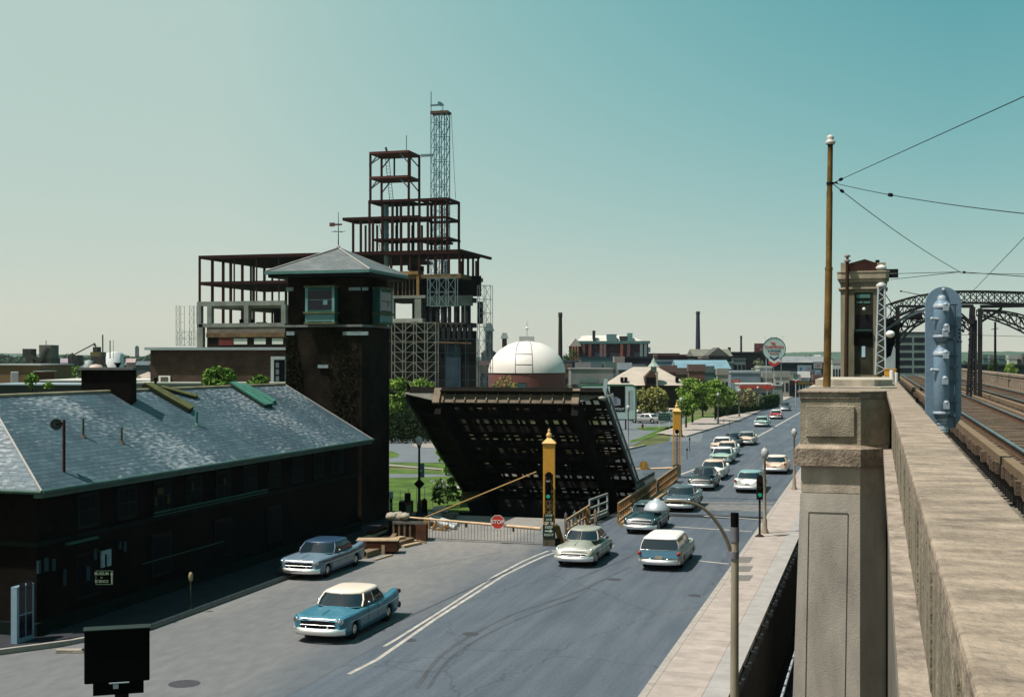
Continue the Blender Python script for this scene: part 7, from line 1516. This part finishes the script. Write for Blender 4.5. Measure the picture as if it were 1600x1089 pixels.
def car(lb,px,py,away,style,body,roof=None,trim=None,yaw=0,detail=2,grp='cars driving on the road',sc=1.0,cat='car',name='car',loc=None,rzabs=None,side2=None,visor=False,grille=True):
    S=STY[style]; L=S['L']; P=G(px,py) if loc is None else Vector(loc)
    rz=(0 if away else PI)+yaw if rzabs is None else rzabs
    t=thing(name,lb,cat,P,rz,grp); bodym=P_[body]; roofm=P_[roof or body]
    Y=lambda d:(L/2-d)        # local +Y is the front
    w0=S['wh'][0];w1=S['wh'][1]; st=set([0,.06,.15,.3,.5,L-.05,L-.14,L-.28,L-.5,L])
    n=12 if detail>1 else 7
    for i in range(1,n*2): st.add(L*i/(n*2))
    for c_ in (w0,w1):
        for j in range(9): st.add(c_+S['arch']*math.cos(PI*j/8)*1.001)
        st.add(c_-S['arch']-.02); st.add(c_+S['arch']+.02)
    st=sorted(s for s in st if 0<=s<=L); rings=[]
    for d in st:
        w=interp(S['wid'],d); zs=interp(S['sh'],d); zc=interp(S['ct'],d); zb=interp(S['bot'],d)
        e=min(d,L-d); f=1
        if e<.3: f=1-(.3-e)**2*1.1
        w*=f
        for c_ in (w0,w1):
            if abs(d-c_)<S['arch']: zb=max(zb,.30+math.sqrt(S['arch']**2-(d-c_)**2)*.92)
        zb=min(zb,zs-.12); h=zs-zb; dip=S['dip'] if .3<d<L-.3 else 0
        half=[(w*.80,zb),(w*.97,zb+.02),(w*1.0,zb+h*.3),(w*1.005,zb+h*.62),(w*.985,zs-h*.14),(w*.93,zs-.015),(w*.86,zs),(w*.74,zs-dip*.5),(w*.62,lerp(zs-dip*.8,zc,.35)),(w*(.50 if style=='round' else .44),zc-.03),(w*.2,zc),(0,zc)]
        if e<.12: half=[(x,z if z<zs-.3 else z-(.12-e)*.8) for x,z in half]
        full=[(-x,Y(d),z) for x,z in half]+[(x,Y(d),z) for x,z in half[::-1][1:]]
        rings.append(full)
    b=MB(); b.loft(rings,smooth=True); b.add(rings[0],[tuple(range(len(rings[0])))[::-1]]); b.add(rings[-1],[tuple(range(len(rings[-1])))]); bo=obj('body',b,bodym,t,local=True)
    if side2:
        b=MB()
        for sx in (-1,1):
            R_=[]
            for d in [x for x in st if .35<x<L-.12]:
                w=interp(S['wid'],d); zs=interp(S['sh'],d); zb=interp(S['bot'],d); h=zs-zb; up=zs-h*.13; lo=max(zb+h*(.42 if side2!='belt' else .6), .0)
                for c_ in (w0,w1):
                    if abs(d-c_)<S['arch']: lo=max(lo,.32+math.sqrt(S['arch']**2-(d-c_)**2)*.95)
                R_.append([(sx*(w*1.012),Y(d),lo),(sx*(w*1.014),Y(d),(lo+up)/2),(sx*(w*.996),Y(d),up)])
            b.loft(R_)
        obj('side_panel',b,P_[trim or 'cream'],t,local=True)
    b=MB(); b.box(-.62,.62,-L/2+.3,L/2-.3,.2,.55); obj('underbody',b,under,t,local=True)
    # greenhouse
    g0,g1,r0,r1,wb,wr_,zr=S['gh']; zb_=interp(S['ct'],g0)-.03
    def ring(y0,y1,w,z,zside,bow): 
        yb=lerp(y0,y1,.46)
        pts=[(0,y0-bow,z),(.5*w,y0-bow*.6,z),(.86*w,y0+.05,z),(w*.96,y0+.17,z),(w,yb-.035,z),(w,yb+.035,z),(w,y1-.30,z),(w*.9,y1-.08,z),(w*.5,y1+bow*.5,z),(0,y1+bow*.7,z)]
        return pts
    if style=='wagon':
        lowp=ring(g0,g1,wb,zb_,0,.16); upp=ring(r0,r1,wr_,zr-.12,0,.10); lowp[7]=(wb*.95,g1-.03,zb_); upp[7]=(wr_*.95,r1-.03,zr-.12); lowp[8]=(wb*.5,g1+.02,zb_);lowp[9]=(0,g1+.02,zb_);upp[8]=(wr_*.5,r1+.02,zr-.12);upp[9]=(0,r1+.02,zr-.12); lowp[6]=(wb,g1-.14,zb_); upp[6]=(wr_,r1-.12,zr-.12)
    else: lowp=ring(g0,g1,wb,zb_,0,.20); upp=ring(r0,r1,wr_,zr-.12,0,.12)
    mid=[tuple(lerp(a[i],c_[i],.5)+(0 if i else (.035*(1 if a[0]>0 else 0))) for i in range(3)) for a,c_ in zip(lowp,upp)]
    K=[('windscreen',0,3),('front_pillar',3,3),('side_window',3,4),('pillar',4,5),('side_window',5,6),('rear_pillar',6,7),('rear_window',7,9)]
    for sx in (1,-1):
        T_=lambda p:(sx*p[0],Y(p[1]),p[2])
        for nm_,i0,i1 in (('side_window',3,4),('pillar',4,5),('side_window',5,6),('rear_pillar',6,7)):
            b=MB(); b.loft([[T_(p) for p in lst[i0:i1+1]] for lst in (lowp,mid,upp)]); obj(nm_,b,carglass if 'window' in nm_ else roofm,t,local=True)
        b=MB(); 
        for a_,c_ in ((lowp,mid),(mid,upp)): b.tube(T_(a_[3]),T_(c_[3]),.035,n=6)
        obj('front_pillar',b,roofm if style!='round' else bodym,t,local=True)
    for nm_,idx in (('windscreen',(0,1,2,3)),('rear_window',(9,8,7))):
        b=MB(); rs=[]
        for lst in (lowp,mid,upp):
            h_=[lst[i] for i in idx]; row=[(-p[0],Y(p[1]),p[2]) for p in h_[::-1]]+[(p[0],Y(p[1]),p[2]) for p in h_[1:]]; rs.append(row)
        b.loft(rs); w_=obj(nm_,b,carglass,t,local=True)
        if detail>1:
            b=MB(); b.path([Vector(p) for p in rs[0]],.018,5); b.path([Vector(p) for p in rs[2]],.016,5); obj('window_trim',b,chrome,w_,local=True)
            if style=='round' and nm_=='windscreen': b=MB(); m_=len(rs[0])//2; b.tube(rs[0][m_],rs[2][m_],.015,n=5); obj('divider',b,chrome,w_,local=True)
    # roof cap
    b=MB(); full=lambda lst,s,z:[(p[0]*s,lerp((r0+r1)/2,p[1],s),z) for p in lst]
    lay=[full(upp,1.012,zr-.13),full(upp,1.02,zr-.105),full(upp,.985,zr-.065),full(upp,.90,zr-.035),full(upp,.76,zr-.02),full(upp,.5,zr-.004),full(upp,.25,zr),full(upp,.02,zr+.001)]
    rs=[[(-p[0],Y(p[1]),p[2]) for p in l_[::-1]]+[(p[0],Y(p[1]),p[2]) for p in l_[1:]] for l_ in lay]
    b.loft(rs); obj('roof',b,roofm,t,local=True)
    # wheels
    for c_ in (w0,w1):
        for sx in (-1,1):
            m=Matrix.Translation((sx*(interp(S['wid'],c_)-.15),Y(c_),S['wr']))@Matrix.Rotation(R(90)*sx,4,'Y'); b=MB(); r_=S['wr']
            b.lathe([(0,-.1),(r_*.8,-.1),(r_*.97,-.07),(r_,0),(r_*.97,.07),(r_*.72,.09),(r_*.62,.085)],n=20,mtx=m); w_=obj('wheel',b,tyre,t,local=True)
            b=MB(); b.lathe([(r_*.5,.075),(r_*.44,.09),(r_*.34,.085),(r_*.24,.105),(0,.12)],n=16,mtx=m); obj('hubcap',b,chromed,w_,local=True)
    # bumpers
    wf=S['wid'][0][1]
    def bumper(nm_,front):
        b=MB(); ye=(L/2+.05) if front else (-L/2-.05); sg=-1 if front else 1; z=.40 if front else .41
        pr=[(-.0,-.12),(.07,-.09),(.10,0),(.07,.08),(0,.11)]
        R_=[]
        for i in range(15):
            u=-1+2*i/14; x=u*.96*S['w']; yy=ye+sg*(abs(u)**3*.30-.06); R_.append([(x*(1+ (.0)),yy-sg*p*(-1 if False else 1)*-1*-1 if False else yy-sg*p,z+q) for p,q in pr])
        b.loft(R_); o_=obj(nm_,b,bump_,t,local=True)
        for x in (-.38,.38): b=MB(); b.lathe([(.0,-.14),(.055,-.1),(.06,.06),(.04,.13),(0,.15)],(x,ye-sg*.02,z+.02),10); obj('overrider',b,chrome,o_,local=True)
        return o_
    bumper('front_bumper',True); bumper('rear_bumper',False)
    # front face
    zf=interp(S['sh'],.1)
    for sx in (-1,1):
        x=sx*(wf-.10 if style!='round' else wf-.04); yy=L/2-.02 if style!='round' else L/2-.22
        m=Matrix.Translation((x,yy,zf-.12 if style!='round' else .72))@Matrix.Rotation(R(-90),4,'X')
        b=MB(); b.lathe([(.10,-.12),(.105,.0),(.085,.015)],n=16,mtx=m); h_=obj('headlight',b,chrome,t,local=True); b=MB(); b.lathe([(.085,.005),(.05,.025),(0,.032)],n=16,mtx=m); obj('lens',b,lampw,h_,local=True)
        zt_=interp(S['sh'],L-.1)
        b=MB(); m=Matrix.Translation((sx*(interp(S['wid'],L)-.07 if style!='round' else .6),-L/2-.0 if style!='round' else -L/2+.14,zt_-.13 if style!='round' else .72))@Matrix.Rotation(R(90),4,'X'); b.lathe([(.085,-.08),(.085,.02),(.05,.06),(0,.07)],n=12,mtx=m); obj('tail_light',b,lampr,t,local=True)
    if grille:
        b=MB(); gw=wf-.26
        b.box(-gw,gw,L/2-.06,L/2+.01,.50,zf-.13); g_=obj('grille',b,dkmetal,t,local=True)
        for z in ((.60,) if style!='round' else (.53,.62)):
            if z<zf-.10: b=MB(); b.tube((-gw,L/2+.02,z),(gw,L/2+.02,z),.014,n=6); obj('grille_bar',b,chromed,g_,local=True)
    b=MB(); b.box(-.16,.16,-L/2-.075,-L/2-.055,.55,.68); obj('licence_plate',b,plate,t,local=True)
    if detail>1:
        b=MB(); pts=[Vector((x,L/2-.02-abs(x)**2*.05,interp(S['ct'],.06)+.01)) for x in (-.6,-.3,0,.3,.6)]; b.path(pts,.02,6); obj('bonnet_lip',b,bump_,t,local=True)
        if style=='fin':
            for sx in (-1,1):
                b=MB(); b.loft([[(sx*(interp(S['wid'],d)*.90),Y(d),interp(S['sh'],d)-.01+h_),(sx*(interp(S['wid'],d)*.99),Y(d),interp(S['sh'],d)-.05+h_)] for d,h_ in ((-.04,.0),(.2,.012),(.5,.006))]); obj('headlight_brow',b,bodym,t,local=True)
        for sx in (-1,1):
            for d in (g0+.35,lerp(g0,g1,.5),g1-.25):
                w=interp(S['wid'],d); zs=interp(S['sh'],d); b=MB(); b.path([Vector((sx*(w*f_),Y(d),z_)) for f_,z_ in ((.985,.34),(1.006,.5),(1.01,.66),(.99,zs-.08))],.006,4); obj('door_gap',b,black,t,local=True)
        for sx in (-1,1):
            b=MB(); pts=[]
            for d in [x for x in st if .3<x<L-.15][::3]:
                w=interp(S['wid'],d); zs=interp(S['sh'],d); zb=interp(S['bot'],d); pts.append(Vector((sx*(w*1.012),Y(d),zs-(zs-zb)*.33)))
            b.path(pts,.014,5); obj('side_trim',b,chrome,t,local=True)
            b=MB(); b.ball((sx*(wb+.08),Y(g0+.5),zb_+.10),.06,.8); b.tube((sx*(wb+.02),Y(g0+.5),zb_),(sx*(wb+.08),Y(g0+.5),zb_+.1),.012,n=5); obj('mirror',b,chrome,t,local=True)
            b=MB(); b.tube((sx*(S['w']*1.0),Y(g0+1.3),.82),(sx*(S['w']*1.0),Y(g0+1.5),.82),.015,n=5); obj('door_handle',b,chrome,t,local=True)
        b=MB(); b.lathe([(0.02,0),(.03,.02),(.0,.07)],(0,Y(.35),interp(S['ct'],.35)),8); b.bar((0,Y(.4),interp(S['ct'],.4)+.02),(0,Y(1.0),interp(S['ct'],1.0)+.015),.02); obj('bonnet_ornament',b,chrome,t,local=True)
    if visor:
        b=MB(); R_=[]
        for i in range(9): u=-1+2*i/8; R_.append([(u*wr_*1.0,Y(r0+.02+.05*u*u),zr-.07),(u*wr_*1.03,Y(r0-.26+.12*u*u),zr-.12)])
        b.loft(R_); obj('sun_visor',b,P_['greyblue'],t,local=True)
    return t
car('teal blue two-tone hardtop with cream roof driving towards the camera, nearest car',546,980,False,'fin','teal','cream',yaw=.0)
car('silver-blue sedan with dark roof driving beside the museum sidewalk',507,891,False,'fin','silverblue','navy',side2='belt',trim='charcoal',yaw=.0)
car('grey-beige rounded old sedan coming past the near gate mast',914,874,False,'round','greygreen')
car('sky blue station wagon with white roof seen from behind',1043.5,879,True,'wagon','greygreen','white',side2=None)
wg=[o for o in bpy.data.objects if o.name.startswith('car') and o.get('label','').startswith('sky blue')][0]
b=MB(); b.loft([[(-.86,-2.485,z),(-.5,-2.50,z),(0,-2.505,z),(.5,-2.50,z),(.86,-2.485,z)] for z in (.58,.72,.90)]); obj('tailgate',b,P_['wagonblue'],wg,local=True)
car('dark teal rounded old sedan under the silver lamp bell',1012,826,False,'round','darkteal',visor=True)
car('dark grey-teal rounded sedan behind the lamp arm',1067,793,False,'fin','greyblue',visor=False)
car('black rounded sedan in the oncoming queue',1101,762,False,'round','black')
car('cream-roofed tan sedan right behind the black one',1116,746,False,'fin','white','tan',detail=1)
car('pale grey-teal car in the middle of the oncoming queue',1130,722.5,False,'fin','mint','white',detail=1)
car('white car hidden behind the pale teal one',1137,712,False,'fin','white','tan',detail=1)
car('cream sedan with dark screen in the oncoming queue',1129,704,False,'fin','tan','white',detail=1)
car('charcoal van-like sedan at the back of the queue',1145,697,False,'round','charcoal','greyblue',detail=1)
car('white sedan beside the back of the queue',1167,694,False,'fin','tan','grey',detail=1)
car('white and pale teal-roofed sedan driving away by the traffic signal',1173,765,True,'fin','white','paleteal',side2='belt',trim='paleteal')
car('cream sedan driving away near the second lamp on the right',1214,737,True,'fin','tan','cream')
car('mint green sedan alone on the far road',1191,666,False,'fin','mint','mint',detail=1)
car('white and red car on the far road between two others',1213,654,False,'fin','red','white',detail=1,side2='a',trim='white')
car('farthest dark rounded car on the road',1227,641.5,False,'round','charcoal',detail=1)
# parked cars
for i,(px,py,st_,bc,rc,rz,lb) in enumerate(((1011,661,'fin','grey','white',1.2,'grey car with white roof parked under the yellow-green tree, nearest the signboard'),(1004,655,'round','grey','tan',1.4,'white-topped car parked behind the pale one'),(1028,656,'fin','greyblue','grey',1.3,'grey-blue parked car right of the tree trunk'),(1043,652,'wagon','green','tan',1.3,'green parked wagon with tan roof beside the green sign'),(1018,649,'fin','white','white',1.2,'white parked car at the back of the lot'),(1228,618,'fin','wagonblue','wagonblue',.9,'blue car standing at the filling station'),(1238,617,'fin','white','paleteal',.9,'white car right of the blue one at the filling station'))):
    car(lb,px,py,False,st_,bc,rc,detail=1,grp='parked cars',rzabs=rz)
# ================================================================ HAZE
b=MB(); b.box(-3900,3600,-70,6500,-7,140)
hz=bpy.data.materials.new('air'); hz.use_nodes=True; n=hz.node_tree.nodes; n.remove(n['Principled BSDF']); v=n.new('ShaderNodeVolumePrincipled'); v.inputs['Color'].default_value=(.72,.88,.92,1); v.inputs['Density'].default_value=.00005; v.inputs['Anisotropy'].default_value=.2
hz.node_tree.links.new(v.outputs[0],n['Material Output'].inputs['Volume'])
o=obj('haze',b,hz,kind='stuff',label='thin pale air that fades the far hills',cat='haze')
